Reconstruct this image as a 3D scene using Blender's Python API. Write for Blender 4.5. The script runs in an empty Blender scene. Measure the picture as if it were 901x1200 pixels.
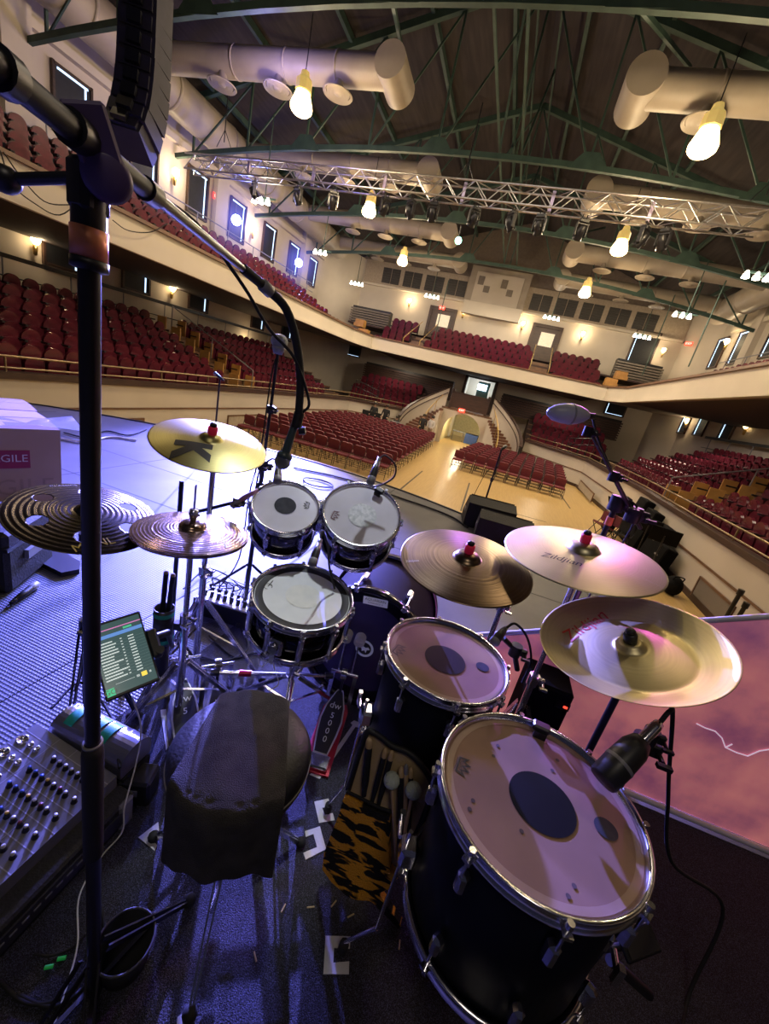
import bpy, math, random
from mathutils import Vector, Matrix, Euler
random.seed(7)
C = bpy.context.scene.collection
PI = math.pi
# ------------------------------------------------------------------ camera
CAM_H = 1.45
YAW, PITCH, ROLL = math.radians(-13.0441), math.radians(-18.0973), math.radians(13.46)
FPX = 469.37
_f = Vector((math.sin(YAW)*math.cos(PITCH), math.cos(YAW)*math.cos(PITCH), math.sin(PITCH)))
_r0 = Vector((math.cos(YAW), -math.sin(YAW), 0)); _u0 = _r0.cross(_f)
CR = _r0*math.cos(ROLL)+_u0*math.sin(ROLL); CU = -_r0*math.sin(ROLL)+_u0*math.cos(ROLL); CF = _f
EYE = Vector((0, 0, CAM_H))
def at(px, py, axis, val):
    'point of the place seen at a photo pixel, on the plane axis = val'
    d = (px-450.5)/FPX*CR - (py-600)/FPX*CU + CF
    return EYE + d*((val-EYE[axis])/d[axis])
def dep(px, py, z):
    d = (px-450.5)/FPX*CR - (py-600)/FPX*CU + CF
    return EYE + d*z
def pix(P):
    P = Vector(P)-EYE; z = P.dot(CF)
    return (450.5+FPX*P.dot(CR)/z, 600-FPX*P.dot(CU)/z, z) if z > .05 else (-999, -999, -1)
cam = bpy.data.cameras.new('camera'); camo = bpy.data.objects.new('camera', cam); C.objects.link(camo)
cam.sensor_fit = 'HORIZONTAL'; cam.sensor_width = 36; cam.lens = 36*FPX/901; cam.clip_start = .02; cam.clip_end = 200
M = Matrix((CR, CU, -CF)).transposed().to_4x4(); M.translation = EYE; camo.matrix_world = M
bpy.context.scene.camera = camo
# ------------------------------------------------------------------ materials
MATS = {}
def mat(name, col, rough=.5, metal=0, col2=None, scale=8, emit=None, es=1, bump=0, bscale=60, coat=0, alpha=1, trans=0, stretch=None, spec=.5, detail=3):
    if name in MATS: return MATS[name]
    m = bpy.data.materials.new(name); m.use_nodes = True; nt = m.node_tree; b = nt.nodes['Principled BSDF']
    b.inputs['Roughness'].default_value = rough; b.inputs['Metallic'].default_value = metal
    b.inputs['Specular IOR Level'].default_value = spec
    if coat: b.inputs['Coat Weight'].default_value = coat; b.inputs['Coat Roughness'].default_value = .08
    if alpha < 1: b.inputs['Alpha'].default_value = alpha
    if trans: b.inputs['Transmission Weight'].default_value = trans
    tc = nt.nodes.new('ShaderNodeTexCoord'); src = tc.outputs['Object']
    if stretch:
        mp = nt.nodes.new('ShaderNodeMapping'); mp.inputs['Scale'].default_value = stretch
        nt.links.new(src, mp.inputs[0]); src = mp.outputs[0]
    n = nt.nodes.new('ShaderNodeTexNoise'); n.inputs['Scale'].default_value = scale; n.inputs['Detail'].default_value = detail
    nt.links.new(src, n.inputs[0])
    c2 = col2 or tuple(min(1, c*.82+.0) for c in col[:3])
    r = nt.nodes.new('ShaderNodeValToRGB'); r.color_ramp.elements[0].position = .35; r.color_ramp.elements[1].position = .65
    r.color_ramp.elements[0].color = (*c2, 1); r.color_ramp.elements[1].color = (*col[:3], 1)
    nt.links.new(n.outputs['Fac'], r.inputs[0]); nt.links.new(r.outputs[0], b.inputs['Base Color'])
    if emit:
        b.inputs['Emission Color'].default_value = (*emit, 1); b.inputs['Emission Strength'].default_value = es
    if bump:
        n2 = nt.nodes.new('ShaderNodeTexNoise'); n2.inputs['Scale'].default_value = bscale; nt.links.new(src, n2.inputs[0])
        bp = nt.nodes.new('ShaderNodeBump'); bp.inputs['Strength'].default_value = bump; bp.inputs['Distance'].default_value = .01
        nt.links.new(n2.outputs['Fac'], bp.inputs['Height']); nt.links.new(bp.outputs[0], b.inputs['Normal'])
    MATS[name] = m; return m
def nd(m, t, **k):
    n = m.node_tree.nodes.new(t)
    for a, v in k.items(): setattr(n, a, v)
    return n
def lk(m, a, b): m.node_tree.links.new(a, b)
def bs(m): return m.node_tree.nodes['Principled BSDF']
# ------------------------------------------------------------------ mesh builder
def frame(o, n=(0, 0, 1), xh=(1, 0, 0)):
    z = Vector(n).normalized(); x = Vector(xh); x = (x-z*x.dot(z))
    if x.length < 1e-4: x = Vector((0, 1, 0)); x = x-z*x.dot(z)
    x.normalize(); y = z.cross(x); m = Matrix((x, y, z)).transposed().to_4x4(); m.translation = Vector(o); return m
_txt = {}
def text_geo(s, bold=0, cuts=0):
    key = (s, bold, cuts)
    if key in _txt: return _txt[key]
    cu = bpy.data.curves.new('t', 'FONT'); cu.body = s; cu.align_x = 'CENTER'; cu.align_y = 'CENTER'; cu.size = 1; cu.resolution_u = 2; cu.offset = bold
    o = bpy.data.objects.new('t', cu); C.objects.link(o)
    me = bpy.data.meshes.new_from_object(o.evaluated_get(bpy.context.evaluated_depsgraph_get()))
    if cuts:
        import bmesh
        bm = bmesh.new(); bm.from_mesh(me); bmesh.ops.remove_doubles(bm, verts=bm.verts, dist=1e-4)
        for _ in range(cuts):
            bmesh.ops.triangulate(bm, faces=bm.faces[:]); bmesh.ops.subdivide_edges(bm, edges=[e for e in bm.edges if e.calc_length() > .07], cuts=1, use_grid_fill=True)
        bmesh.ops.triangulate(bm, faces=bm.faces[:]); bm.to_mesh(me); bm.free()
    g = ([v.co.copy() for v in me.vertices], [tuple(p.vertices) for p in me.polygons])
    bpy.data.objects.remove(o); bpy.data.curves.remove(cu); bpy.data.meshes.remove(me)
    _txt[key] = g; return g
class MB:
    def __init__(s, M=None): s.v = []; s.f = []; s.mi = []; s.sm = []; s.M = M or Matrix.Identity(4); s.cur = 0
    def add(s, vs, fs, smooth=False, M=None):
        o = len(s.v); T = s.M @ M if M else s.M
        s.v += [T @ Vector(p) for p in vs]
        for f in fs: s.f.append(tuple(i+o for i in f)); s.mi.append(s.cur); s.sm.append(smooth)
        return s
    def box(s, c, d, M=None, bev=0):
        x, y, z = d[0]/2, d[1]/2, d[2]/2; c = Vector(c)
        if bev:
            b = min(bev, x*.9, y*.9, z*.9); vs = []
            for sz in (-1, 1):
                for (ex, ey, ez) in ((x-b, y-b, z), (x, y-b, z-b), (x-b, y, z-b)):
                    for sx, sy in ((-1, -1), (1, -1), (1, 1), (-1, 1)): vs.append(c+Vector((sx*ex, sy*ey, sz*ez)))
            import itertools
            # convex hull style faces by hand: use bmesh hull
            import bmesh
            bm = bmesh.new(); bv = [bm.verts.new(v) for v in vs]
            bmesh.ops.convex_hull(bm, input=bv); bmesh.ops.dissolve_limit(bm, angle_limit=.02, verts=bm.verts, edges=bm.edges)
            bm.verts.index_update(); V = [v.co.copy() for v in bm.verts]; Fc = [tuple(v.index for v in f.verts) for f in bm.faces]; bm.free()
            return s.add(V, Fc, False, M)
        vs = [c+Vector((a*x, b*y, e*z)) for e in (-1, 1) for b in (-1, 1) for a in (-1, 1)]
        return s.add(vs, [(0, 2, 3, 1), (4, 5, 7, 6), (0, 1, 5, 4), (2, 6, 7, 3), (0, 4, 6, 2), (1, 3, 7, 5)], False, M)
    def bar(s, a, b, w, h=None, up=(0, 0, 1)):
        a, b = Vector(a), Vector(b); h = h or w; d = b-a
        m = frame(a, d, Vector(up).cross(d) if Vector(up).cross(d).length > 1e-5 else (1, 0, 0))
        return s.box((0, 0, d.length/2), (w, h, d.length), m)
    def ring_pts(s, c, u, w, r, n): return [c+u*(r*math.cos(2*PI*i/n))+w*(r*math.sin(2*PI*i/n)) for i in range(n)]
    def cyl(s, a, b, r, r2=None, n=12, caps=True, smooth=True):
        a, b = Vector(a), Vector(b); r2 = r if r2 is None else r2; m = frame(a, b-a); u, w = m.col[0].xyz, m.col[1].xyz
        vs = s.ring_pts(a, u, w, r, n)+s.ring_pts(b, u, w, r2, n)
        s.add(vs, [(i, (i+1) % n, n+(i+1) % n, n+i) for i in range(n)], smooth)
        if caps: s.add(vs, [tuple(reversed(range(n))), tuple(range(n, 2*n))])
        return s
    def tube(s, pts, r, n=8, smooth=True, sub=0, closed=False):
        P = [Vector(p) for p in pts]
        if sub:
            Q = []; m = len(P)
            for i in range(m if closed else m-1):
                p0 = P[(i-1) % m] if closed or i else P[i]*2-P[i+1]; p1 = P[i]; p2 = P[(i+1) % m]
                p3 = P[(i+2) % m] if closed or i+2 < m else p2*2-p1
                for k in range(sub):
                    t = k/sub; Q.append(.5*((2*p1)+(p2-p0)*t+(2*p0-5*p1+4*p2-p3)*t*t+(3*p1-p0-3*p2+p3)*t**3))
            if not closed: Q.append(P[-1])
            P = Q
        N = len(P); vs = []; u = None; R = r if isinstance(r, (list, tuple)) else None
        for i in range(N):
            d = (P[(i+1) % N]-P[i-1]) if closed or 0 < i < N-1 else (P[1]-P[0] if i == 0 else P[-1]-P[-2])
            d = d.normalized() if d.length > 1e-9 else Vector((0, 0, 1))
            if u is None: u = d.orthogonal()
            u = u-d*u.dot(d); u = u.normalized() if u.length > 1e-6 else d.orthogonal().normalized()
            rr = r if R is None else R[min(len(R)-1, int(i*len(R)/N))]
            vs += s.ring_pts(P[i], u, d.cross(u), rr, n)
        fs = [(i*n+j, i*n+(j+1) % n, ((i+1) % N)*n+(j+1) % n, ((i+1) % N)*n+j) for i in range(N if closed else N-1) for j in range(n)]
        s.add(vs, fs, smooth)
        if not closed: s.add(vs, [tuple(reversed(range(n))), tuple(range((N-1)*n, N*n))])
        return s
    def lathe(s, prof, n=48, M=None, smooth=True, arc=None, close=False):
        vs = []; k = len(prof); a0, a1 = arc or (0, 2*PI); full = arc is None; m = n if full else n+1
        for i in range(m):
            a = a0+(a1-a0)*i/n; ca, sa = math.cos(a), math.sin(a); vs += [Vector((r*ca, r*sa, z)) for r, z in prof]
        fs = []
        for i in range(n):
            j = (i+1) % m
            for q in range(k if close else k-1):
                q2 = (q+1) % k; fs.append((i*k+q, j*k+q, j*k+q2, i*k+q2))
        return s.add(vs, fs, smooth, M)
    def disc(s, r, z=0, n=48, M=None, r0=0):
        if r0: return s.lathe([(r, z), (r0, z)], n, M, False)
        vs = [Vector((r*math.cos(2*PI*i/n), r*math.sin(2*PI*i/n), z)) for i in range(n)]
        return s.add(vs, [tuple(range(n))], False, M)
    def prism(s, poly, z0, z1, M=None, smooth=False):
        n = len(poly); vs = [(x, y, z0) for x, y in poly]+[(x, y, z1) for x, y in poly]
        s.add(vs, [tuple(reversed(range(n))), tuple(range(n, 2*n))], False, M)
        return s.add(vs, [(i, (i+1) % n, n+(i+1) % n, n+i) for i in range(n)], smooth, M)
    def quad(s, *p): return s.add(p, [tuple(range(len(p)))])
    def ball(s, c, r, n=16, m=10, sc=(1, 1, 1), M=None):
        c = Vector(c); vs = [c+Vector((0, 0, r*sc[2]))]
        for i in range(1, m):
            t = PI*i/m
            for j in range(n):
                p = 2*PI*j/n; vs.append(c+Vector((r*sc[0]*math.sin(t)*math.cos(p), r*sc[1]*math.sin(t)*math.sin(p), r*sc[2]*math.cos(t))))
        vs.append(c-Vector((0, 0, r*sc[2]))); fs = [(0, 1+j, 1+(j+1) % n) for j in range(n)]
        for i in range(m-2):
            for j in range(n): a = 1+i*n; fs.append((a+j, a+n+j, a+n+(j+1) % n, a+(j+1) % n))
        e = len(vs)-1; a = 1+(m-2)*n; fs += [(e, a+(j+1) % n, a+j) for j in range(n)]
        return s.add(vs, fs, True, M)
    def text(s, t, size, M):
        v, f = text_geo(t); return s.add([p*size for p in v], f, False, M)
    def build(s, name, m, parent=None):
        me = bpy.data.meshes.new(name)
        off = OFF.get(root_of(parent).name) if parent else None
        me.from_pydata([p-off if off else p for p in s.v], [], s.f)
        for x in (m if isinstance(m, (list, tuple)) else [m]): me.materials.append(x)
        me.polygons.foreach_set('material_index', s.mi); me.polygons.foreach_set('use_smooth', s.sm); me.update()
        o = bpy.data.objects.new(name, me); C.objects.link(o)
        if parent: o.parent = parent
        return o
OFF = {}
def root_of(o):
    while o.parent: o = o.parent
    return o
def tag(o, label=None, cat=None, group=None, kind=None):
    if label: o['label'] = label
    if cat: o['category'] = cat
    if group: o['group'] = group
    if kind: o['kind'] = kind
    return o
def thing(name, label, cat, loc=(0, 0, 0), rotz=0, group=None, world=False, M=None):
    'Empty at the base of a thing; world=True: its parts are modelled in world metres'
    o = bpy.data.objects.new(name, None); C.objects.link(o); o.empty_display_size = .05
    if M: o.matrix_world = M
    else: o.location = loc; o.rotation_euler = (0, 0, rotz)
    if world: OFF[o.name] = Vector(loc)
    return tag(o, label, cat, group)
def struct(name, mb, m): return tag(mb.build(name, m), kind='structure')
def solo(name, mb, m, label, cat, loc=None, group=None, kind=None):
    'a thing that is one mesh'
    if loc is not None:
        L = Vector(loc); mb.v = [p-L for p in mb.v]
    o = mb.build(name, m)
    if loc is not None: o.location = loc
    return tag(o, label, cat, group, kind)
def kids(o): return [c for c in o.children]
def dup(root, M=None, label=None, group=None):
    r = root.copy(); C.objects.link(r)
    if M: r.matrix_world = M
    if label: r['label'] = label
    if group: r['group'] = group
    for ch in kids(root):
        c = ch.copy(); C.objects.link(c); c.parent = r
        for g in kids(ch):
            d = g.copy(); C.objects.link(d); d.parent = c
    return r
ORD = ['first', 'second', 'third', 'fourth', 'fifth', 'sixth', 'seventh', 'eighth', 'ninth', 'tenth', 'eleventh', 'twelfth', 'thirteenth', 'fourteenth', 'fifteenth', 'sixteenth', 'seventeenth', 'eighteenth', 'nineteenth', 'twentieth', 'twenty-first', 'twenty-second', 'twenty-third', 'twenty-fourth', 'twenty-fifth', 'twenty-sixth', 'twenty-seventh', 'twenty-eighth', 'twenty-ninth', 'thirtieth']
def rotm(loc, rz): return Matrix.Translation(Vector(loc)) @ Matrix.Rotation(rz, 4, 'Z')
# ---- palette
wall_m = mat('cream_plaster', (.56, .5, .42), .75, col2=(.5, .445, .37), scale=.7)
fascia_m = mat('balcony_plaster', (.58, .52, .43), .7, col2=(.53, .475, .39), scale=.6)
dark_wood = mat('dark_brown_wood', (.06, .03, .022), .45, col2=(.035, .018, .014), scale=2, stretch=(1, 1, 8))
mid_wood = mat('brown_wood_trim', (.16, .08, .04), .45, col2=(.11, .055, .03), scale=3)
orange_wood = mat('orange_oak', (.5, .26, .07), .45, col2=(.4, .2, .05), scale=4)
red_vinyl = mat('maroon_seat_vinyl', (.115, .014, .028), .24, col2=(.075, .01, .02), scale=6)
red_cloth = mat('burgundy_chair_fabric', (.18, .028, .042), .6, col2=(.14, .022, .034), scale=9)
steel_green = mat('green_painted_steel', (.034, .07, .055), .6, col2=(.02, .046, .038), scale=3)
duct_m = mat('beige_painted_duct', (.36, .31, .25), .5, col2=(.31, .265, .21), scale=1.5)
blk = mat('black_plastic', (.012, .012, .014), .4, col2=(.008, .008, .01))
blk_steel = mat('black_powder_steel', (.014, .014, .018), .32, col2=(.01, .01, .013))
blk_rub = mat('black_rubber', (.012, .012, .013), .8)
chrome = mat('chrome', (.88, .88, .92), .17, 1, col2=(.76, .76, .8), scale=20)
alu = mat('aluminium', (.62, .61, .62), .32, 1, col2=(.5, .5, .5), scale=14)
grey = mat('mid_grey_plastic', (.22, .22, .24), .45)
white_p = mat('white_plastic', (.75, .75, .75), .4)
navy_blind = mat('dark_window_blind', (.012, .014, .02), .7, col2=(.008, .01, .014))
day = mat('daylight_gap', (.5, .7, 1), .5, emit=(.55, .75, 1), es=2.2)
warm_glow = mat('warm_bulb_glass', (1, .8, .5), .4, emit=(1, .72, .34), es=14)
white_glow = mat('white_bulb_glass', (1, .95, .85), .4, emit=(1, .88, .7), es=22)
blue_glow = mat('blue_lens_glow', (.3, .4, 1), .3, emit=(.35, .42, 1), es=40)
green_glow = mat('green_lens_glow', (.3, 1, .6), .3, emit=(.4, 1, .7), es=6)
red_glow = mat('red_sign_glow', (1, .1, .05), .4, emit=(1, .06, .03), es=2.5)
brass = mat('brass', (.65, .45, .15), .3, 1)
# ================================================================== THE HALL
XA, ZF = -2.35, -1.85
XL, XR, YB = -15.25, 10.55, 33.0
XB, XC = -3.2, -2.6
TE = -.27                                   # tier edge height
SA = (-2.35, -.65, 6.3)                     # stage front arc: centre x, y, radius
# floor: maple boards
fl = mat('maple_boards', (.58, .4, .16), .3, col2=(.5, .33, .125), scale=3, stretch=(14, .5, 1))
mb = MB(); mb.quad((XL, -8, ZF), (XR, -8, ZF), (XR, 40, ZF), (XL, 40, ZF)); struct('floor', mb, fl)
tape_d = mat('dark_floor_line', (.05, .035, .02), .5)
def floor_line(a, b, w=.06):
    mb = MB(); a, b = Vector(a), Vector(b); t = (b-a).normalized(); s = Vector((-t.y, t.x, 0))*w/2; u = Vector((0, 0, .004))
    mb.quad(a-s+u, a+s+u, b+s+u, b-s+u); return mb
for i, (p, q) in enumerate([((465, 577), (495, 552)), ((540, 599), (550, 566)), ((657, 580), (668, 596)), ((596, 600), (640, 612))]):
    struct('trim_%d' % (i+1), floor_line(at(*p, 2, ZF), at(*q, 2, ZF)), tape_d)
# outer walls
mb = MB(); mb.quad((XL, -6, ZF), (XL, 29, ZF), (XL, 29, 9.6), (XL, -6, 9.6)); struct('wall_left', mb, wall_m)
mb = MB(); mb.quad((XR, -6, ZF), (XR, 30.5, ZF), (XR, 30.5, 9.6), (XR, -6, 9.6)); struct('wall_right', mb, wall_m)
mb = MB(); mb.quad((XL, 29, ZF), (-13.7, YB, ZF), (-13.7, YB, 9.6), (XL, 29, 9.6)); struct('wall_back_left', mb, wall_m)
mb = MB(); mb.quad((XR, 30.5, ZF), (9.4, YB, ZF), (9.4, YB, 9.6), (XR, 30.5, 9.6)); struct('wall_back_right', mb, wall_m)
mb = MB()
for x0, x1, z0, z1 in ((-13.7, XC-1.25, ZF, 3.0), (XC+1.25, 9.4, ZF, 3.0), (XC-1.25, XC+1.25, .55+2.4, 3.0), (-13.7, 9.4, 3.0, 9.6)):
    mb.quad((x0, YB, z0), (x1, YB, z0), (x1, YB, z1), (x0, YB, z1))
struct('wall_back', mb, wall_m)
# gable end above the back wall
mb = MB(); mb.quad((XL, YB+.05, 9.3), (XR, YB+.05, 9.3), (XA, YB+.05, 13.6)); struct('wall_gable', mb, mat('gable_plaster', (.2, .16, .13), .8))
# roof: dark boarded slopes
roof_m = mat('dark_roof_boards', (.036, .027, .027), .85, col2=(.019, .015, .016), scale=2.5, stretch=(1, .25, 9))
RZ0, RZ1 = 9.4, 13.4
mb = MB()
for s, xe in ((-1, XL-.3), (1, XR+.3)):
    mb.quad((xe, -2, RZ0), (XA, -2, RZ1), (XA, YB+.3, RZ1), (xe, YB+.3, RZ0))
struct('ceiling', mb, roof_m)
def roof_z(x): return RZ0+(RZ1-RZ0)*(1-abs(x-XA)/(13.2 if x < XA else 13.2))
# purlins along the hall
for i, off in enumerate((-11.2, -8.6, -6, -3.4, -1.1, 1.1, 3.4, 6, 8.6, 11.2)):
    x = XA+off; z = roof_z(x)-.16; mb = MB(); mb.bar((x, -1, z), (x, YB, z), .12, .2)
    solo('roof_purlin', mb, steel_green, 'green steel purlin under the dark roof, %s from the left wall' % ORD[i], 'beam', (x, -1, z), 'roof purlins')
# trusses
def tz(off): return 8.75-1.08*(off/12.9)**2
TRY = [5.0, 10.3, 15.6, 20.9, 26.2]
for i, y in enumerate(TRY):
    t = thing('roof_truss', 'green steel roof truss spanning the hall, %s from the stage' % ORD[i], 'truss', (XA, y, 8), world=True, group='roof trusses')
    mb = MB(); N = 14
    P = [Vector((XA-12.8+25.6*k/N, y, tz(-12.8+25.6*k/N))) for k in range(N+1)]
    for k in range(N): mb.bar(P[k]-Vector((.0, 0, 0)), P[k+1], .13, .15)
    mb.build('bottom_chord', steel_green, t)
    mb = MB()
    for s in (-1, 1): mb.bar((XA+s*12.8, y, roof_z(XA+12.8)-.2), (XA, y, RZ1-.35), .16, .2)
    mb.build('top_chord', steel_green, t)
    mb = MB(); offs = [-12, -9.6, -7.2, -4.8, -2.4, 0, 2.4, 4.8, 7.2, 9.6, 12]
    for k, o in enumerate(offs):
        mb.bar((XA+o, y, tz(o)), (XA+o, y, roof_z(XA+o)-.3), .06, .07)
        if k < len(offs)-1:
            o2 = offs[k+1]
            if o < 0: mb.bar((XA+o, y, tz(o)), (XA+o2, y, roof_z(XA+o2)-.35), .045, .055)
            else: mb.bar((XA+o, y, roof_z(XA+o)-.35), (XA+o2, y, tz(o2)), .045, .055)
    mb.build('web', steel_green, t)
    for o in (-7.2, -2.4, 2.4, 7.2):
        m = Matrix.Translation((XA+o, y-.06, tz(o))); mb = MB()
        mb.prism([(-.6, -.08), (.6, -.08), (.22, .36), (-.22, .36)], 0, .02, m @ Matrix.Rotation(PI/2, 4, 'X'))
        mb.build('gusset_plate', steel_green, t)
# cross bracing between trusses and the ridge lattice
k = 0
for y in TRY[1:4]:
    for s in (-1, 1):
        mb = MB(); mb.bar((XA+s*2.4, y, 8.7), (XA+s*4.2, y+5.3, 11.2), .08, .08)
        solo('sway_brace', mb, steel_green, 'thin green diagonal brace on the %s side of the ridge, %s bay from the stage' % ('left' if s < 0 else 'right', ORD[k//2+1]), 'beam', (XA+s*2.4, y, 8.7), 'sway braces'); k += 1
t = thing('ridge_lattice', 'green lattice girder running along under the roof ridge', 'girder', (XA-.2, 5, 9.2), world=True)
mb = MB()
for dz in (8.9, 12.6):
    for dx in (-.35, .35): mb.bar((XA+dx, 5, dz), (XA+dx, 26.2, dz), .06)
mb.build('chord', steel_green, t); mb = MB(); y = 5.0; s = 1
while y < 26:
    mb.bar((XA+.35*s, y, 8.9 if s > 0 else 12.6), (XA+.35*s, y+2.65, 12.6 if s > 0 else 8.9), .06); y += 2.65; s = -s
mb.build('lacing', steel_green, t)
# ducts
for s, w in ((-1, 'left'), (1, 'right')):
    xm = XA+s*11.75; t = thing('main_duct', 'large beige round duct running along the %s wall under the roof' % w, 'duct', (xm, 5, 8.9), world=True)
    mb = MB(); mb.cyl((xm, 4, 8.95), (xm, 29.0, 8.95), .62, n=28)
    mb.build('duct_pipe', duct_m, t)
    for y in range(5, 29, 3): mb = MB(); mb.lathe([(.62, -.05), (.65, -.05), (.65, .05), (.62, .05)], 28, frame((xm, y, 8.95), (0, 1, 0))); mb.build('duct_seam', duct_m, t)
    for i, y in enumerate((12.5, 17.6, 23.2, 27.6)):
        xe = {-1: -5.5, 1: .65}[s]
        t = thing('branch_duct', 'beige branch duct with round end tee on the %s side, %s from the stage' % (w, ORD[i]), 'duct', (xe, y, 9), world=True, group='branch ducts')
        mb = MB(); mb.cyl((xm, y+.3, 9.02), (xe, y+.3, 9.02), .37, n=28); mb.build('duct_pipe', duct_m, t)
        mb = MB(); mb.cyl((xe, y-.15, 9.03), (xe, y+.95, 8.98), .42, n=28); mb.build('end_tee', duct_m, t)
        for q in (1.6, 3.2, 4.9): mb = MB(); mb.lathe([(.37, -.03), (.385, -.03), (.385, .03), (.37, .03)], 28, frame((xe+s*q, y+.3, 9.02), (1, 0, 0))); mb.build('duct_seam', duct_m, t)
        for j, q in enumerate((1.5, 3.4, 5.3)):
            d = MB(); x = xe+s*q
            d.lathe([(.1, .5), (.12, .12), (.42, .0), (.4, -.03), (.33, .05), (.3, -.02), (.24, .05), (.21, -.02), (.14, .05), (.1, -.02), (0, -.01)], 28, Matrix.Translation((x, y+.2, 8.42)))
            solo('air_diffuser', d, duct_m, 'round air diffuser, %s duct %s from stage, %s from its end' % (w, ORD[i], ORD[j]), 'air vent', (x, y+.15, 8.3), 'round air diffusers')
# ------------------------------------------------------------------ lower tiers
dull_brass = mat('dull_brass', (.3, .22, .12), .4, .7)
side_poly = [(7.75, -6), (7.75, 16.5), (7.1, 24.2), (3.9, 27.4)]
tier_m = mat('tier_carpet_dark', (.05, .025, .025), .8, col2=(.035, .018, .018))
for s, w in ((-1, 'left'), (1, 'right')):
    P = [Vector((XA+s*o, y, 0)) for o, y in side_poly]
    mb = MB()
    for a, b in zip(P, P[1:]):
        mb.quad((a.x, a.y, ZF), (b.x, b.y, ZF), (b.x, b.y, TE), (a.x, a.y, TE))
    struct('wall_%s_tier' % w, mb, wall_m)
    mb = MB()
    for a, b in zip(P, P[1:]):
        mb.bar((a.x+s*.06, a.y, TE+.0), (b.x+s*.06, b.y, TE+.0), .26, .14)
    struct('trim_%s_tier_cap' % w, mb, dark_wood)
    mb = MB()
    for a, b in zip(P, P[1:]): mb.bar((a.x-s*.012, a.y, -.98), (b.x-s*.012, b.y, -.98), .03, .05)
    struct('trim_%s_tier_groove' % w, mb, mid_wood)
    mb = MB()
    for a, b in zip(P, P[1:]): mb.bar((a.x-s*.02, a.y, ZF+.08), (b.x-s*.02, b.y, ZF+.08), .04, .16)
    struct('baseboard_%s' % w, mb, dark_wood)
    # platform + stepped rows
    mb = MB(); poly = [(XA+s*(o+.04), y+.03) for o, y in side_poly]+[(XA+s*3.94, YB), (XA+s*12.9, YB), (XA+s*12.9, -6)]
    if s > 0: poly = poly[::-1]
    mb.prism(poly, ZF+.02, -.52)
    mb.cur = 1
    for k in range(1, 7):
        o0 = 7.85+.72*k; z = -.52+.3*k
        o1 = 12.88; mb.cur = 0; mb.box((XA+s*(o0+o1)/2, 10.3, z-.15), (o1-o0, 31, .3))
        mb.cur = 1; mb.box((XA+s*(o0+.0), 10.3, z-.02), (.05, 31.02, .06))
    for k in range(1, 6):
        y0 = 27.5+.75*k; z = -.52+.3*k; mb.cur = 0; mb.box((XA+s*6.2, (y0+YB)/2, z-.15), (4.6, YB-y0, .3))
        mb.cur = 1; mb.box((XA+s*6.2, y0, z-.02), (4.6, .05, .06))
    struct('floor_%s_tier' % w, mb, [tier_m, mid_wood])
    # front guard rail
    t = thing('guard_rail', 'brass pipe guard rail along the front of the %s lower tier' % w, 'railing', (XA+s*7.9, 4, TE), world=True)
    R = [Vector((p.x+s*.1, p.y, TE+.38)) for p in P]; mb = MB()
    for dz in (0, -.24): mb.tube([q+Vector((0, 0, dz)) for q in R], .024, 8)
    mb.build('rail', dull_brass, t)
    for a, b in zip(R, R[1:]):
        n = max(1, int((b-a).length/1.9))
        for k in range(n): mb = MB(); q = a+(b-a)*k/n; mb.cyl((q.x, q.y, TE), q, .022, n=8); mb.build('post', dull_brass, t)
    # rear cross-aisle rail by the outer wall
    t = thing('aisle_rail', 'dark pipe railing on the cross aisle behind the %s lower tier seats' % w, 'railing', (XA+s*12.45, 4, 1.3), world=True)
    mb = MB(); x = XA+s*12.45
    mb.bar((x, -3, 2.28), (x, 25.5, 2.28), .06, .12); mb.build('top_rail', blk_steel, t); mb = MB()
    mb.tube([(x, -3, 1.75), (x, 25.5, 1.75)], .02); mb.build('mid_rail', blk_steel, t)
    for k in range(15): mb = MB(); mb.cyl((x, -2.5+1.95*k, 1.2), (x, -2.5+1.95*k, 2.25), .022, n=8); mb.build('post', grey, t)
# wall panels and doors in the tier walls
pan = mat('vent_panel_tan', (.42, .36, .28), .6); vent = mat('vent_grille_grey', (.2, .17, .14), .6, scale=40, stretch=(1, 1, 20))
def wall_panel(p0, p1, x, name, m, label, cat):
    a = at(*p0, 0, x); b = at(*p1, 0, x); y0, y1 = sorted((a.y, b.y)); z0, z1 = ZF+.12, max(a.z, b.z)
    t = thing(name, label, cat, (x, y0, z0), world=True)
    sx = .03 if x < 0 else -.03
    mb = MB(); mb.box((x+sx*.5, (y0+y1)/2, (z0+z1)/2), (abs(sx), y1-y0, z1-z0)); mb.build('panel', m, t)
    mb = MB()
    for yy in (y0, y1): mb.box((x+sx*.7, yy, (z0+z1)/2), (abs(sx)*1.4, .05, z1-z0+.05))
    mb.box((x+sx*.7, (y0+y1)/2, z1), (abs(sx)*1.4, y1-y0, .05)); mb.build('panel_frame', mid_wood, t)
wall_panel((120, 492), (167, 505), XA-7.75, 'wall_vent', vent, 'grey low vent grille in the left tier wall beside the stage', 'vent')
wall_panel((267, 487), (298, 506), XA-7.75, 'access_panel', pan, 'tan access panel in the left tier wall behind the golden cymbal', 'panel')
wall_panel((355, 483), (371, 505), XA-7.72, 'access_panel', pan, 'tan access panel in the left tier wall at the far chairs', 'panel')
wall_panel((822, 677), (862, 712), XA+7.75, 'wall_vent', vent, 'grey vent grille in the right tier wall behind the black bag', 'vent')
wall_panel((681, 563), (692, 590), XA+7.1, 'access_panel', pan, 'tan access panel in the right tier wall beside the chair stacks', 'panel')
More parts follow.
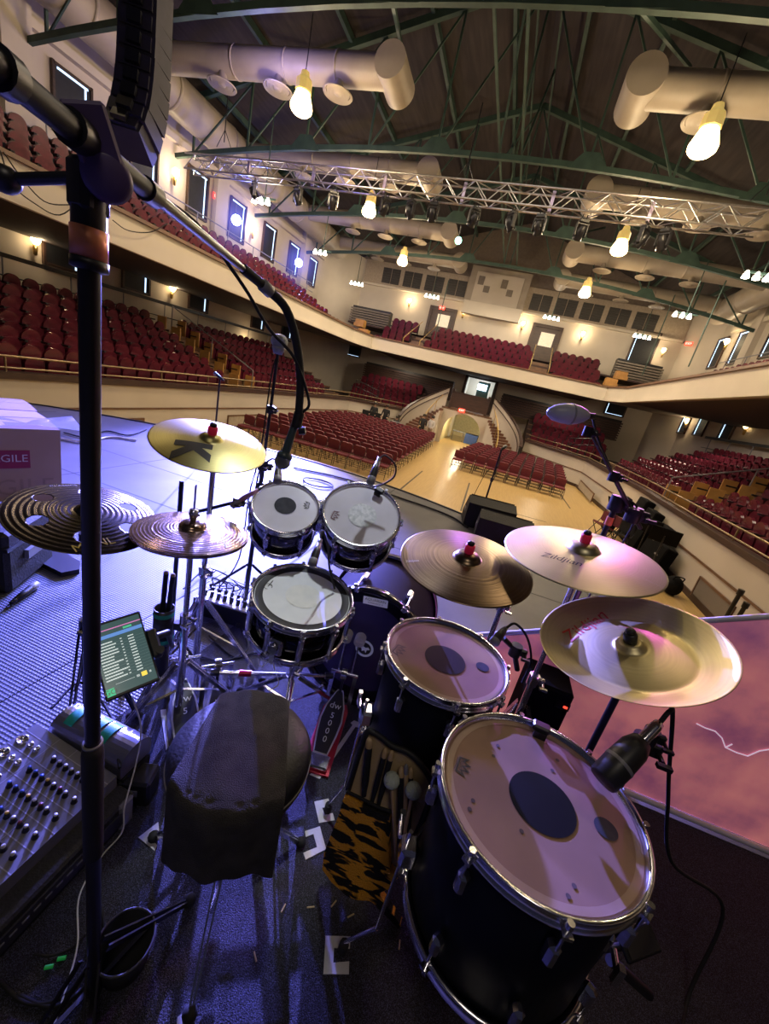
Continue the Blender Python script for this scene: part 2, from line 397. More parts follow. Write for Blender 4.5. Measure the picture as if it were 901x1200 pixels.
# ------------------------------------------------------------------ balcony
bal_poly = [(7.75, -6), (7.75, 24.3), (7.2, 26.4), (0, 26.7)]
BZ0, BZ1 = 3.0, 3.72
full = [Vector((XA-o if o else XA-.4, y, 0)) for o, y in bal_poly]+[Vector((XA+o, y, 0)) for o, y in bal_poly[:-1][::-1]]
def strip(mb, P, z0, z1, off0=0, off1=0):
    n = len(P)
    for i in range(n-1):
        a, b = P[i], P[i+1]
        mb.quad((a.x, a.y, z0), (b.x, b.y, z0), (b.x, b.y, z1), (a.x, a.y, z1))
mb = MB(); strip(mb, full, BZ0+.06, BZ1); struct('wall_balcony_front', mb, fascia_m)
mb = MB()
for a, b in zip(full, full[1:]): mb.bar((a.x, a.y, BZ0+.03), (b.x, b.y, BZ0+.03), .16, .1)
struct('trim_balcony_lip', mb, fascia_m)
mb = MB()
for a, b in zip(full, full[1:]): mb.bar((a.x, a.y, BZ1+.03), (b.x, b.y, BZ1+.03), .16, .08)
struct('trim_balcony_cap', mb, mid_wood)
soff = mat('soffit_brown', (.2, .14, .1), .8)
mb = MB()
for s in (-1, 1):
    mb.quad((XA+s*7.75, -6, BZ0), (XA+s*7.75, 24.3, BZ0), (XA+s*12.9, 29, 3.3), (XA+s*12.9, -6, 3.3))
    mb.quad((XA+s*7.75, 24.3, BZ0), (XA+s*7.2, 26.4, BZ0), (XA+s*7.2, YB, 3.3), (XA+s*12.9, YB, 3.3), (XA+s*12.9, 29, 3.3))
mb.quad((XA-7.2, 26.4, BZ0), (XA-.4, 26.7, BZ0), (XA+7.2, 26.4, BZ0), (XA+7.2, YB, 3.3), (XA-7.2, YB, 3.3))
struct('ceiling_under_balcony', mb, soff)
mb = MB()
for s in (-1, 1):
    for k in range(5):
        o0 = 7.85+.78*k; z = 3.12+.4*k; mb.cur = 0; o1 = 12.88
        mb.box((XA+s*(o0+o1)/2, 9.2, z-.2 if k else z-.05), (o1-o0, 30, .4 if k else .1))
for k in range(5):
    y0 = 26.8+.85*k; z = 3.12+.42*k; mb.box((XA-.2, (y0+YB)/2, z-.21 if k else z-.05), (14.4+.3*k*0, YB-y0, .42 if k else .1))
mb.box((XA, 31.6, 4.72), (21.5, 2.8, .1))
struct('floor_balcony', mb, tier_m)
for s, w in ((-1, 'left'), (1, 'right')):
    t = thing('aisle_rail', 'thin pipe railing along the upper wall behind the %s balcony seats' % w, 'railing', (XA+s*11.6, 4, 4.7), world=True); x = XA+s*11.7
    mb = MB(); mb.tube([(x, 0, 5.95), (x, 26, 5.95)], .025); mb.tube([(x, 0, 5.5), (x, 26, 5.5)], .018); mb.build('rail', grey, t)
    for k in range(14): mb = MB(); mb.cyl((x, 1.9*k+.5, 4.6), (x, 1.9*k+.5, 5.95), .02, n=8); mb.build('post', grey, t)
# pilasters on the side walls
for s, xw, w in ((-1, XL, 'left'), (1, XR, 'right')):
    for i, y in enumerate((10.0, 18.2, 26.3)):
        mb = MB(); mb.box((xw-s*.14, y, 6.4), (.28, .75, 6.0)); struct('trim_%s_pilaster_%d' % (w, i+1), mb, wall_m)
    mb = MB(); mb.bar((xw-s*.1, -4, 8.2), (xw-s*.1, 29, 8.2), .25, .22); struct('trim_%s_cornice' % w, mb, fascia_m)
# ------------------------------------------------------------------ windows
wn = [0]
def window(x, y, z0, z1, s, wid=1.15):
    wn[0] += 1; t = thing('window_%d' % wn[0], None, None, (x, y, z0), world=True); t['kind'] = 'structure'
    d = -s  # direction into the hall
    mb = MB(); mb.box((x+d*.05, y, (z0+z1)/2), (.06, wid, z1-z0)); mb.build('blind', navy_blind, t)
    mb = MB()
    for yy in (y-wid/2, y+wid/2): mb.box((x+d*.07, yy, (z0+z1)/2), (.1, .07, z1-z0+.1))
    for zz in (z0, z1): mb.box((x+d*.07, y, zz), (.1, wid, .07))
    mb.build('window_frame', dark_wood, t)
    mb = MB(); mb.box((x+d*.09, y+wid*.33, (z0+z1)/2), (.02, .05, (z1-z0)*.92)); mb.build('daylight_gap', day, t)
    if z1 > 5:
        mb = MB(); mb.box((x+d*.09, y, z1-.08), (.02, wid*.8, .05)); mb.build('daylight_gap', day, t)
for y in (11.6, 14.2, 16.9, 19.6, 22.4, 25.1, 27.6): window(XL, y, 6.15, 7.75, -1)
for y in (11.2, 14.0, 17.4, 22.2, 25.5): window(XL, y, 2.45, 3.3, -1, 1.2)
for y in (21.0, 24.4, 27.5, 29.9): window(XR, y, 6.3, 7.95, 1)
for y in (24.6, 27.6, 30): window(XR, y, 2.35, 3.4, 1)
# windows at the back corners and the small lower back ones
def back_window(x, y, z0, z1, wid, ang=0, tilt=False):
    wn[0] += 1; M_ = Matrix.Translation((x, y, (z0+z1)/2)) @ Matrix.Rotation(ang, 4, 'Z')
    t = thing('window_%d' % wn[0], None, None, M=M_); t['kind'] = 'structure'; h = z1-z0
    mb = MB(); mb.box((0, -.04, 0), (wid, .06, h)); mb.build('blind', navy_blind, t)
    mb = MB()
    for q in (-1, 1): mb.box((q*wid/2, -.06, 0), (.08, .1, h+.08)); mb.box((0, -.06, q*h/2), (wid, .1, .08))
    mb.build('window_frame', dark_wood, t)
    mb = MB(); mb.box((-wid*.42, -.09, 0), (.04, .02, h*.95)); mb.build('daylight_gap', day, t)
    mb = MB(); mb.box((0, -.09, -h*.45), (wid*.85, .02, .05)); mb.build('daylight_gap', day, t)
p = at(376, 347, 1, YB); back_window(p.x, YB-.02, p.z-1.15, p.z+1.15, 1.5)
p = at(752, 411, 1, YB); back_window(p.x, YB-.02, p.z-1.2, p.z+1.2, 1.5)
p = at(414, 412, 1, YB); back_window(p.x, YB-.02, p.z-.35, p.z+.4, 1.3)
p = at(721, 479, 1, YB); back_window(p.x, YB-.02, p.z-.45, p.z+.4, 1.3)
# doors of the upper back wall
dn = [0]
def door(x, z0, h, wid, leaf, open_bright=False, y=YB):
    dn[0] += 1; t = thing('door_%d' % dn[0], None, None, (x, y, z0), world=True); t['kind'] = 'structure'
    mb = MB()
    for q in (-1, 1): mb.box((x+q*(wid/2+.1), y-.08, z0+h/2), (.2, .16, h))
    mb.box((x, y-.08, z0+h+.1), (wid+.4, .16, .2)); mb.build('door_frame', dark_wood, t)
    mb = MB(); mb.box((x, y-.03, z0+h/2), (wid, .05, h)); l = mb.build('door_leaf', leaf, t)
    if open_bright:
        mb = MB(); mb.box((x+wid*.08, y-.07, z0+h*.7), (wid*.56, .02, h*.36)); mb.build('lit_pane', mat('lit_door_pane', (.8, .75, .6), .5, emit=(1, .88, .65), es=.35), l)
p = at(512, 380, 1, YB); door(p.x+.25, 4.75, 2.35, 1.7, dark_wood, True)
p = at(633, 401, 1, YB); door(p.x+.2, 4.75, 2.5, 1.7, dark_wood, True)
# louvre band
lou = mat('dark_louvre', (.06, .055, .05), .6, col2=(.03, .028, .026), scale=3, stretch=(1, 1, 20))
q0, q1 = at(432, 314, 1, YB), at(432, 329, 1, YB)
mb = MB(); mb.box((-2.15, YB-.06, 8.75), (22.9, .12, 1.7)); struct('trim_louvre_band', mb, mat('band_plaster', (.4, .33, .25), .7))
mb = MB(); mb.box((-2.15, YB-.15, 7.95), (22.9, .3, .14)); struct('trim_louvre_ledge', mb, fascia_m)
k = 0
for s in (-1, 1):
    for j in range(7):
        x = XB+s*(3.05+1.72*j)
        if x > 8.4 or x < -13: continue
        mb = MB()
        for q in (-1, 1):
            for zz in range(6): mb.box((x+q*.36, YB-.15, 8.32+.16*zz), (.66, .05, .1), None)
            mb.box((x+q*.36, YB-.13, 8.72), (.68, .02, 1.05))
        solo('louvre_panel', mb, lou, 'dark louvre panel high on back wall, %s to the %s of the square panel' % (ORD[j], 'left' if s < 0 else 'right'), 'louvre', (x, YB-.15, 8.3), 'louvre panels'); k += 1
# central panel
t = thing('wall_panel_box', 'large tan panel box with four small dark squares at centre of back wall', 'panel', (XB, 32.5, 7), world=True)
mb = MB(); mb.box((XB-.1, 32.7, 8.95), (4.2, .6, 2.6)); mb.build('panel_housing', duct_m, t)
mb = MB(); mb.box((XB-.1, 32.37, 8.95), (3.3, .06, 1.9)); mb.build('panel_face', wall_m, t)
mb = MB(); mb.prism([(-2.1, 0), (2.1, 0), (2.1, .5), (-2.1, .5)], 0, .85, Matrix.Translation((XB-.1, 32.15, 7.1))); mb.build('panel_ledge', fascia_m, t)
for x, z in ((-1.25, 9.35), (-.75, 8.85), (.4, 9.35), (.9, 8.85)):
    mb = MB(); mb.box((XB-.1+x, 32.32, z), (.42, .05, .55 if z > 9 else .42)); mb.build('dark_square', mat('grey_square', (.2, .17, .14), .6), t)
# ------------------------------------------------------------------ landing, arch and the two curved stairs
LZ = .55; AX = XC
mb = MB(); R = 1.25; zs = ZF+1.0; pts = [(AX-1.75, ZF)]; 
arc = [(AX+R*math.cos(a), zs+R*.95*math.sin(a)) for a in [PI-PI*i/20 for i in range(21)]]
top = LZ-.12
for (x0, z0), (x1, z1) in zip(arc, arc[1:]): mb.quad((x0, 27.9, z0), (x1, 27.9, z1), (x1, 27.9, top), (x0, 27.9, top))
for s in (-1, 1): mb.quad((AX+s*R, 27.9, ZF), (AX+s*2.3, 27.9, ZF), (AX+s*2.3, 27.9, top), (AX+s*R, 27.9, top))
struct('wall_arch', mb, wall_m)
cor = mat('corridor_yellow_plaster', (.7, .6, .35), .7)
mb = MB()
for s in (-1, 1): mb.quad((AX+s*1.45, 27.92, ZF), (AX+s*1.45, 36, ZF), (AX+s*1.45, 36, LZ-.15), (AX+s*1.45, 27.92, LZ-.15))
mb.quad((AX-1.5, 36, ZF), (AX+1.5, 36, ZF), (AX+1.5, 36, LZ), (AX-1.5, 36, LZ)); struct('wall_corridor', mb, cor)
mb = MB(); mb.box((AX, 30.45, LZ-.07), (3.4, 5.1, .14)); struct('floor_landing', mb, mid_wood)
mb = MB(); mb.box((AX, 31.0, LZ+1.1), (.01, .01, .01))
t = thing('landing_balustrade', 'dark wood balustrade around the landing above the arch', 'balustrade', (AX, 28, LZ), world=True)
mb = MB(); mb.box((AX, 27.95, LZ+.55), (2.3, .08, .95)); mb.build('panel', dark_wood, t)
mb = MB(); mb.box((AX, 27.95, LZ+1.06), (2.4, .16, .08)); mb.build('rail_cap', dark_wood, t)
for s in (-1, 1):
    mb = MB(); mb.box((AX+s*1.2, 27.95, LZ+.62), (.16, .16, 1.24)); mb.build('newel', dark_wood, t)
# doorway lit behind the landing
t = thing('door_%d' % (dn[0]+1), None, None, (AX, YB, LZ), world=True); t['kind'] = 'structure'
mb = MB(); 
for s in (-1, 1): mb.box((AX+s*1.15, YB-.1, LZ+1.25), (.22, .3, 2.5))
mb.box((AX, YB-.1, LZ+2.45), (2.5, .3, .16)); mb.build('door_frame', dark_wood, t)
mb = MB(); mb.box((AX+.25, YB+.3, LZ+1.15), (.9, .06, 2.2), ); mb.build('door_leaf', mat('teal_door', (.12, .3, .32), .4), t)
mb = MB(); mb.box((AX+.15, YB+.25, LZ+1.85), (.7, .04, .45)); mb.build('lit_pane', mat('lit_transom', (.9, .95, 1), .4, emit=(.8, .9, 1), es=5), t)
mb = MB(); mb.quad((AX-1.1, YB+2, LZ), (AX+1.1, YB+2, LZ), (AX+1.1, YB+2, 3), (AX-1.1, YB+2, 3)); mb.quad((AX-1.1, YB, LZ), (AX-1.1, YB+2, LZ), (AX-1.1, YB+2, 3), (AX-1.1, YB, 3)); struct('wall_lobby', mb, wall_m)
NS = 14
for s, w in ((-1, 'left'), (1, 'right')):
    cx, cy = AX+s*1.55, 25.9
    def pt(a, rx, ry): return Vector((cx+s*rx*math.cos(a), cy+ry*math.sin(a), 0))
    t = thing('curved_stair', 'curved brown staircase rising to the landing on the %s of the arch' % w, 'staircase', (cx, cy, ZF), world=True)
    mb = MB(); mc = MB()
    for k in range(NS):
        a0, a1 = PI/2*k/NS, PI/2*(k+1)/NS; z = ZF+(LZ-ZF)*(k+1)/(NS+1)
        q = [pt(a0, .95, .85), pt(a0, 2.25, 2.1), pt(a1, 2.25, 2.1), pt(a1, .95, .85)]
        lo = [(p.x, p.y) for p in q]; lo = lo if s > 0 else lo[::-1]
        mb.prism(lo, z-.14, z); mc.prism(lo, ZF+.01, z-.14)
    mb.build('steps', mat('stair_brown_carpet', (.17, .07, .04), .7), t); mc.build('stair_body', wall_m, t)
    pw = MB(); pc = MB(); L = [PI/2*k/16*1.02-.02 for k in range(17)]
    def hz(a): return ZF+(LZ-ZF)*max(0, a)/(PI/2)+1.2
    for a0, a1 in zip(L, L[1:]):
        for r in (0, .12):
            A, B = pt(a0, 2.3+r, 2.15+r), pt(a1, 2.3+r, 2.15+r)
            pw.quad((A.x, A.y, ZF), (B.x, B.y, ZF), (B.x, B.y, hz(a1)), (A.x, A.y, hz(a0)))
        A, B = pt(a0, 2.36, 2.21), pt(a1, 2.36, 2.21)
        pc.bar((A.x, A.y, hz(a0)+.02), (B.x, B.y, hz(a1)+.02), .2, .07)
    pw.build('parapet', wall_m, t); pc.build('parapet_cap', dark_wood, t)
    mb = MB(); mb.tube([pt(a, 2.22, 2.07)+Vector((0, 0, hz(a)-.3)) for a in L], .03); mb.build('handrail', dark_wood, t)
    mb = MB(); mb.tube([pt(a, .98, .88)+Vector((0, 0, hz(a)-.35)) for a in L[:-1]], .025)
    for a in L[:-1:4]: q = pt(a, .98, .88); mb.cyl((q.x, q.y, hz(a)-1.1), (q.x, q.y, hz(a)-.35), .02, n=6)
    mb.build('inner_rail', brass, t)
# corridor tables with blue cloth
for i, x in enumerate((AX-.5, AX+.55)):
    t = thing('folding_table', ['folding table without cloth in the corridor beyond the arch', 'blue draped table in the corridor beyond the arch'][i], 'table', (x, 31.5, ZF), world=True)
    mb = MB(); mb.box((x, 31.5, ZF+.74), (.9, .7, .04)); mb.build('tabletop', grey, t)
    for a in (-.4, .4):
        mb = MB(); mb.cyl((x+a, 31.5, ZF), (x+a, 31.5, ZF+.73), .025, n=8); mb.build('leg', grey, t)
    if i:
        mb = MB(); mb.box((x, 31.5, ZF+.4), (.94, .74, .72)); tag(mb.build('tablecloth', mat('blue_cloth', (.03, .07, .25), .7)), 'blue cloth draped to the floor over corridor table', 'tablecloth')
# folded bleachers
def bleacher(x0, x1, y, z0, z1, m, label):
    t = thing('folded_bleacher', label, 'bleacher', ((x0+x1)/2, y, z0), world=True); mb = MB(); n = int((z1-z0)/.16)
    for k in range(n):
        mb.box(((x0+x1)/2, y-.1, z0+.16*k+.07), (x1-x0, .2, .1))
    mb.build('boards', m, t); mb = MB(); mb.box(((x0+x1)/2, y+.35, (z0+z1)/2), (x1-x0-.1, .6, z1-z0)); mb.build('body', blk, t)
bl_m = mat('grey_brown_boards', (.19, .16, .13), .5)
bleacher(-13.3, -10.2, 31.0, 4.75, 6.0, bl_m, 'grey slatted folded bleacher in the left rear corner of the balcony')
bleacher(5.6, 8.4, 31.0, 4.75, 6.0, bl_m, 'grey slatted folded bleacher in the right rear corner of the balcony')
bleacher(-11.6, -4.4, 31.6, .9, 2.3, dark_wood, 'dark wooden folded bleacher bank under the balcony left of the stairs')
bleacher(-.8, 7.5, 31.6, .9, 2.3, dark_wood, 'dark wooden folded bleacher bank under the balcony right of the stairs')
# orange oak aisle steps on the balcony
for i, (px, py) in enumerate(((423, 377), (427, 388), (728, 438), (716, 446))):
    p = at(px, py, 1, 27.3+.9*(1-i % 2)); mb = MB(); mb.box((p.x, p.y, p.z-.1), (.62, .5, .42)); mb.box((p.x, p.y-.15, p.z-.25), (.7, .5, .2))
    solo('aisle_step', mb, orange_wood, '%s orange oak aisle step box on the %s end of the rear balcony' % (['upper', 'lower'][i % 2], ['left', 'right'][i//2]), 'step', p, 'orange aisle steps')
# stair aisles of the rear balcony
for i, (x0, px) in enumerate(((-7.15, 0), (.95, 0))):
    t = thing('aisle_stair', 'brown stepped aisle below the %s rear balcony door' % ['left', 'right'][i], 'stairs', (x0, 27, 3.1), world=True); mb = MB()
    for k in range(9): mb.box((x0, 27.1+.46*k, 3.2+.19*k), (1.15, .46, .19))
    mb.build('steps', mid_wood, t); mb = MB()
    for q in (-.55, .55): mb.tube([(x0+q, 27, 4.1), (x0+q, 31, 5.8)], .025); mb.cyl((x0+q, 27, 3.1), (x0+q, 27, 4.1), .025, n=8)
    mb.build('handrail', brass, t)
# ================================================================== SEATING
def arcpoly(w, z0, z1, r, n=6):
    P = [(-w/2, z0), (w/2, z0)]
    for c, a0 in (((w/2-r, z1-r), 0), ((-w/2+r, z1-r), PI/2)):
        for i in range(n+1): a = a0+PI/2*i/n; P.append((c[0]+r*math.cos(a), c[1]+r*math.sin(a)))
    return P
YUP = Matrix.Rotation(PI/2, 4, 'X')   # prism z -> -y
def seat_back(mb):
    mb.prism(arcpoly(.43, .38, .86, .205), -.035, .035, Matrix.Translation((0, -.24, 0)) @ Matrix.Rotation(math.radians(-8), 4, 'X') @ YUP)
def seat_pan(mb):
    mb.prism(arcpoly(.43, .18, .62, .17), -.05, .05, Matrix.Translation((0, -.1, 0)) @ Matrix.Rotation(math.radians(-6), 4, 'X') @ YUP)
def seat_arms(mb):
    for s in (-1, 1): mb.box((s*.245, -.08, .585), (.05, .36, .05)); mb.box((s*.245, -.16, .28), (.035, .1, .56))
def make_seat(label):
    t = thing('theater_seat', label, 'theater seat')
    mb = MB(); seat_back(mb); mb.build('backrest', red_vinyl, t)
    mb = MB(); seat_pan(mb); mb.build('seat_cushion', red_vinyl, t)
    mb = MB(); seat_arms(mb); mb.build('armrests', blk_steel, t)
    return t
seats = []   # (pos, rotz, label, bank)
for s, w in ((-1, 'left'), (1, 'right')):
    rz = -PI/2 if s < 0 else PI/2
    for k in range(6):
        o = 8.22+.72*k; z = -.52+.3*k; n1 = 0
        for sec, (y0, y1) in enumerate(((4.6, 14.2), (15.6, 23.4))):
            n = int((y1-y0)/.5)
            for j in range(n):
                y = y0+.5*j; n1 += 1
                if k == 0 and sec and y > 22.6: continue
                seats.append(((XA+s*o, y, z), rz, 'maroon theater seat, %s lower tier, %s row up, %s from the stage end' % (w, ORD[k], ORD[n1-1] if n1 <= 30 else 'last'), 'side', k))
    for k in range(5):
        y = 28.0+.75*k; z = -.52+.3*k
        for j in range(9):
            o = 4.4+.5*j+.25*(k % 2)
            seats.append(((XA+s*o, y, z), PI, 'maroon rear seat under balcony, %s of stairs, %s row up, %s from stairs' % (w, ORD[k], ORD[j]), 'rear', k))
    for k in range(5):
        o = 8.25+.78*k; z = 3.12+.4*k
        for j in range(36):
            y = 5.0+.52*j
            seats.append(((XA+s*o, y, z), rz, 'x', 'bal', k))
for k in range(5):
    y = 27.25+.85*k; z = 3.12+.42*k; j = 0; x = -9.6+.25*(k % 2)
    while x < 4.6:
        if abs(x+7.15) > .75 and abs(x-.95) > .75:
            j += 1; seats.append(((x, y, z), PI, 'maroon theater seat on the rear balcony, %s row up, %s from the left end' % (ORD[k], ORD[min(29, j-1)]), 'balback', k))
        x += .5
vis = []
for q in seats:
    px, py, z = pix(Vector(q[0])+Vector((0, 0, .6)))
    if z > 0 and -15 < px < 916 and 0 < py < 1200 and not (q[3] == 'bal') and not (q[3] == 'side' and 95 < px < 122 and False):
        vis.append((z, q))
vis.sort(key=lambda a: a[0]); chosen = [q for z, q in vis[:300]]; cs = set(id(q) for q in chosen)
seat0 = make_seat('seat')
for i, q in enumerate(chosen):
    M_ = rotm(q[0], q[1])
    if i == 0: seat0.matrix_world = M_; seat0['label'] = q[2]; seat0['group'] = 'theater seats'
    else: dup(seat0, M_, q[2], 'theater seats')
mb = MB()
for q in seats:
    if id(q) in cs: continue
    px, py, z = pix(Vector(q[0])+Vector((0, 0, .8)))
    if z < 0 or px < -60 or px > 960: continue
    mb.M = rotm(q[0], q[1]); mb.cur = 0; seat_back(mb); seat_pan(mb); mb.cur = 1; seat_arms(mb); mb.box((0, -.3, .45), (.5, .02, .62))
tag(mb.build('theater_seats', [red_vinyl, blk_rub]), 'rows of maroon theater seats filling the balcony and the far rear tiers', 'theater seats', kind='stuff')
# ---- aisle stairs, end panels and rails of the side tiers
for s, w in ((-1, 'left'), (1, 'right')):
    t = thing('aisle_stair', 'stepped aisle with oak end panels between seat blocks of the %s lower tier' % w, 'stairs', (XA+s*8, 14.9, -.5), world=True)
    mb = MB()
    for k in range(12): mb.box((XA+s*(8.0+.36*k), 14.85, -.42+.15*k), (.36, 1.0, .16))
    mb.build('steps', mid_wood, t)
    for k in range(6):
        o = 8.22+.72*k; z = -.52+.3*k
        for yy in (14.3, 15.36):
            mb = MB(); mb.box((XA+s*o, yy, z+.42), (.42, .05, .72)); mb.build('end_panel', orange_wood, t)
    mb = MB()
    for yy in (15.2,):
        mb.tube([(XA+s*8.0, yy, .5), (XA+s*12.2, yy, 2.25)], .022); mb.cyl((XA+s*8, yy, -.4), (XA+s*8, yy, .5), .02, n=8); mb.cyl((XA+s*10.1, yy, .5), (XA+s*10.1, yy, 1.35), .02, n=8)
        mb.cyl((XA+s*12.2, yy, 1.3), (XA+s*12.2, yy, 2.25), .02, n=8)
    mb.build('handrail', grey, t)
    # gate rails at the corner by the rear seats
    t = thing('corner_railing', 'dark pipe railing at the rear corner of the %s lower tier' % w, 'railing', (XA+s*6.6, 25.6, -.5), world=True); mb = MB()
    a = Vector((XA+s*6.4, 27.6, .0)); b = Vector((XA+s*7.6, 26.0, .0))
    for dz in (.5, .9): mb.tube([a+Vector((0, 0, dz-.4)), b+Vector((0, 0, dz))], .025)
    for f in (0, .25, .5, .75, 1): q = a+(b-a)*f; mb.cyl((q.x, q.y, -.5), (q.x, q.y, .5+.4*f), .02, n=8)
    mb.build('rails', blk_steel, t)
# ------------------------------------------------------------------ loose padded chairs on the hall floor
leg_m = mat('dark_chair_frame', (.03, .025, .025), .4)
def pad(mb, w, h, t, M, r=.06):
    mb.prism([(x, y) for x, y in arcpoly2(w, h, r)], -t/2, t/2, M)
def arcpoly2(w, h, r, n=4):
    P = []
    for cx, cy, a0 in ((w/2-r, h/2-r, 0), (-w/2+r, h/2-r, PI/2), (-w/2+r, -h/2+r, PI), (w/2-r, -h/2+r, 1.5*PI)):
        for i in range(n+1): a = a0+PI/2*i/n; P.append((cx+r*math.cos(a), cy+r*math.sin(a)))
    return P
def make_chair(label):
    t = thing('padded_chair', label, 'chair')
    mb = MB(); pad(mb, .44, .36, .06, Matrix.Translation((0, -.21, .68)) @ Matrix.Rotation(math.radians(-10), 4, 'X') @ YUP, .08); mb.build('backrest', red_cloth, t)
    mb = MB(); pad(mb, .45, .43, .07, Matrix.Translation((0, .03, .45)), .07); mb.build('seat', red_cloth, t)
    mb = MB()
    for s in (-1, 1):
        mb.tube([(s*.225, .24, 0), (s*.225, .2, .42), (s*.225, -.16, .45), (s*.225, -.26, .86)], .012, 6)
        mb.tube([(s*.225, -.28, 0), (s*.225, -.02, .43)], .012, 6)
    mb.cyl((-.225, .225, .17), (.225, .225, .17), .009, n=6); mb.cyl((-.225, -.2, .14), (.225, -.2, .14), .009, n=6); mb.cyl((-.225, .21, .3), (.225, .21, .3), .009, n=6)
    mb.build('frame', leg_m, t)
    return t
ch = []
a, b = at(528, 548, 2, ZF), at(651, 583, 2, ZF)
du = (b-a)/9.3; dv = Vector((.08, .92, 0))
for r in range(8):
    for c in range(10):
        p = a+du*c+dv*r+Vector((.2, .2, 0))
        ch.append((p, PI+random.uniform(-.04, .04), 'burgundy chair, right floor block, %s row back, %s from centre aisle' % (ORD[r], ORD[c])))
a = at(415, 560, 2, ZF); e = at(612, 500, 2, ZF)
a = Vector((-3.55, 13.35, ZF)); dvl = Vector((-.035, .86, 0))
for r in range(14):
    for c in range(12):
        p = a+Vector((-.5*c, -.01*c, 0))+dvl*r
        if p.x < XA-7.4: continue
        ch.append((p, PI+random.uniform(-.04, .04), 'burgundy chair, left floor block, %s row back, %s from centre aisle' % (ORD[r], ORD[c])))
# a few chairs along the right rear wall
for i, px in enumerate((611, 620, 632, 641)):
    xx = at(px, 540, 1, 25.3).x; ch.append((Vector((xx, 27.4-(xx-XA-3.9)-.5, ZF)), PI-.78, 'burgundy chair standing against the right rear wall, %s from the stairs' % ORD[i]))
c0 = make_chair('x')
for i, (p, rz, lab) in enumerate(ch):
    if i == 0: c0.matrix_world = rotm(p, rz); c0['label'] = lab; c0['group'] = 'padded floor chairs'
    else: dup(c0, rotm(p, rz), lab, 'padded floor chairs')
# ================================================================== HALL FITTINGS
def lamp(name, kind, loc, energy, col, size=.15, spot=None, aim=None, blend=.4):
    l = bpy.data.lights.new(name, kind); l.energy = energy; l.color = col
    if kind in ('POINT', 'SPOT'): l.shadow_soft_size = size
    if kind == 'AREA': l.size = size
    if spot: l.spot_size = math.radians(spot); l.spot_blend = blend
    o = bpy.data.objects.new(name, l); C.objects.link(o); o.location = loc
    if aim is not None: o.rotation_euler = (Vector(aim)-Vector(loc)).to_track_quat('-Z', 'Y').to_euler()
    return o
WARM = (1, .76, .45)
def pendant(px, py, z, big, label):
    p = at(px, py, 2, z); x, y = p.x, p.y
    t = thing('pendant_lamp', label, 'lamp', (x, y, z), world=True, group='high bay pendant lamps')
    mb = MB(); mb.cyl((x, y, z+.42), (x, y, 9.2 if y > 0 else 9), .012, n=6); mb.build('cable', blk, t)
    mb = MB(); mb.lathe([(.0, .62), (.1, .6), (.12, .5), (.2, .42), (.21, .2), (.17, .18), (0, .18)], 8, Matrix.Translation((x, y, z-.02)), False); mb.build('ballast_housing', mat('yellow_glow_housing', (.7, .5, .15), .5, emit=(1, .7, .2), es=.5), t)  # housing glows by its own emission instead of bulb light
    mb = MB(); mb.lathe([(0, .2), (.16, .2), (.28, -.12), (.27, -.2), (.2, -.27), (0, -.29)], 20, Matrix.Translation((x, y, z))); mb.build('glass_shade', warm_glow, t)
    lamp('pendant_light', 'POINT', (x, y, z-.45), big, WARM, .25)
for i, (px, py) in enumerate(((354, 118), (433, 244), (472, 304), (827, 163), (727, 288), (686, 341))):
    pendant(px, py, 7.5, 700, 'glowing high bay pendant lamp, %s of the %s row from the stage' % (ORD[i % 3], ['left', 'right'][i//3]))
# lamps over the stage side, above the picture: same rows
for x in (-7.3, 2.0):
    p = Vector((x, 5.4, 7.5)); lamp('pendant_light', 'POINT', p, 160, WARM, .25)
# wall sconces
def sconce(p, n, label, e=75):
    t = thing('wall_sconce', label, 'lamp', p, world=True, group='wall sconces'); p = Vector(p); n = Vector(n)
    mb = MB(); mb.lathe([(0, -.3), (.05, -.28), (.07, -.1), (.05, .0), (0, .0)], 12, Matrix.Translation(p+n*.08)); mb.build('bracket', brass, t)
    mb = MB(); mb.lathe([(.05, 0), (.13, .12), (.12, .26), (.05, .3), (0, .3)], 14, Matrix.Translation(p+n*.12)); mb.build('glass_shade', warm_glow, t)
    lamp('sconce_light', 'POINT', p+n*.35+Vector((0, 0, .15)), e, WARM, .1)
for i, (px, py) in enumerate(((203, 207), (295, 272))):
    sconce(at(px, py, 0, XL+.05), (1, 0, 0), 'glowing wall sconce on the left balcony wall, %s from the stage' % ORD[i])
for i, (px, py) in enumerate(((395, 335), (480, 355), (543, 368), (612, 382), (682, 394))):
    sconce(at(px, py, 1, YB-.05), (0, -1, 0), 'glowing wall sconce on the rear balcony wall, %s from the left' % ORD[i])
p = at(793, 411, 1, YB-.5); sconce((8.4, 32.4, p.z-.3), (-.7, -.7, 0), 'glowing wall sconce in the right rear corner of the balcony')
sconce(at(853, 404, 0, XR-.3), (-1, 0, 0), 'glowing wall sconce on the right balcony wall')
for i, (px, py) in enumerate(((38, 268), (200, 333), (287, 402))):
    p = at(px, py, 0, XL+.05); sconce((XL+.05, p.y, min(p.z, 2.85)), (1, 0, 0), 'small sconce low on the left wall under the balcony, %s from the stage' % ORD[i], 30)
for i, (px, py) in enumerate(((886, 484), (812, 484))):
    p = at(px, py, 0, XR-.05); sconce((XR-.05, p.y, 2.95), (-1, 0, 0), 'small sconce on the right wall under the balcony, %s from the stage' % ORD[i], 40)
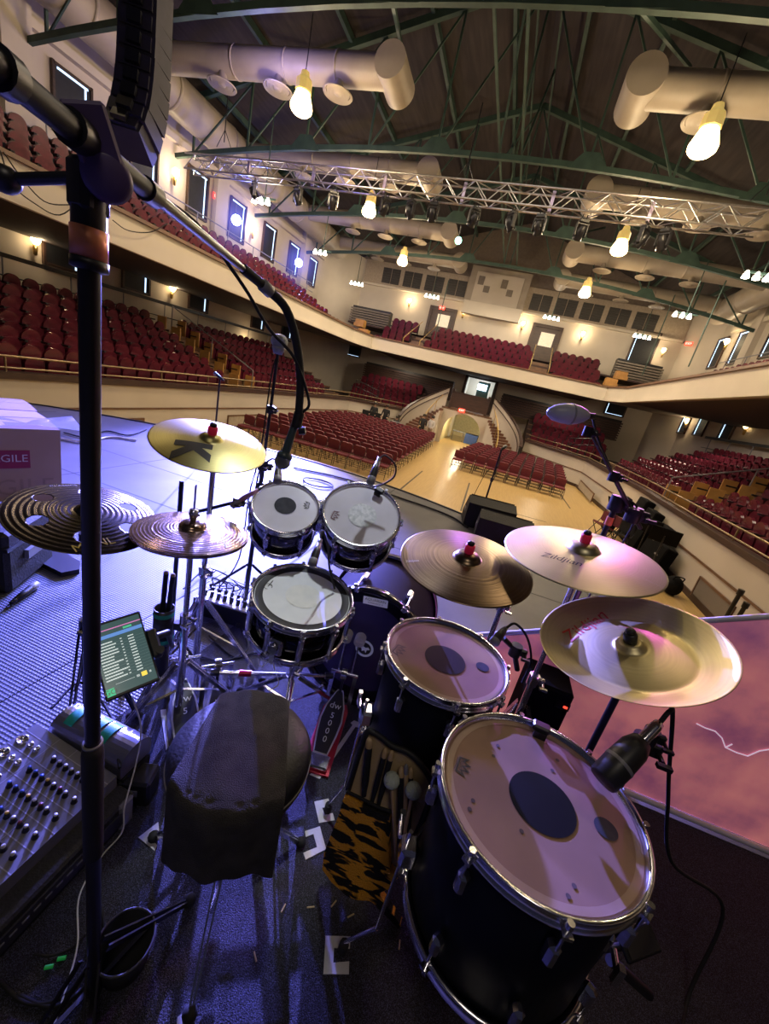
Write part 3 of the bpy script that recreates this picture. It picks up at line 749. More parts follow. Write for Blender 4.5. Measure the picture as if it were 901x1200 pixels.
# reflector clusters on drop rods
def cluster(p, label, n=4, ztop=9.0):
    x, y, z = p; t = thing('lamp_cluster', label, 'lamp', p, world=True, group='bulb clusters')
    mb = MB(); mb.cyl((x, y, z), (x, y, ztop), .02, n=6); mb.bar((x-.45, y, z+.12), (x+.45, y, z+.12), .05); mb.build('drop_rod', steel_green, t)
    for k in range(n):
        q = x-.42+.28*k; mb = MB(); mb.lathe([(.03, .14), (.09, .0), (.1, -.06), (0, -.09)], 12, Matrix.Translation((q, y-.02, z))); mb.build('reflector_bulb', white_glow, t)
    lamp('cluster_light', 'POINT', (x, y-.3, z-.3), 60, (1, .85, .62), .2)
for i, (px, py) in enumerate(((418, 333), (506, 348), (646, 373), (752, 395))):
    cluster(at(px, py, 1, 30.0), 'cluster of four white bulbs before the rear balcony wall, %s from the left' % ORD[i])
for i, (px, py, y) in enumerate(((310, 237, 15.0), (378, 297, 21), (803, 371, 22), (892, 326, 16.0))):
    cluster(at(px, py, 1, y), 'cluster of white bulbs hanging under the roof on the %s side, %s from the stage' % (['left', 'left', 'right', 'right'][i], ['first', 'second', 'second', 'first'][i]), 3)
# poles standing on the balcony
for i, (p0, p1, y) in enumerate((((340, 320), (333, 395), 24.0), ((520, 352), (505, 402), 29.0), ((779, 375), (759, 441), 26), ((835, 365), (818, 432), 22))):
    a, b = at(*p0, 1, y), at(*p1, 1, y); mb = MB(); mb.cyl((a.x, y, b.z), (a.x, y, a.z+1.2), .03, n=8)
    solo('balcony_pole', mb, steel_green, 'thin pale vertical pole rising from the balcony, %s from the left' % ORD[i], 'pole', (a.x, y, b.z), 'balcony poles')
# exit signs
def exit_sign(p, rz, label):
    M_ = rotm(p, rz); t = thing('exit_sign', label, 'sign', M=M_, group='red exit signs')
    mb = MB(); mb.box((0, -.03, 0), (.42, .06, .24)); mb.build('sign_box', red_glow, t)
    mb = MB(); mb.text('EXIT', .17, Matrix.Translation((0, -.064, -.0)) @ Matrix.Rotation(PI/2, 4, 'X')); mb.build('lettering', white_glow if False else mat('exit_letters', (1, .7, .6), .5, emit=(1, .6, .5), es=3), t)
p = at(253, 231, 0, XL+.1); exit_sign(p, PI/2, 'red glowing exit sign on the left balcony wall')
p = at(386, 324, 1, YB-.6); exit_sign(p, 0, 'red glowing exit sign in the left rear corner of the balcony')
p = at(518, 361, 1, YB-.3); exit_sign(p, 0, 'red glowing exit sign above the left rear balcony door')
p = at(807, 403, 1, YB-1.0); exit_sign(p, -.5, 'red glowing exit sign in the right rear corner of the balcony')
p = at(541, 481, 1, 27.8); exit_sign(p, 0, 'red glowing exit sign over the arch between the stairs')
p = at(9, 520/1, 0, XA-7.7)
# ------------------------------------------------------------------ lighting truss across the hall
A_, B_ = at(222, 192, 1, 14.6), at(893, 262, 1, 13.9)
t = thing('lighting_truss', 'silver box truss carrying stage lights across the hall', 'truss', A_, world=True)
ax = (B_-A_).normalized(); up = Vector((0, 0, 1)); sd = ax.cross(up).normalized(); Ln = (B_-A_).length; h = .23
mb = MB()
for u in (-h, h):
    for w in (-h, h): mb.cyl(A_+up*u+sd*w, B_+up*u+sd*w, .03, n=8)
mb.build('chord_tube', alu, t); mb = MB(); n = int(Ln/.46)
for k in range(n):
    q0, q1 = A_+ax*(Ln*k/n), A_+ax*(Ln*(k+1)/n); f = 1 if k % 2 else -1
    for w in (-h, h): mb.cyl(q0+up*h*f+sd*w, q1-up*h*f+sd*w, .016, n=6)
    for u in (-h, h): mb.cyl(q0+up*u+sd*h*f, q1+up*u-sd*h*f, .016, n=6)
mb.build('lacing', alu, t)
for k in range(1, 7):
    mb = MB(); q = A_+ax*(Ln*k/7); mb.box(q, (.09, .06, .5)); mb.build('corner_plate', mat('pale_purple_plate', (.4, .34, .5), .35, .8), t)  # plates are coloured pale purple
def hoist(px, py, label):
    p = at(px, py, 1, 14.2); mb = MB(); mb.cyl(p+up*.2, (p.x+.0, 14.2, 9.3), .018, n=6)
    for w in (-.3, .3): mb.cyl(p+up*.55, p+ax*w+up*.05, .012, n=6)
    solo('rigging_chain', mb, blk_steel, label, 'chain', p)
hoist(262, 175, 'rigging chain holding the left end of the lighting truss'); hoist(543, 215, 'rigging chain holding the middle of the lighting truss')
hoist(893, 240, 'rigging chain holding the right end of the lighting truss')
def mover(label):
    t = thing('moving_head_light', label, 'stage light', group='moving head lights')
    mb = MB(); mb.box((0, 0, -.17), (.34, .26, .14), bev=.03); mb.cyl((-.08, 0, -.1), (-.08, 0, .05), .02, n=8); mb.cyl((.08, 0, -.1), (.08, 0, .05), .02, n=8); mb.build('base_box', blk, t)
    mb = MB()
    for s in (-1, 1): mb.box((s*.19, 0, -.42), (.06, .16, .44), bev=.02)
    mb.box((0, 0, -.255), (.42, .16, .05)); mb.build('yoke', blk, t)
    mb = MB(); mb.lathe([(0, .24), (.1, .22), (.15, .05), (.15, -.16), (.17, -.22), (.15, -.23), (0, -.2)], 20, Matrix.Translation((0, 0, -.5)) @ Matrix.Rotation(.7, 4, 'X')); hd = mb.build('head', blk, t)
    mb = MB(); mb.disc(.14, -.225, 20, Matrix.Translation((0, 0, -.5)) @ Matrix.Rotation(.7, 4, 'X')); mb.build('lens', mat('dark_lens', (.03, .03, .08), .1), hd)
    return t
m0 = None
for i, px in enumerate((300, 352, 394, 456, 486, 513, 562, 606, 640, 690, 764, 788)):
    f = (px-222)/(893-222); q = A_+ax*(Ln*(f*.92+.03 if px < 700 else f*.96)); 
    # solve along truss for pixel column
    lo, hi = 0, Ln
    for _ in range(30):
        md = (lo+hi)/2
        if pix(A_+ax*md)[0] < px: lo = md
        else: hi = md
    q = A_+ax*lo; M_ = rotm((q.x, q.y, q.z-h-.03), (i*37 % 7-3)*.3)
    M_ = M_ @ Matrix.Scale(.8, 4); lab = 'black moving head light hanging under the truss, %s from the left' % ORD[i]
    if m0 is None: m0 = mover(lab); m0.matrix_world = M_
    else: dup(m0, M_, lab)
# spots of the hall: two blue ones on the left balcony, one green centre
def follow(p, aim, glow, label, r=.16):
    p = Vector(p); d = (Vector(aim)-p).normalized(); M_ = frame(p, d); t = thing('spotlight', label, 'stage light', M=M_)
    mb = MB(); mb.lathe([(0, -.45), (r*.7, -.42), (r*.9, -.2), (r, 0), (r*.96, .02), (r*.9, -.01)], 20); mb.build('housing', blk, t)
    mb = MB(); mb.disc(r*.93, -.005, 20); mb.build('lens', glow, t)
    mb = MB(); mb.tube([(0, r+.02, -.2), (0, r+.1, -.2), (0, r+.3, -.2)], .02, 6); mb.build('yoke', blk_steel, t)
    return p+d*.06
BL1, BL2 = at(277, 258, 1, 15.5), at(350, 308, 1, 22.0)
s1 = follow(BL1, EYE, blue_glow, 'bright blue spotlight above the left balcony, nearer of the two', .2)
s2 = follow(BL2, EYE, blue_glow, 'bright blue spotlight above the left balcony, farther of the two', .22)
s3 = follow(at(537, 282, 1, 16.0), EYE, green_glow, 'green glowing stage light hanging below the middle of the truss', .13)
# ------------------------------------------------------------------ hanging line array of loudspeakers
t = thing('line_array', 'dark hanging line array of loudspeaker cabinets at upper left', 'loudspeaker', dep(165, 20, 5.0), world=True)
PX = [(172, -60, 0), (171, -35, 0), (170, -10, 0), (169, 14, 0), (168, 38, 2), (167, 62, 4), (166, 86, 7), (164, 108, 12), (161, 128, 18), (156, 146, 27), (149, 162, 38)]
for k, (px, py, ang) in enumerate(PX):
    p = dep(px, py, 5.2-.02*k); M_ = Matrix.Translation(p) @ Matrix.Rotation(math.radians(24), 4, 'Z') @ Matrix.Rotation(math.radians(-ang), 4, 'X')
    mb = MB(M_); mb.prism([(-.27, .2), (.27, .2), (.22, -.18), (-.22, -.18)], -.1, .1); mb.box((0, -.16, 0), (.36, .1, .15))
    cb = mb.build('speaker_cabinet', mat('array_black', (.03, .026, .05), .7), t)
    mb = MB(M_)
    mb.box((0, -.25, 0), (.16, .05, .12)); mb.build('rear_handle', blk_steel, cb)
# ------------------------------------------------------------------ people
skin = mat('skin', (.45, .28, .2), .55); hair_m = mat('dark_hair', (.02, .014, .01), .6); cloth_b = mat('black_clothing', (.015, .015, .018), .8)
def person(base, h, rz, label, top=None, low=None, seated=False):
    top = top or cloth_b; low = low or cloth_b
    M_ = rotm(base, rz) @ Matrix.Scale(h/1.75, 4); t = thing('person', label, 'person', base, world=True)
    me = bpy.data.meshes.new('body'); V = []; E = []; Rr = []
    def v(p, r, par=None):
        V.append(M_ @ Vector(p)-Vector(base)); Rr.append(r*h/1.75); i = len(V)-1
        if par is not None: E.append((par, i))
        return i
    dz = -.42 if seated else 0
    pel = v((0, 0, .95+dz), .15); wa = v((0, .0, 1.12+dz), .135, pel); chs = v((0, 0, 1.32+dz), .165, wa); nk = v((0, 0, 1.47+dz), .062, chs); hd = v((0, .02, 1.6+dz), .1, nk); v((0, .02, 1.7+dz), .08, hd)
    for s in (-1, 1):
        sh = v((s*.19, 0, 1.4+dz), .065, chs); el = v((s*.25, .03, 1.13+dz), .045, sh); wr = v((s*.22, .2, .98+dz), .032, el); hn = v((s*.2, .28, .96+dz), .035, wr)
        for f in range(4): v((s*(.17+.018*f), .35+.006*(f % 2), .945+dz), .01, hn)
        v((s*.16, .29, .98+dz), .012, hn)
        hp = v((s*.1, 0, .88+dz), .1, pel)
        if seated: kn = v((s*.12, .42, .5), .07, hp); an = v((s*.12, .42, .09), .045, kn)
        else: kn = v((s*.11, .03, .5), .068, hp); an = v((s*.11, 0, .09), .045, kn)
        v((s*.12, (.42 if seated else 0)+.15, .04), .04, an)
    me.from_pydata(V, E, []); o = bpy.data.objects.new('body', me); C.objects.link(o); o.parent = t
    sk = o.modifiers.new('skin', 'SKIN'); 
    for i, r in enumerate(Rr): me.skin_vertices[0].data[i].radius = (r, r)
    me.skin_vertices[0].data[0].use_root = True
    sb = o.modifiers.new('sub', 'SUBSURF'); sb.levels = sb.render_levels = 1
    bpy.context.view_layer.update()
    m2 = bpy.data.meshes.new_from_object(o.evaluated_get(bpy.context.evaluated_depsgraph_get())); o.modifiers.clear(); o.data = m2
    m2.materials.clear()
    for x in (top, low, skin): m2.materials.append(x)
    inv = M_.inverted()
    for p in m2.polygons:
        c = inv @ (p.center+Vector(base)); p.material_index = 2 if c.z > 1.46+dz or (c.y > .22 and c.z > .9+dz) else (0 if c.z > .95+dz else 1); p.use_smooth = True
    mb = MB(M_); mb.ball((0, -.005, 1.665+dz), .115, 14, 9, (1, 1.08, 1)); mb.build('hair', hair_m, t)
    mb = MB(M_)
    for s in (-1, 1): mb.ball((s*.035, .112, 1.6+dz), .012, 6, 5)
    mb.ball((0, .125, 1.57+dz), .016, 6, 5, (1, 1, 1.4)); mb.build('face_features', mat('face_dark', (.2, .1, .08), .6), t)
    return t
bk = at(449, 499, 1, 25.2)
person((bk.x, 25.2, ZF), 1.75, PI, 'person in black cap and shirt standing at the rear left tables', None)
bk = at(463, 500, 1, 25.4)
person((bk.x, 25.4, ZF), 1.6, PI+.3, 'person in dark clothes seated behind equipment beside the standing one', None, None, True)
bk = at(436, 485, 1, 25.2)
person((bk.x+.1, 25.2, ZF), 1.7, PI, 'person whose head shows above the black draped barrier', None)
wt = mat('white_shirt', (.6, .58, .55), .8)
q = at(493, 505, 1, 26.0); person((q.x, 26.0, ZF), 1.7, PI+.4, 'person in black standing at the foot of the left stair', None, None)
person((q.x+.55, 26.1, ZF), 1.72, PI-.4, 'person in black jacket and white shirt at the left stair', wt, mat('tan_trousers', (.3, .22, .14), .8))
q = at(463, 497, 1, 24.9)
t = thing('control_desk', 'small dark control desk with gear before the seated person', 'desk', (q.x, 24.9, ZF), world=True)
mb = MB(); mb.box((q.x, 24.9, ZF+.72), (1.1, .5, .06)); mb.build('desktop', blk, t); mb = MB(); mb.box((q.x, 24.9, ZF+.82), (.6, .3, .14)); mb.build('console', grey, t)
for s in (-.5, .5):
    mb = MB(); mb.box((q.x+s, 24.9, ZF+.35), (.05, .45, .69)); mb.build('leg', blk, t)
a, b = at(404, 472, 1, 24.95), at(443, 486, 1, 24.95); zt_ = (a.z+b.z)/2
mb = MB(); mb.box(((a.x+b.x)/2+.2, 24.95, (ZF+zt_)/2), (b.x-a.x, .06, zt_-ZF)); solo('draped_barrier', mb, mat('black_drape', (.01, .01, .012), .9), 'long black draped barrier behind the left floor chairs', 'barrier', ((a.x+b.x)/2, 24.95, ZF))
# ------------------------------------------------------------------ gear heap along the right tier wall
def folded_chair(M_, label, seatmat):
    t = thing('folding_chair', label, 'chair', M=M_, group='folded chairs at the right wall')
    mb = MB(); pad(mb, .44, .42, .05, Matrix.Translation((0, -.02, .42)) @ Matrix.Rotation(.35, 4, 'X'), .06); mb.build('seat', seatmat, t)
    mb = MB(); pad(mb, .44, .34, .05, Matrix.Translation((0, -.2, .68)) @ YUP, .07); mb.build('backrest', seatmat, t)
    mb = MB()
    for s in (-1, 1): mb.tube([(s*.23, .24, 0), (s*.23, -.18, .55), (s*.23, -.24, .88)], .013, 6); mb.tube([(s*.23, -.26, 0), (s*.23, .1, .43)], .013, 6)
    mb.cyl((-.23, .2, .06), (.23, .2, .06), .01, n=6); mb.build('frame', leg_m, t)
    return t
for i, (px, py, rz) in enumerate(((698, 628, 2.2), (706, 632, 2.0), (722, 642, 2.4), (730, 636, 1.9))):
    p = at(px, py, 2, ZF); folded_chair(rotm((min(p.x, 4.9), p.y, ZF), rz), 'dark red chair in the heap by the right tier wall, %s from the rear' % ORD[i], red_cloth if i < 2 else cloth_b)
def music_stand(p, rz, label, hgt=1.15):
    M_ = rotm(p, rz); t = thing('music_stand', label, 'music stand', M=M_, group='black music stands')
    mb = MB(); mb.box((0, 0, 0), (.66, .03, .46), Matrix.Translation((0, 0, hgt)) @ Matrix.Rotation(-.45, 4, 'X')); mb.box((0, -.05, 0), (.66, .09, .02), Matrix.Translation((0, -.1, hgt-.2))); mb.build('desk_plate', mat('dull_black_plate', (.008, .008, .009), .85, spec=.1), t)
    mb = MB(); mb.cyl((0, .03, .12), (0, .03, hgt), .016, n=8); mb.build('pole', blk_steel, t)
    for k in range(3):
        a = 2*PI*k/3; mb = MB(); mb.cyl((0, .03, .16), (.3*math.cos(a), .03+.3*math.sin(a), .01), .012, n=6); mb.build('leg', blk_steel, t)
for i, (px, py) in enumerate(((700, 612), (713, 622), (736, 640), (752, 655))):
    p = at(px, py+18, 2, ZF); music_stand((min(p.x+.1, 4.9), p.y, ZF), 1.9+.3*i, 'black music stand in the heap by the right tier wall, %s from the rear' % ORD[i])
for i, (px, py, w, h) in enumerate(((693, 590, .2, 1.35), (712, 600, .5, 1.5), (724, 612, .5, 1.35), (738, 628, .5, 1.2), (752, 640, .4, .8))):
    p = at(px, py+26, 2, ZF); t = thing('equipment_case', 'black equipment case leaning at the right tier wall, %s from the rear' % ORD[i], 'case', (p.x, p.y, ZF), world=True)
    mb = MB(Matrix.Translation((min(p.x+.5, 4.95), p.y, ZF)) @ Matrix.Rotation(.15, 4, 'Y')); mb.box((0, 0, h/2), (.3, w+.3, h), bev=.03); mb.build('case_body', mat('dull_black_case', (.006, .006, .007), .9, spec=.1), t)
    mb = MB(Matrix.Translation((min(p.x+.5, 4.95), p.y, ZF)) @ Matrix.Rotation(.15, 4, 'Y')); mb.box((-.16, 0, h*.6), (.03, .2, .04)); mb.build('handle', grey, t)
p = at(789, 697, 2, ZF); mb = MB(); mb.ball((0, 0, .22), .22, 18, 12, (.9, 1.1, 1.1)); mb.tube([(-.1, -.1, .4), (-.08, -.16, .5), (.08, -.16, .5), (.1, -.1, .4)], .015, 6, sub=4); mb.v = [Vector((q.x, q.y, max(q.z, 0)))+Vector((p.x-.1, p.y, ZF)) for q in mb.v]
solo('black_bag', mb, mat('black_nylon', (.007, .007, .008), .85, bump=.4, bscale=20, spec=.15), 'round black bag on the floor against the right tier wall', 'bag', (p.x-.1, p.y, ZF))
for i, (px, py, bx, by) in enumerate(((866, 697, 838, 735), (872, 712, 862, 745))):
    a = dep(px, py, 7.0); b = Vector((a.x+.05, a.y+.1, ZF)); t = thing('stanchion_post', 'black slim post standing beyond the pink banner, %s from the left' % ORD[i], 'post', b, world=True)
    mb = MB(); mb.cyl(b, a, .035, n=10); mb.build('pole', blk_steel, t); mb = MB(); mb.cyl(a, a+Vector((0, 0, .1)), .05, n=10); mb.build('cap', blk, t)
    mb = MB(); mb.lathe([(0, .04), (.15, .03), (.17, 0)], 20, Matrix.Translation(b)); mb.build('foot', blk_steel, t)
# cables drooping along the left balcony front
for i, L in enumerate(([(0, 176), (14, 215), (40, 238), (70, 252), (97, 232)], [(4, 178), (25, 208), (52, 236), (80, 240), (98, 236)], [(132, 258), (150, 270), (176, 272), (196, 262)])):
    P = [at(x, y, 0, XA-7.6) for x, y in L]; mb = MB(); mb.tube(P, .012, 6, sub=5)
    solo('cable', mb, blk_rub, ['dark cable drooping over the left balcony front at the picture edge', 'second dark cable drooping over the left balcony front', 'short cable drooping on the left balcony front right of the boom stand'][i], 'cable', P[0])
# ================================================================== THE STAGE
stage_m = mat('grey_stage_paint', (.12, .115, .12), .5, col2=(.085, .082, .09), scale=1.6, detail=6, spec=.25, bump=.05, bscale=30)
mat_m = mat('ribbed_rubber_mat', (.075, .075, .1), .45, col2=(.062, .062, .085), scale=2)
_b = nd(mat_m, 'ShaderNodeBump'); _b.inputs['Strength'].default_value = .9; _b.inputs['Distance'].default_value = .004
_w = nd(mat_m, 'ShaderNodeTexVoronoi'); _w.inputs['Scale'].default_value = 72; _w.inputs['Randomness'].default_value = .0
_t = nd(mat_m, 'ShaderNodeTexCoord'); lk(mat_m, _t.outputs['Object'], _w.inputs[0]); lk(mat_m, _w.outputs['Distance'], _b.inputs['Height']); lk(mat_m, _b.outputs[0], bs(mat_m).inputs['Normal'])
rug_m = mat('black_drum_rug', (.02, .02, .024), .85, col2=(.012, .012, .014), scale=30, bump=.6, bscale=350)
_n = nd(rug_m, 'ShaderNodeTexNoise'); _n.inputs['Scale'].default_value = 620; _n.inputs['Detail'].default_value = 1
_r = nd(rug_m, 'ShaderNodeValToRGB'); _r.color_ramp.elements[0].position = .5; _r.color_ramp.elements[0].color = (.008, .008, .01, 1); _r.color_ramp.elements[1].position = .64; _r.color_ramp.elements[1].color = (.075, .075, .125, 1)
_t = nd(rug_m, 'ShaderNodeTexCoord'); lk(rug_m, _t.outputs['Object'], _n.inputs[0]); lk(rug_m, _n.outputs['Fac'], _r.inputs[0]); lk(rug_m, _r.outputs[0], bs(rug_m).inputs['Base Color'])
poly = [(SA[0]+SA[2]*math.cos(a), SA[1]+SA[2]*math.sin(a)) for a in [PI*k/48 for k in range(49)]]
poly += [(SA[0]-SA[2], -4), (SA[0]+SA[2], -4)]
mb = MB(); mb.prism(poly, ZF, -.014)
struct('floor_stage', mb, stage_m)
mb = MB()
for (x0, y0), (x1, y1) in zip(poly[:48], poly[1:49]): mb.bar((x0, y0, -.03), (x1, y1, -.03), .03, .06)
struct('trim_stage_edge', mb, blk)
def strip_flat(a, b, w, z): 
    mb = MB(); a, b = Vector((a[0], a[1], z)), Vector((b[0], b[1], z)); t = (b-a).normalized(); s = Vector((-t.y, t.x, 0))*w/2; mb.quad(a-s, b-s, b+s, a+s); return mb
seam = mat('dark_seam', (.03, .03, .035), .7)
for i, (a, b) in enumerate([((-8, 3.45), (1.4, 3.45)), ((-3.6, 2.1), (-3.6, 5.3)), ((-1.2, 2.1), (-1.2, 5.5)), ((-8, 2.7), (-1.6, 2.7)), ((1.2, 2.2), (1.2, 4.6)), ((-5.9, 2.1), (-5.9, 4.2))]):
    struct('trim_stage_seam_%d' % (i+1), strip_flat(a, b, .018, -.0125), seam)
mb = MB(); mb.box((-1.46-.95, .8, -.007), (1.9, 2.6, .014)); struct('floor_mat_left', mb, mat_m)
mb = MB(); mb.box((-1.455+.25, .8, -.007), (.5, 2.6, .014)); struct('floor_mat_right', mb, mat_m)
mb = MB(); mb.prism([(-1.06, -.6), (2.6, -.6), (2.6, 1.6), (.97, 1.6), (.97, 2.25), (-1.06, 2.05)], -.013, .004); struct('floor_drum_rug', mb, rug_m)
# ------------------------------------------------------------------ printed cloud banner
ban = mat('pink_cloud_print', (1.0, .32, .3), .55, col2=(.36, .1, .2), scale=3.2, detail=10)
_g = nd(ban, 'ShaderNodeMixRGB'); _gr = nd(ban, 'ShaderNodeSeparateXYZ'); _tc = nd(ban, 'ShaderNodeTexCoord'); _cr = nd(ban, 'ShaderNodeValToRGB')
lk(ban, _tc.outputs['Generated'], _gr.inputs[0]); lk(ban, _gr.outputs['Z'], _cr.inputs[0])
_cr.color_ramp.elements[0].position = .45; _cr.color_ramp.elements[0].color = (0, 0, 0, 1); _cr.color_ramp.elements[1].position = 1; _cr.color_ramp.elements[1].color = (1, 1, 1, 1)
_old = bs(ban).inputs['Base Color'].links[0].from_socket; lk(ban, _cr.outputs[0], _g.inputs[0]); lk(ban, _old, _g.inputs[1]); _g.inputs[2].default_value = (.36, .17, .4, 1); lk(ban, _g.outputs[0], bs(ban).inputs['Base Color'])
bs(ban).inputs['Emission Strength'].default_value = .45; lk(ban, _g.outputs[0], bs(ban).inputs['Emission Color'])  # fabric glows by its own emission to look brighter
BY = 1.63
def btop(x): return .5+(x-.19)*.523
t = thing('cloud_banner', 'pink storm cloud banner with lightning standing along the right rug edge', 'banner', (1.2, BY, 0), world=True)
mb = MB(); N = 24
for k in range(N):
    x0, x1 = .12+2.3*k/N, .12+2.3*(k+1)/N; mb.quad((x0, BY, .03), (x1, BY, .03), (x1, BY, btop(x1)-.01), (x0, BY, btop(x0)-.01))
mb.build('printed_fabric', ban, t)
mb = MB(); mb.cyl((.12, BY, btop(.12)), (2.42, BY, btop(2.42)), .011, n=10); mb.build('top_pipe', mat('white_pipe', (.75, .72, .78), .3), t)
mb = MB(); mb.cyl((.95, BY-.01, .02), (2.42, BY-.01, .02), .012, n=10); mb.build('bottom_pipe', white_p, t)
mb = MB(); bolt = [(845, 850), (863, 862), (868, 874), (886, 884), (903, 880)]
bolt2 = [(823, 862), (838, 866), (845, 873)]
for L in ([(816, 848), (826, 853), (838, 857), (846, 865), (850, 876), (863, 882), (876, 886), (890, 880), (903, 878), (925, 890), (950, 886), (980, 905)], [(850, 876), (858, 872)]):
    P = [at(x, y, 1, BY-.004) for x, y in L]
    for a, b in zip(P, P[1:]): mb.bar(a, b, .004, .002, (0, 1, 0))
mb.build('lightning_print', mat('lightning_white', (.9, .7, .9), .5, emit=(1, .75, .95), es=.6), t)  # printed bolt is given a glow by emission
# ------------------------------------------------------------------ things on the stage floor
wood_blk = mat('black_textured_box', (.014, .014, .015), .7, bump=.3, bscale=90)
def wedge(p, rz, label):
    M_ = rotm(p, rz); t = thing('monitor_wedge', label, 'loudspeaker', M=M_)
    prof = [(-.22, 0), (.2, 0), (.22, .1), (-.05, .36), (-.22, .3)]
    mb = MB(); mb.prism([(x, z) for x, z in prof], -.29, .29, Matrix.Rotation(PI/2, 4, 'Z') @ Matrix.Rotation(PI/2, 4, 'X')); mb.build('cabinet', wood_blk, t)
    mb = MB(); mb.box((0, .095, .23), (.54, .3, .02), Matrix.Translation((0, 0, 0))); 
    mb.v = []; mb.f = []; mb.mi = []; mb.sm = []
    a, b = Vector((0, .225, .11)), Vector((0, -.04, .365)); mb.bar(a, b, .54, .015, (0, 1, 1)); mb.build('grille', blk_steel, t)
    for s in (-1, 1):
        mb = MB(); mb.box((s*.292, -.02, .17), (.01, .12, .05)); mb.build('side_handle', grey, t)
p = at(568, 622, 2, 0); wedge((p.x-.02, p.y+.25, -.014), .15, 'black stage monitor wedge at the stage edge, farther of the pair')
p = at(583, 640, 2, 0); wedge((p.x, p.y+.12, -.014), .05, 'black stage monitor wedge at the stage edge, nearer of the pair')
def zat(x, y, py):
    lo, hi = -.2, 3
    for _ in range(40):
        m = (lo+hi)/2
        if pix((x, y, m))[1] > py: lo = m
        else: hi = m
    return lo
def dyn_mic(tip, tail, r, label, body=None, grille=None, cable=None, name='microphone'):
    tip, tail = Vector(tip), Vector(tail); L = (tail-tip).length; d = (tail-tip).normalized(); body = body or blk
    t = thing(name, label, 'microphone', tip, world=True); F = frame(tip, d)
    mb = MB(F); mb.lathe([(0, 0), (r*.8, .004), (r, r*.5), (r, L*.28), (r*.9, L*.32), (r*.88, L*.33)], 16); mb.build('grille', grille or grey, t)
    mb = MB(F); mb.lathe([(r*.9, L*.32), (r*.85, L*.6), (r*.62, L), (0, L)], 16); mb.build('body', body, t)
    mb = MB(F); mb.lathe([(r*.55, L), (r*.5, L*1.18), (0, L*1.18)], 12); mb.build('connector', blk_steel, t)
    if cable:
        mb = MB(); mb.tube([tail+d*L*.15]+[Vector(c) for c in cable], .0038, 6, sub=6); mb.build('cable', blk_rub, t)
    return t
# straight vocal mic stand at the stage front
p = at(562, 607, 2, 0); zt = zat(p.x, p.y, 527)
t = thing('microphone_stand', 'thin straight microphone stand at the stage front beside the wedges', 'microphone stand', (p.x, p.y, -.014), world=True)
mb = MB(); mb.cyl((p.x, p.y, 0), (p.x, p.y, zt), .012, n=8); mb.build('pole', blk_steel, t)
mb = MB(); mb.lathe([(0, .03), (.12, .02), (.14, 0), (.14, -.014)], 20, Matrix.Translation(p)); mb.build('base', blk_steel, t)
mb = MB(); mb.cyl((p.x, p.y, zt*.55), (p.x, p.y, zt*.6), .02, n=8); mb.build('clutch', blk, t)
dyn_mic((p.x+.04, p.y+.1, zt+.05), (p.x, p.y-.03, zt), .022, 'dark vocal microphone on the straight stand at the stage front', cable=[(p.x+.02, p.y-.1, zt-.2), (p.x-.1, p.y-.05, .6), (p.x-.2, p.y, 0)])
p = at(250, 528, 2, 0); zt = zat(p.x, p.y, 444); a = at(258, 470, 1, p.y)
t = thing('microphone_stand', 'straight microphone stand far left on the stage behind the golden cymbal', 'microphone stand', (p.x, p.y, -.014), world=True)
mb = MB(); mb.cyl((p.x, p.y, 0), (p.x, p.y, zt), .012, n=8); mb.build('pole', blk_steel, t)
mb = MB(); mb.lathe([(0, .03), (.12, .02), (.14, 0), (.14, -.014)], 20, Matrix.Translation(p)); mb.build('base', blk_steel, t)
dyn_mic((p.x-.08, p.y-.02, zt+.06), (p.x+.04, p.y, zt), .024, 'purple lit vocal microphone on the far left straight stand')
# cables along the stage edge
t = thing('cable', 'coiled black cable lying near the stage edge behind the small toms', 'cable', at(372, 566, 2, 0), world=True); c = at(372, 566, 2, 0)
mb = MB(); mb.tube([c+Vector((.2*math.cos(a)*(1+.06*math.sin(3*a)), .16*math.sin(a), .0+.004*(a % 2))) for a in [2*PI*k/30*2.8 for k in range(30)]], .008, 6, sub=2); mb.build('cable_run', blk_rub, t)
for i, L in enumerate(([(75, 507), (100, 512), (125, 505), (150, 510), (172, 503)], [(72, 514), (100, 518), (130, 512), (160, 516)], [(458, 580), (500, 594), (530, 606), (548, 618)], [(344, 548), (400, 560), (450, 577)])):
    P = [at(x, y, 2, .0) for x, y in L]; m = MB(); m.tube(P, .012 if i else .009, 6, sub=5)
    solo('cable', m, white_p if i == 1 else blk_rub, ['black cable along the left stage edge', 'white cable along the left stage edge', 'black cable running along the stage edge to the wedges', 'black cable along the stage edge behind the small toms'][i], 'cable', P[0])
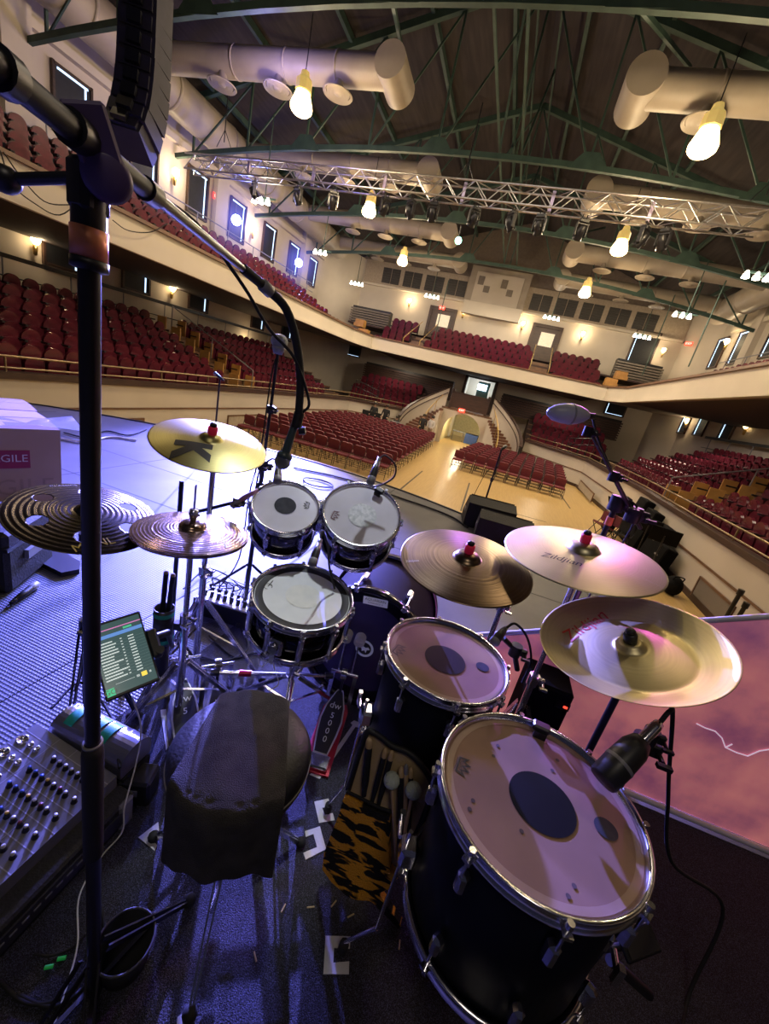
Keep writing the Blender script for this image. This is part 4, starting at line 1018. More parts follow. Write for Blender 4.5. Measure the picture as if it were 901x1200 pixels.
# cardboard boxes on the left
card = mat('cardboard', (.5, .34, .27), .8, col2=(.44, .29, .23), scale=3)
def carton(corner, dirf, wd, dp, h, z0, label, sticker=False):
    u = Vector((dirf[0], dirf[1], 0)).normalized(); n = Vector((u.y, -u.x, 0)); c = Vector((corner[0], corner[1], z0))
    F = Matrix((u, n, Vector((0, 0, 1)))).transposed().to_4x4(); F.translation = c
    t = thing('cardboard_box', label, 'box', c, world=True)
    mb = MB(F); mb.box((-wd/2, -dp/2, h/2), (wd, dp, h)); mb.build('carton_body', card, t)
    mb = MB(F)
    for s in (0, 1): mb.quad((-wd, -dp*s, h), (0, -dp*s, h), (0, -dp*(.5 if not s else .52), h+.012), (-wd, -dp*(.5 if not s else .52), h+.012))
    mb.build('top_flaps', card, t)
    if sticker:
        mb = MB(F); mb.box((-.33, .003, h*.62), (.3, .003, .13)); st = mb.build('sticker', mat('red_sticker', (.35, .02, .08), .5), t)
        mb = MB(F); mb.text('FRAGILE', .075, Matrix.Translation((-.33, .006, h*.63)) @ Matrix.Scale(-1, 4, (1, 0, 0)) @ Matrix.Rotation(PI, 4, 'Z') @ Matrix.Rotation(PI/2, 4, 'X')); mb.build('lettering', mat('sticker_white', (.8, .7, .75), .5), st)
        mb = MB(F); mb.text('FRAGILE', .17, Matrix.Translation((-.36, .004, h*.25)) @ Matrix.Scale(-1, 4, (1, 0, 0)) @ Matrix.Rotation(PI, 4, 'Z') @ Matrix.Rotation(PI/2, 4, 'X')); mb.build('pen_lettering', mat('pen_brown', (.4, .26, .21), .7), t)
        mb = MB(F); mb.add([Vector((-wd*k/6, .02+.03*math.sin(k*2.1)-.5*dp*j/3, h+.02+.025*math.sin(k*1.7+j))) for k in range(-1, 7) for j in range(4)], [(k*4+j, k*4+j+1, k*4+j+5, k*4+j+4) for k in range(7) for j in range(3)], True)
        mb.build('plastic_wrap', mat('clear_plastic', (.5, .5, .65), .15, alpha=.45), t)
    return t
p = at(73, 587, 2, 0); carton((p.x, p.y), (.36, .93), .95, .6, zat(p.x, p.y, 502), -.014, 'large cardboard box with a red fragile sticker at the left edge', True)
p2 = Vector((-4.2, 2.75, 0)); carton((-4.05, 2.72), (.36, .93), .7, .5, zat(-4.05, 2.72, 480), -.014, 'second cardboard box standing behind the fragile box at the left edge')
# black case, flat panel and hand mic on the mat
p = at(34, 684, 2, 0); t = thing('equipment_case', 'black equipment case cut off by the left edge beneath the dark cymbal', 'case', (p.x, p.y, 0), world=True)
F = rotm((p.x-.32, p.y-.08, 0), .5); mb = MB(F); mb.box((0, 0, .17), (.6, .4, .34), bev=.02); mb.build('case_body', wood_blk, t)
mb = MB(F); mb.box((0, 0, .25), (.61, .41, .02)); mb.build('lid_seam', blk_steel, t); mb = MB(F); mb.box((.31, 0, .17), (.02, .14, .05)); mb.build('handle', grey, t)
def flatpoly(pts, z0, z1, name, m, label, cat, group=None):
    P = [at(x, y, 2, z1) for x, y in pts]; ar = sum(a.x*b.y-b.x*a.y for a, b in zip(P, P[1:]+P[:1]))
    if ar < 0: P = P[::-1]
    mb = MB(); mb.prism([(q.x, q.y) for q in P], z0, z1); c = sum(P, Vector())/len(P)
    return solo(name, mb, m, label, cat, (c.x, c.y, z0), group)
flatpoly([(30, 641), (62, 640), (94, 658), (93, 667), (72, 671), (32, 651)], 0, .03, 'flat_panel', blk, 'thin black flat panel lying on the mat beneath the dark cymbal', 'panel')
a, b = at(44, 684, 2, .02), at(18, 703, 2, .02); c = [at(10, 709, 2, .008), at(0, 718, 2, .006), at(-20, 730, 2, .006)]
dyn_mic(a, b, .02, 'slim dark handheld microphone lying on the rubber mat at left', cable=c)
def onpl(F, px, py, z=0):
    'local x,y where a photo pixel meets the plane z of frame F'
    n = F.col[2].xyz; o = F @ Vector((0, 0, z)); d = dep(px, py, 1)-EYE; t = (o-EYE).dot(n)/d.dot(n); q = F.inverted() @ (EYE+d*t); return Vector((q.x, q.y, z))
# stage box with plugged cables
p = at(266, 716, 2, 0); F = rotm((p.x+.02, p.y, 0), .12); t = thing('stage_box', 'white faced stage box full of plugs on the floor left of the snare', 'stage box', (p.x, p.y, 0), world=True)
mb = MB(F); mb.prism([(-.1, 0), (.1, 0), (.1, .04), (-.1, .1)], -.17, .17, Matrix.Rotation(PI/2, 4, 'Z') @ Matrix.Rotation(PI/2, 4, 'X')); mb.build('box_body', blk, t)
FF = F @ frame((0, 0, .0725), (0, .29, .95)); mb = MB(FF); mb.box((0, 0, 0), (.33, .19, .006)); mb.build('face_plate', white_p, t)
for k in range(8):
    for j in range(2):
        q = Vector((-.14+.04*k, -.045+.08*j, .004)); mb = MB(FF); mb.cyl(q, q+Vector((0, 0, .035)), .011, n=8); pl = mb.build('plug', blk, t)
        if j: mb = MB(FF); mb.tube([q+Vector((0, 0, .035)), q+Vector((.01*k-.03, .02, .08)), q+Vector((.03, .1+.01*k, .03)), q+Vector((.06*(k-4), .22, -.06))], .0035, 5, sub=4); mb.build('cable', blk_rub, pl)
# ================================================================== THE DRUM KIT
lacq = mat('black_lacquer', (.008, .008, .012), .16, coat=.6, col2=(.012, .012, .02), scale=30)
satin = mat('satin_navy_black', (.004, .005, .009), .45, col2=(.003, .004, .007), scale=6, spec=.2)
head_w = mat('coated_white_head', (.66, .69, .67), .55, col2=(.6, .63, .61), scale=14, detail=5)
head_t = mat('tan_clear_head', (.3, .185, .135), .4, col2=(.26, .16, .115), scale=8, spec=.14)
head_g = mat('grey_frosted_head', (.6, .59, .64), .25, col2=(.53, .52, .57), scale=7)
dot_m = mat('black_dot', (.006, .006, .007), .6, spec=.12)
dot_g = mat('grey_dot', (.06, .062, .07), .75, col2=(.04, .043, .05), scale=30, spec=.1)
ink = mat('black_ink', (.01, .01, .01), .5)
def hoop(mb, r, z, up=1):
    pr = [(r-.014, -.022), (r+.002, -.024), (r+.003, -.02), (r-.002, -.017), (r-.003, .0), (r+.002, .003), (r+.001, .006), (r-.006, .005), (r-.008, .0), (r-.012, -.006)]
    mb.lathe([(a, z+b*up) for a, b in pr], 64, close=True)
def crown(mb, F, sz):
    P = [(-.5, -.35), (.5, -.35), (.62, .25), (.33, .0), (.2, .42), (0, .05), (-.2, .42), (-.33, .0), (-.62, .25)]
    Q = [(-.4, -.25), (.4, -.25), (.46, .02), (.3, -.12), (.17, .2), (0, -.1), (-.17, .2), (-.3, -.12), (-.46, .02)]
    n = len(P); vs = [(x*sz, y*sz, 0) for x, y in P]+[(x*sz, y*sz, 0) for x, y in Q]
    mb.add(vs, [(i, (i+1) % n, n+(i+1) % n, n+i) for i in range(n)], False, F); mb.text('REMO', sz*.24, F @ Matrix.Translation((0, -.14*sz, .0002)))
    mb.quad(*[F @ Vector((x*sz, y*sz, 0)) for x, y in ((-.4, -.42), (.4, -.42), (.4, -.39), (-.4, -.39))])
def drum(name, label, C_, n, r, depth, shell, head, nl, hh=.0, a0=0.0, lugz=None):
    F = frame(C_, n); t = thing(name, label, 'drum', M=F); rs = r-.014
    mb = MB(); mb.lathe([(rs-.006, -.012), (rs, -.016), (rs, -depth+.016), (rs-.006, -depth+.012)], 64); mb.build('shell', shell, t)
    mb = MB(); hoop(mb, r, 0); mb.build('top_hoop', chrome, t)
    mb = MB(); hoop(mb, r, -depth, -1); mb.build('bottom_hoop', chrome, t)
    mb = MB(); mb.disc(r-.011, -.006, 64); hd = mb.build('drum_head', head, t)
    mb = MB(); mb.disc(rs, -depth+.006, 48); mb.build('bottom_head', head_g, t)
    for k in range(nl):
        a = a0+2*PI*k/nl; R = Matrix.Rotation(a, 4, 'Z')
        mb = MB(R)
        if depth < .19: mb.box((rs+.013, 0, -depth/2), (.024, .02, depth*.62), bev=.006)
        else:
            mb.box((rs+.012, 0, -depth+.085), (.026, .022, .05), bev=.007); mb.build('lug', chrome, t); mb = MB(R); mb.box((rs+.012, 0, -.085), (.026, .022, .05), bev=.007)
        lg = mb.build('lug', chrome, t)
        mb = MB(R); mb.cyl((r+.006, 0, .004), (r+.006, 0, -.09), .0035, n=6); mb.cyl((r+.006, 0, .008), (r+.006, 0, -.004), .0065, n=8); mb.box((r+.004, 0, -.018), (.022, .018, .008)); mb.build('tension_rod', chrome, lg)
        mb = MB(R); mb.cyl((r+.006, 0, -depth-.006), (r+.006, 0, -depth+.08), .0035, n=6); mb.box((r+.004, 0, -depth+.016), (.022, .018, .008)); mb.build('tension_rod', chrome, lg)
    return t, F, hd
def decal(hd, F, name, m, fn, z=-.0045):
    mb = MB(); fn(mb, z); return mb.build(name, m, hd)
# ---- snare
sn, FS, hd = drum('snare_drum', 'black snare drum with white coated head and black muffling ring', (-.508, 1.216, .637), (.077, -.119, 1), .186, .165, mat('black_nickel_shell', (.03, .03, .035), .1, .9), head_w, 10, a0=.2)
decal(hd, FS, 'muffling_ring', mat('black_ring', (.006, .006, .007), .6), lambda b, z: b.lathe([(.173, z), (.147, z), (.146, z-.001)], 64))
decal(hd, FS, 'worn_center', mat('cream_wear', (.68, .69, .62), .6, col2=(.62, .64, .58), scale=30), lambda b, z: b.disc(.066, z-.0006, 40))
def clef(b, z):
    c = onpl(FS, 314, 687, z); b.lathe([(.014, 0), (.0165, 0)], 24, Matrix.Translation(c), arc=(0, 5.2)); d = (onpl(FS, 322, 678, z)-c).normalized(); e = Vector((-d.y, d.x, 0))
    b.quad(c-e*.0015, c+e*.0015, c+e*.0015+d*.04, c-e*.0015+d*.04); b.quad(c+d*.01-e*.012, c+d*.012-e*.012, c+d*.012+e*.0, c+d*.01+e*.0)
decal(hd, FS, 'logo', ink, clef)
q0 = onpl(FS, 326, 753, -.08); ang = math.atan2(q0.y, q0.x)
mb = MB(Matrix.Rotation(ang, 4, 'Z')); mb.box((.19, 0, -.085), (.03, .05, .07), bev=.008); mb.cyl((.2, 0, -.07), (.225, 0, -.07), .016, n=12); mb.box((.212, 0, -.1), (.012, .018, .07)); th = mb.build('throw_off', chrome, sn)
mb = MB(Matrix.Rotation(ang, 4, 'Z')); mb.tube([(.205, 0, -.13), (.215, .02, -.165), (.24, .05, -.19), (.27, .03, -.2)], .0018, 5, sub=4); mb.tube([(.205, 0, -.13), (.22, -.03, -.17), (.2, -.05, -.165)], .0018, 5, sub=4); mb.build('snare_cord', white_p, th)
# snare stand
def tripod(t, base, zh, feet, m=chrome, r=.008, z0=.16, zf=.012, rub=True):
    for a in feet:
        f = Vector((a[0], a[1], zf)); h = Vector((base[0], base[1], zh)); d = Vector((f.x-h.x, f.y-h.y, 0)).normalized(); s = Vector((-d.y, d.x, 0))*.011
        mb = MB(); mb.bar(h+d*.02+s, f+s*.3, .004, .014); mb.bar(h+d*.02-s, f-s*.3, .004, .014); md = h.lerp(f, .55); mb.bar(md, (base[0], base[1], max(.05, zh-.13)), .01, .004)
        lg = mb.build('leg', m, t)
        if rub: mb = MB(); mb.ball(f+Vector((0, 0, .004)), .017, 10, 8, (1, 1, .9)); mb.build('rubber_foot', blk_rub, lg)
def ringfeet(b, r, a0, n=3): return [(b[0]+r*math.cos(a0+2*PI*k/n), b[1]+r*math.sin(a0+2*PI*k/n)) for k in range(n)]
def pole(t, a, b, r, m=chrome, name='pole'): mb = MB(); mb.cyl(a, b, r, n=14); return mb.build(name, m, t)
def clamp(t, p, m=chrome, s=1, name='clamp'):
    p = Vector(p); mb = MB(); mb.cyl(p-Vector((0, 0, .02*s)), p+Vector((0, 0, .02*s)), .019*s, n=14); mb.box(p+Vector((.022*s, 0, 0)), (.03*s, .016*s, .028*s), bev=.004); mb.cyl(p+Vector((.03*s, -.03*s, 0)), p+Vector((.03*s, .02*s, 0)), .005*s, n=8); mb.box(p+Vector((.03*s, -.038*s, 0)), (.026*s, .01*s, .008*s))
    return mb.build(name, m, t)
t = thing('snare_stand', 'chrome snare stand under the snare drum', 'stand', (-.5, 1.24, 0), world=True)
pole(t, (-.5, 1.24, .1), (-.505, 1.225, .42), .012); clamp(t, (-.5, 1.235, .3)); tripod(t, (-.5, 1.24), .24, ringfeet((-.5, 1.24), .25, .9))
mb = MB()
for k in range(3):
    a = .5+2*PI*k/3; c = FS @ Vector((.178*math.cos(a), .178*math.sin(a), -.172)); mb.tube([(-.505, 1.225, .42), (c.x*.5-.2525, c.y*.5+.6125, .43), c, c+FS.col[2].xyz*.02], .006, 8, sub=3)
mb.build('basket', chrome, t)
# ---- two rack toms
n1, n2 = (.27, -.55, 1), (.2, -.66, 1)
t1, FT1, hd = drum('rack_tom', 'smaller black rack tom with frosted head and dark centre dot', (-.735, 1.41, .873), n1, .137, .19, lacq, head_g, 6, a0=.5)
decal(hd, FT1, 'center_dot', dot_g, lambda b, z: b.lathe([(.044, z), (.0, z)], 40, Matrix.Translation(onpl(FT1, 334.5, 591.5, 0))))
decal(hd, FT1, 'logo', ink, lambda b, z: crown(b, Matrix.Translation(onpl(FT1, 359, 592, z)) @ Matrix.Rotation(1.9, 4, 'Z'), .034))
t2, FT2, hd = drum('rack_tom', 'larger black rack tom with glossy worn frosted head', (-.444, 1.519, .906), n2, .163, .215, lacq, head_g, 6, a0=.25)
decal(hd, FT2, 'worn_center', mat('scuffed_patch', (.34, .38, .38), .4, col2=(.62, .64, .64), scale=60, detail=6), lambda b, z: b.lathe([(.06, z), (.0, z)], 40, Matrix.Translation(onpl(FT2, 425, 603, 0))))
decal(hd, FT2, 'logo', mat('maroon_ink', (.12, .03, .05), .5), lambda b, z: crown(b, Matrix.Translation(onpl(FT2, 393, 604, z)) @ Matrix.Rotation(-1.5, 4, 'Z'), .04))
for F, r, dp, nm, tt in ((FT1, .137, .19, 1, t1), (FT2, .163, .215, 2, t2)):
    q = F.inverted() @ Vector((-.57, 1.62, .75)); a = math.atan2(q.y, q.x); mb = MB(Matrix.Rotation(a, 4, 'Z'))
    mb.box((r+.012, 0, -dp/2), (.05, .07, .08), bev=.01); mb.cyl((r+.03, 0, -dp/2-.05), (r+.03, 0, -dp/2+.05), .012, n=10); mb.build('mount_bracket', chrome, tt)
t = thing('tom_holder', 'chrome double tom holder rising from the bass drum', 'stand', (-.45, 1.74, .55), world=True)
pole(t, (-.45, 1.74, .56), (-.52, 1.68, .9), .013)
for q in ((FT1 @ Vector((.06, .12, -.08))), (FT2 @ Vector((-.1, .13, -.1)))):
    mb = MB(); mb.tube([(-.51, 1.685, .86), (q.x*.5-.26, q.y*.5+.85, .9), q], .011, 10, sub=4); mb.build('arm', chrome, t)
clamp(t, (-.515, 1.683, .88), s=1.3)
# ---- floor toms
def floor_tom(label, C_, n, r, depth, legs, dot, a0):
    t, F, hd = drum('floor_tom', label, C_, n, r, depth, satin, head_t, 8, a0=a0)
    decal(hd, F, 'collar_ring', mat('pale_collar', (.38, .25, .185), .4), lambda b, z: b.lathe([(r-.014, z), (r-.028, z)], 64), -.0052)
    decal(hd, F, 'center_dot', dot_m, lambda b, z: b.lathe([(dot[2], z), (0, z)], 48, Matrix.Translation(onpl(F, dot[0], dot[1], 0))))
    inv = F.inverted()
    for L in legs:
        a = math.atan2(L[1]-C_[1], L[0]-C_[0]); u = Vector((math.cos(a), math.sin(a), 0)); rr = r-.014; c = Vector((C_[0], C_[1], 0))
        p0 = c+u*(rr+.03)+Vector((0, 0, C_[2]-.2)); p1 = c+u*(rr+.03)+Vector((0, 0, .14)); p2 = Vector((L[0], L[1], .05)); p3 = Vector((L[0]-.0, L[1], .012))
        mb = MB(); mb.tube([inv @ q for q in (p0, p1)], .0052, 8); mb.tube([inv @ q for q in (p1, p2, p3)], .0052, 8); lg = mb.build('leg', chrome, t)
        mb = MB(); mb.tube([inv @ q for q in (p2+Vector((0, 0, -.006)), p3)], .013, 8); mb.build('rubber_foot', blk_rub, lg)
        mb = MB(inv @ Matrix.Translation(c+u*(rr+.022)+Vector((0, 0, C_[2]-depth*.72))) @ Matrix.Rotation(a, 4, 'Z')); mb.box((0, 0, 0), (.04, .05, .055), bev=.008); mb.cyl((.02, -.025, 0), (.02, -.06, 0), .007, n=8); mb.box((.02, -.068, 0), (.012, .014, .05)); mb.build('leg_bracket', chrome, t)
    return t, F, hd
L1 = at(383, 953, 2, 0); 
f1, FF1, hd = floor_tom('black floor tom with tan head, farther and smaller of two', (.045, 1.069, .714), (-.0, -.01, 1), .187, .36, [(L1.x, L1.y), (.24, 1.3), (-.1, 1.3)], (522, 771, .062), .3)
decal(hd, FF1, 'logo', mat('brown_ink', (.13, .08, .07), .5), lambda b, z: crown(b, Matrix.Translation(onpl(FF1, 468, 762, z)) @ Matrix.Rotation(-1.75, 4, 'Z'), .045))
decal(hd, FF1, 'patch', dot_g, lambda b, z: b.lathe([(.02, z), (0, z)], 28, Matrix.Translation(onpl(FF1, 566, 780, 0))))
L2 = at(400, 1117, 2, 0)
f2, FF2, hd = floor_tom('black floor tom with tan head, nearest and largest drum', (.3, .734, .706), (-.02, 0, 1), .213, .365, [(L2.x, L2.y), (.62, .72), (.32, 1.04)], (636, 938, .069), .15)
decal(hd, FF2, 'logo', ink, lambda b, z: crown(b, Matrix.Translation(onpl(FF2, 543, 898, z)) @ Matrix.Rotation(-1.7, 4, 'Z'), .04))
decal(hd, FF2, 'patch', dot_g, lambda b, z: b.lathe([(.023, z), (0, z)], 28, Matrix.Translation(onpl(FF2, 711, 969, 0))))
mb = MB(); 
for (x, y) in ((584, 872), (579, 884), (654, 889), (648, 901), (555, 936), (612, 972), (674, 1036), (667, 1048), (551, 946)): mb.lathe([(.0045, -.0047), (0, -.0047)], 12, Matrix.Translation(onpl(FF2, x, y, 0)))
mb.build('stick_marks', mat('faint_mark', (.11, .085, .08), .6, spec=.1), hd)
for F, px, py, lab, m in ((FF2, 633, 855, 'small black trigger clipped on the far rim of the nearest floor tom', 0), (FT2, 444, 576, 'small black trigger clipped on the rim of the larger rack tom', 1)):
    q = F @ onpl(F, px, py, .008); G = frame(q, F.col[2].xyz, (F @ Vector((0, 0, 0))-q).cross(F.col[2].xyz)); t = thing('drum_trigger', lab, 'trigger', M=G)
    mb = MB(); mb.box((0, 0, .008), (.042, .026, .018), bev=.004); mb.build('trigger_body', blk, t); mb = MB(); mb.box((0, .014, -.01), (.03, .008, .03)); mb.build('rim_clip', blk_steel, t)
# ---- bass drum
KC, KN = Vector((-.3, 1.5, .3)), Vector((.06, -1, .04)); FK = frame(KC, KN, (1, 0, 0)); KR, KD = .283, .44
t = thing('bass_drum', 'large black bass drum lying behind the snare with dark clear head', 'drum', M=FK)
mb = MB(); mb.lathe([(KR-.01, -.02), (KR-.008, -KD)], 72); mb.build('shell', mat('black_velvet_gloss', (.01, .006, .014), .8, spec=.12), t)
for z in (0, -KD):
    mb = MB(); mb.lathe([(KR-.012, z-.02), (KR+.012, z-.02), (KR+.012, z+.022), (KR-.004, z+.022), (KR-.012, z+.01)], 72, close=True); mb.build('hoop', lacq, t)
mb = MB(); mb.disc(KR-.012, -.0, 64); hd = mb.build('drum_head', mat('dark_clear_head', (.035, .03, .06), .12, col2=(.05, .04, .075), scale=4), t)
mb = MB(); mb.disc(KR-.012, -KD, 64); mb.build('front_head', lacq, t)
mb = MB(); mb.lathe([(KR-.015, .001), (KR-.06, .001)], 72); mb.build('felt_ring', dot_m, hd)
for k in range(8):
    a = .3+2*PI*k/8; mb = MB(Matrix.Rotation(a, 4, 'Z')); mb.box((KR+.008, 0, -.12), (.03, .03, .07), bev=.008); mb.cyl((KR+.02, 0, -.12), (KR+.02, 0, .03), .004, n=8); lg = mb.build('lug', chrome, t)
    mb = MB(Matrix.Rotation(a, 4, 'Z')); mb.box((KR+.014, 0, .022), (.04, .022, .018), bev=.004); mb.box((KR+.02, 0, .04), (.008, .034, .01)); mb.build('claw_hook', chrome, lg)
def pgeo(b, z):
    a, c = onpl(FK, 424, 702, z), onpl(FK, 456, 709, z); d = (c-a).normalized(); e = Vector((-d.y, d.x, 0)); m = (a+c)/2
    b.quad(*[m+d*(sx*.055)+e*(sy*.018) for sx, sy in ((-1, -1), (1, -1), (1, 1), (-1, 1))])
mb = MB(); pgeo(mb, .004); lab = mb.build('name_plate', mat('plate_white', (.75, .75, .78), .5, emit=(.6, .6, .7), es=.16), hd)  # emission brightens the plate where it sits in shade
a, c = onpl(FK, 424, 702, .005), onpl(FK, 456, 709, .005); d = (c-a).normalized(); m = (a+c)/2; rz = math.atan2(d.y, d.x)
mb = MB(Matrix.Translation(m) @ Matrix.Rotation(rz, 4, 'Z')); mb.text('AQUARIAN', .0185, Matrix.Translation((0, .006, 0))); mb.text('SUPER-KICK II', .011, Matrix.Translation((0, -.009, 0))); mb.build('lettering', ink, lab)
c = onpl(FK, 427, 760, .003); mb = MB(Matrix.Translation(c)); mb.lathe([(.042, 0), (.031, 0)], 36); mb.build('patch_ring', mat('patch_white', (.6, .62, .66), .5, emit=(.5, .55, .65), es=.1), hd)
mb = MB(Matrix.Translation(c)); mb.disc(.031, -.0005, 30); pb = mb.build('patch_disc', ink, hd)
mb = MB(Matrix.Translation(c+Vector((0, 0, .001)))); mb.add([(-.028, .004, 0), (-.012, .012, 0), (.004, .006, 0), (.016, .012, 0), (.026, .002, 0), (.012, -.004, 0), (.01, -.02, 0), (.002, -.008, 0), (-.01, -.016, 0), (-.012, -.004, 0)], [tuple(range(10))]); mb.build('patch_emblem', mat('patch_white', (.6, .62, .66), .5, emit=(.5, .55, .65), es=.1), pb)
for s in (-1, 1):
    mb = MB(); p0 = FK.inverted() @ (KC+Vector((s*.27, .35, -.08))); p1 = FK.inverted() @ Vector((KC.x+s*.36, KC.y+.22, .01)); mb.cyl(p0, p1, .009, n=10); mb.build('spur', chrome, t)
# ---- cymbals
def bronze(name, col, col2, rough, rings=220, met=.95, bmp=.3, mul=.5):
    m = mat(name, col, rough, met, col2=col2, scale=6, detail=5)
    g = nd(m, 'ShaderNodeVectorMath', operation='LENGTH'); tc = nd(m, 'ShaderNodeTexCoord'); lk(m, tc.outputs['Object'], g.inputs[0])
    n = nd(m, 'ShaderNodeTexNoise', noise_dimensions='1D'); n.inputs['Scale'].default_value = rings; n.inputs['Detail'].default_value = 3; lk(m, g.outputs['Value'], n.inputs['W'])
    b = nd(m, 'ShaderNodeBump'); b.inputs['Strength'].default_value = bmp; b.inputs['Distance'].default_value = .002; lk(m, n.outputs['Fac'], b.inputs['Height']); lk(m, b.outputs[0], bs(m).inputs['Normal'])
    mx = nd(m, 'ShaderNodeMixRGB', blend_type='MULTIPLY'); mx.inputs[0].default_value = mul; old = bs(m).inputs['Base Color'].links[0].from_socket
    r = nd(m, 'ShaderNodeValToRGB'); r.color_ramp.elements[0].position = .3; r.color_ramp.elements[0].color = (.45, .42, .4, 1); r.color_ramp.elements[1].position = .7; r.color_ramp.elements[1].color = (1, 1, 1, 1)
    lk(m, n.outputs['Fac'], r.inputs[0]); lk(m, old, mx.inputs[1]); lk(m, r.outputs[0], mx.inputs[2]); lk(m, mx.outputs[0], bs(m).inputs['Base Color'])
    return m
br_gold = bronze('traditional_bronze', (.52, .48, .2), (.44, .39, .15), .38, 300, bmp=.12, mul=.22)
br_ride = bronze('pale_bronze', (.5, .46, .3), (.44, .39, .25), .38, 420, bmp=.1, mul=.2)
br_dark = bronze('dark_bronze', (.22, .16, .1), (.14, .1, .075), .28, 120)
br_black = bronze('black_bronze', (.13, .11, .09), (.08, .07, .06), .25, 110)
br_hat = bronze('polished_bronze', (.36, .26, .2), (.26, .18, .14), .22, 130)
br_china = bronze('china_bronze', (.7, .62, .36), (.62, .53, .28), .44, 160, bmp=.06, mul=.14)
def prof_std(r, bow=.022, bell=.2, bh=.024):
    def h(q):
        e = q/r
        if e < bell: return bow+bh*math.sqrt(max(0, 1-(e/bell)**2))*.9+.002
        return bow*(1-((e-bell)/(1-bell))**1.6)
    return h
def prof_china(r):
    def h(q):
        e = q/r
        if e < .12: return .022
        if e < .17: return .022-.016*(e-.12)/.05
        if e < .66: return .006-.016*((e-.17)/.49)**1.5
        return -.01+.034*((e-.66)/.34)**1.2
    return h
def cymbal(label, C_, n, r, m, hf, bowl=1, holes=None, name='cymbal', n_r=40):
    F = frame(C_, n); t = thing(name, label, 'cymbal', M=F)
    rs = [r*(.012+.988*i/n_r) for i in range(n_r+1)]; N = 96 if not holes else 240; mb = MB(); vs = []
    for q in rs:
        for k in range(N): a = 2*PI*k/N; vs.append((q*math.cos(a), q*math.sin(a), hf(q)))
    fs = []
    for i in range(n_r):
        for k in range(N):
            f = (i*N+k, (i+1)*N+k, (i+1)*N+(k+1) % N, i*N+(k+1) % N)
            if holes:
                a = 2*PI*(k+.5)/N; q = (rs[i]+rs[i+1])/2; x, y = q*math.cos(a), q*math.sin(a)
                if any(((x-hx)**2+(y-hy)**2) < hr*hr for hx, hy, hr in holes): continue
            fs.append(f)
    mb.add(vs, fs, True); b = mb.build('cymbal_plate', m, t)
    md = b.modifiers.new('thick', 'SOLIDIFY'); md.thickness = .0014; md.offset = -1
    return t, F, b
def cym_text(b, F, hf, s, pL, pR, m, z=.0012, name='lettering', slant=0, bold=0, cuts=2):
    a, c = onpl(F, *pL), onpl(F, *pR); d = c-a; L = d.length; d.normalize(); e = Vector((-d.y, d.x, 0))
    v, f = text_geo(s, bold, cuts); x0, x1 = min(p.x for p in v), max(p.x for p in v); k = L/(x1-x0); mid = (a+c)/2
    vs = []
    for p in v:
        q = mid+d*((p.x-(x0+x1)/2)*k+slant*p.y*k)+e*p.y*k; vs.append((q.x, q.y, hf(q.length)+z))
    mb = MB(); mb.add(vs, f); return mb.build(name, m, b)
def felt(t, F, top, h, m, z0=.02):
    mb = MB(F); mb.lathe([(0, z0+h), (.015, z0+h), (.0175, z0+h*.8), (.0165, z0-.004), (0, z0-.004)], 18); mb.build('sleeve_nut', m, t)
    mb = MB(F); mb.lathe([(0, z0+h+.014), (.008, z0+h+.013), (.013, z0+h+.008), (.012, z0+h), (0, z0+h)], 16); mb.build('wing_nut', blk, t)
red_rub = mat('red_rubber', (.75, .02, .05), .5, emit=(.8, .02, .08), es=.12)  # slight emission added so the red nuts look brighter
def cym_stand(label, C_, n, floor, feet, zh=.4, m=chrome, nut=None, bell=.046, nutz=0, up=None, bent=None, r=.0125):
    F = frame(C_, n); ax = F.col[2].xyz; t = thing('cymbal_stand', label, 'stand', (floor[0], floor[1], 0), world=True)
    top = Vector(C_)-ax*.03; fl = Vector((floor[0], floor[1], 0)); el = bent or Vector((floor[0], floor[1], top.z-.06))
    el = Vector(el)
    pole(t, fl+Vector((0, 0, .05)), Vector((floor[0], floor[1], el.z*.55)), r*1.1, m, 'lower_tube'); pole(t, Vector((floor[0], floor[1], el.z*.5)), el, r*.8, m, 'upper_tube')
    clamp(t, (floor[0], floor[1], el.z*.55), m, 1.1)
    mb = MB(); mb.cyl(el, top, .007, n=10); mb.cyl(top, Vector(C_)+ax*(bell+.02), .004, n=8); mb.build('tilter_rod', m, t); clamp(t, el, m, .9, 'tilter')
    tripod(t, floor, zh, feet, m)
    mb = MB(F); mb.lathe([(0, -.02), (.018, -.02), (.018, .0), (.01, .012), (0, .012)], 14); mb.build('felt_washer', blk_rub, t)
    if nut: felt(t, F, None, .026, nut, bell+nutz)
    return t
# crash left (golden)
hf = prof_std(.203, .024, .19, .02); CL = ((-.992, 1.248, 1.08), (.194, -.163, 1))
t, F, b = cymbal('thin golden crash cymbal with a large black letter at upper left', *CL, .203, br_gold, hf)
cym_text(b, F, hf, 'K', (225, 524), (219, 543), ink, bold=.06, cuts=4)
cym_stand('chrome stand carrying the golden left crash cymbal', *CL, (-.98, 1.26), ringfeet((-.98, 1.26), .3, .4), nut=red_rub, bell=.046)
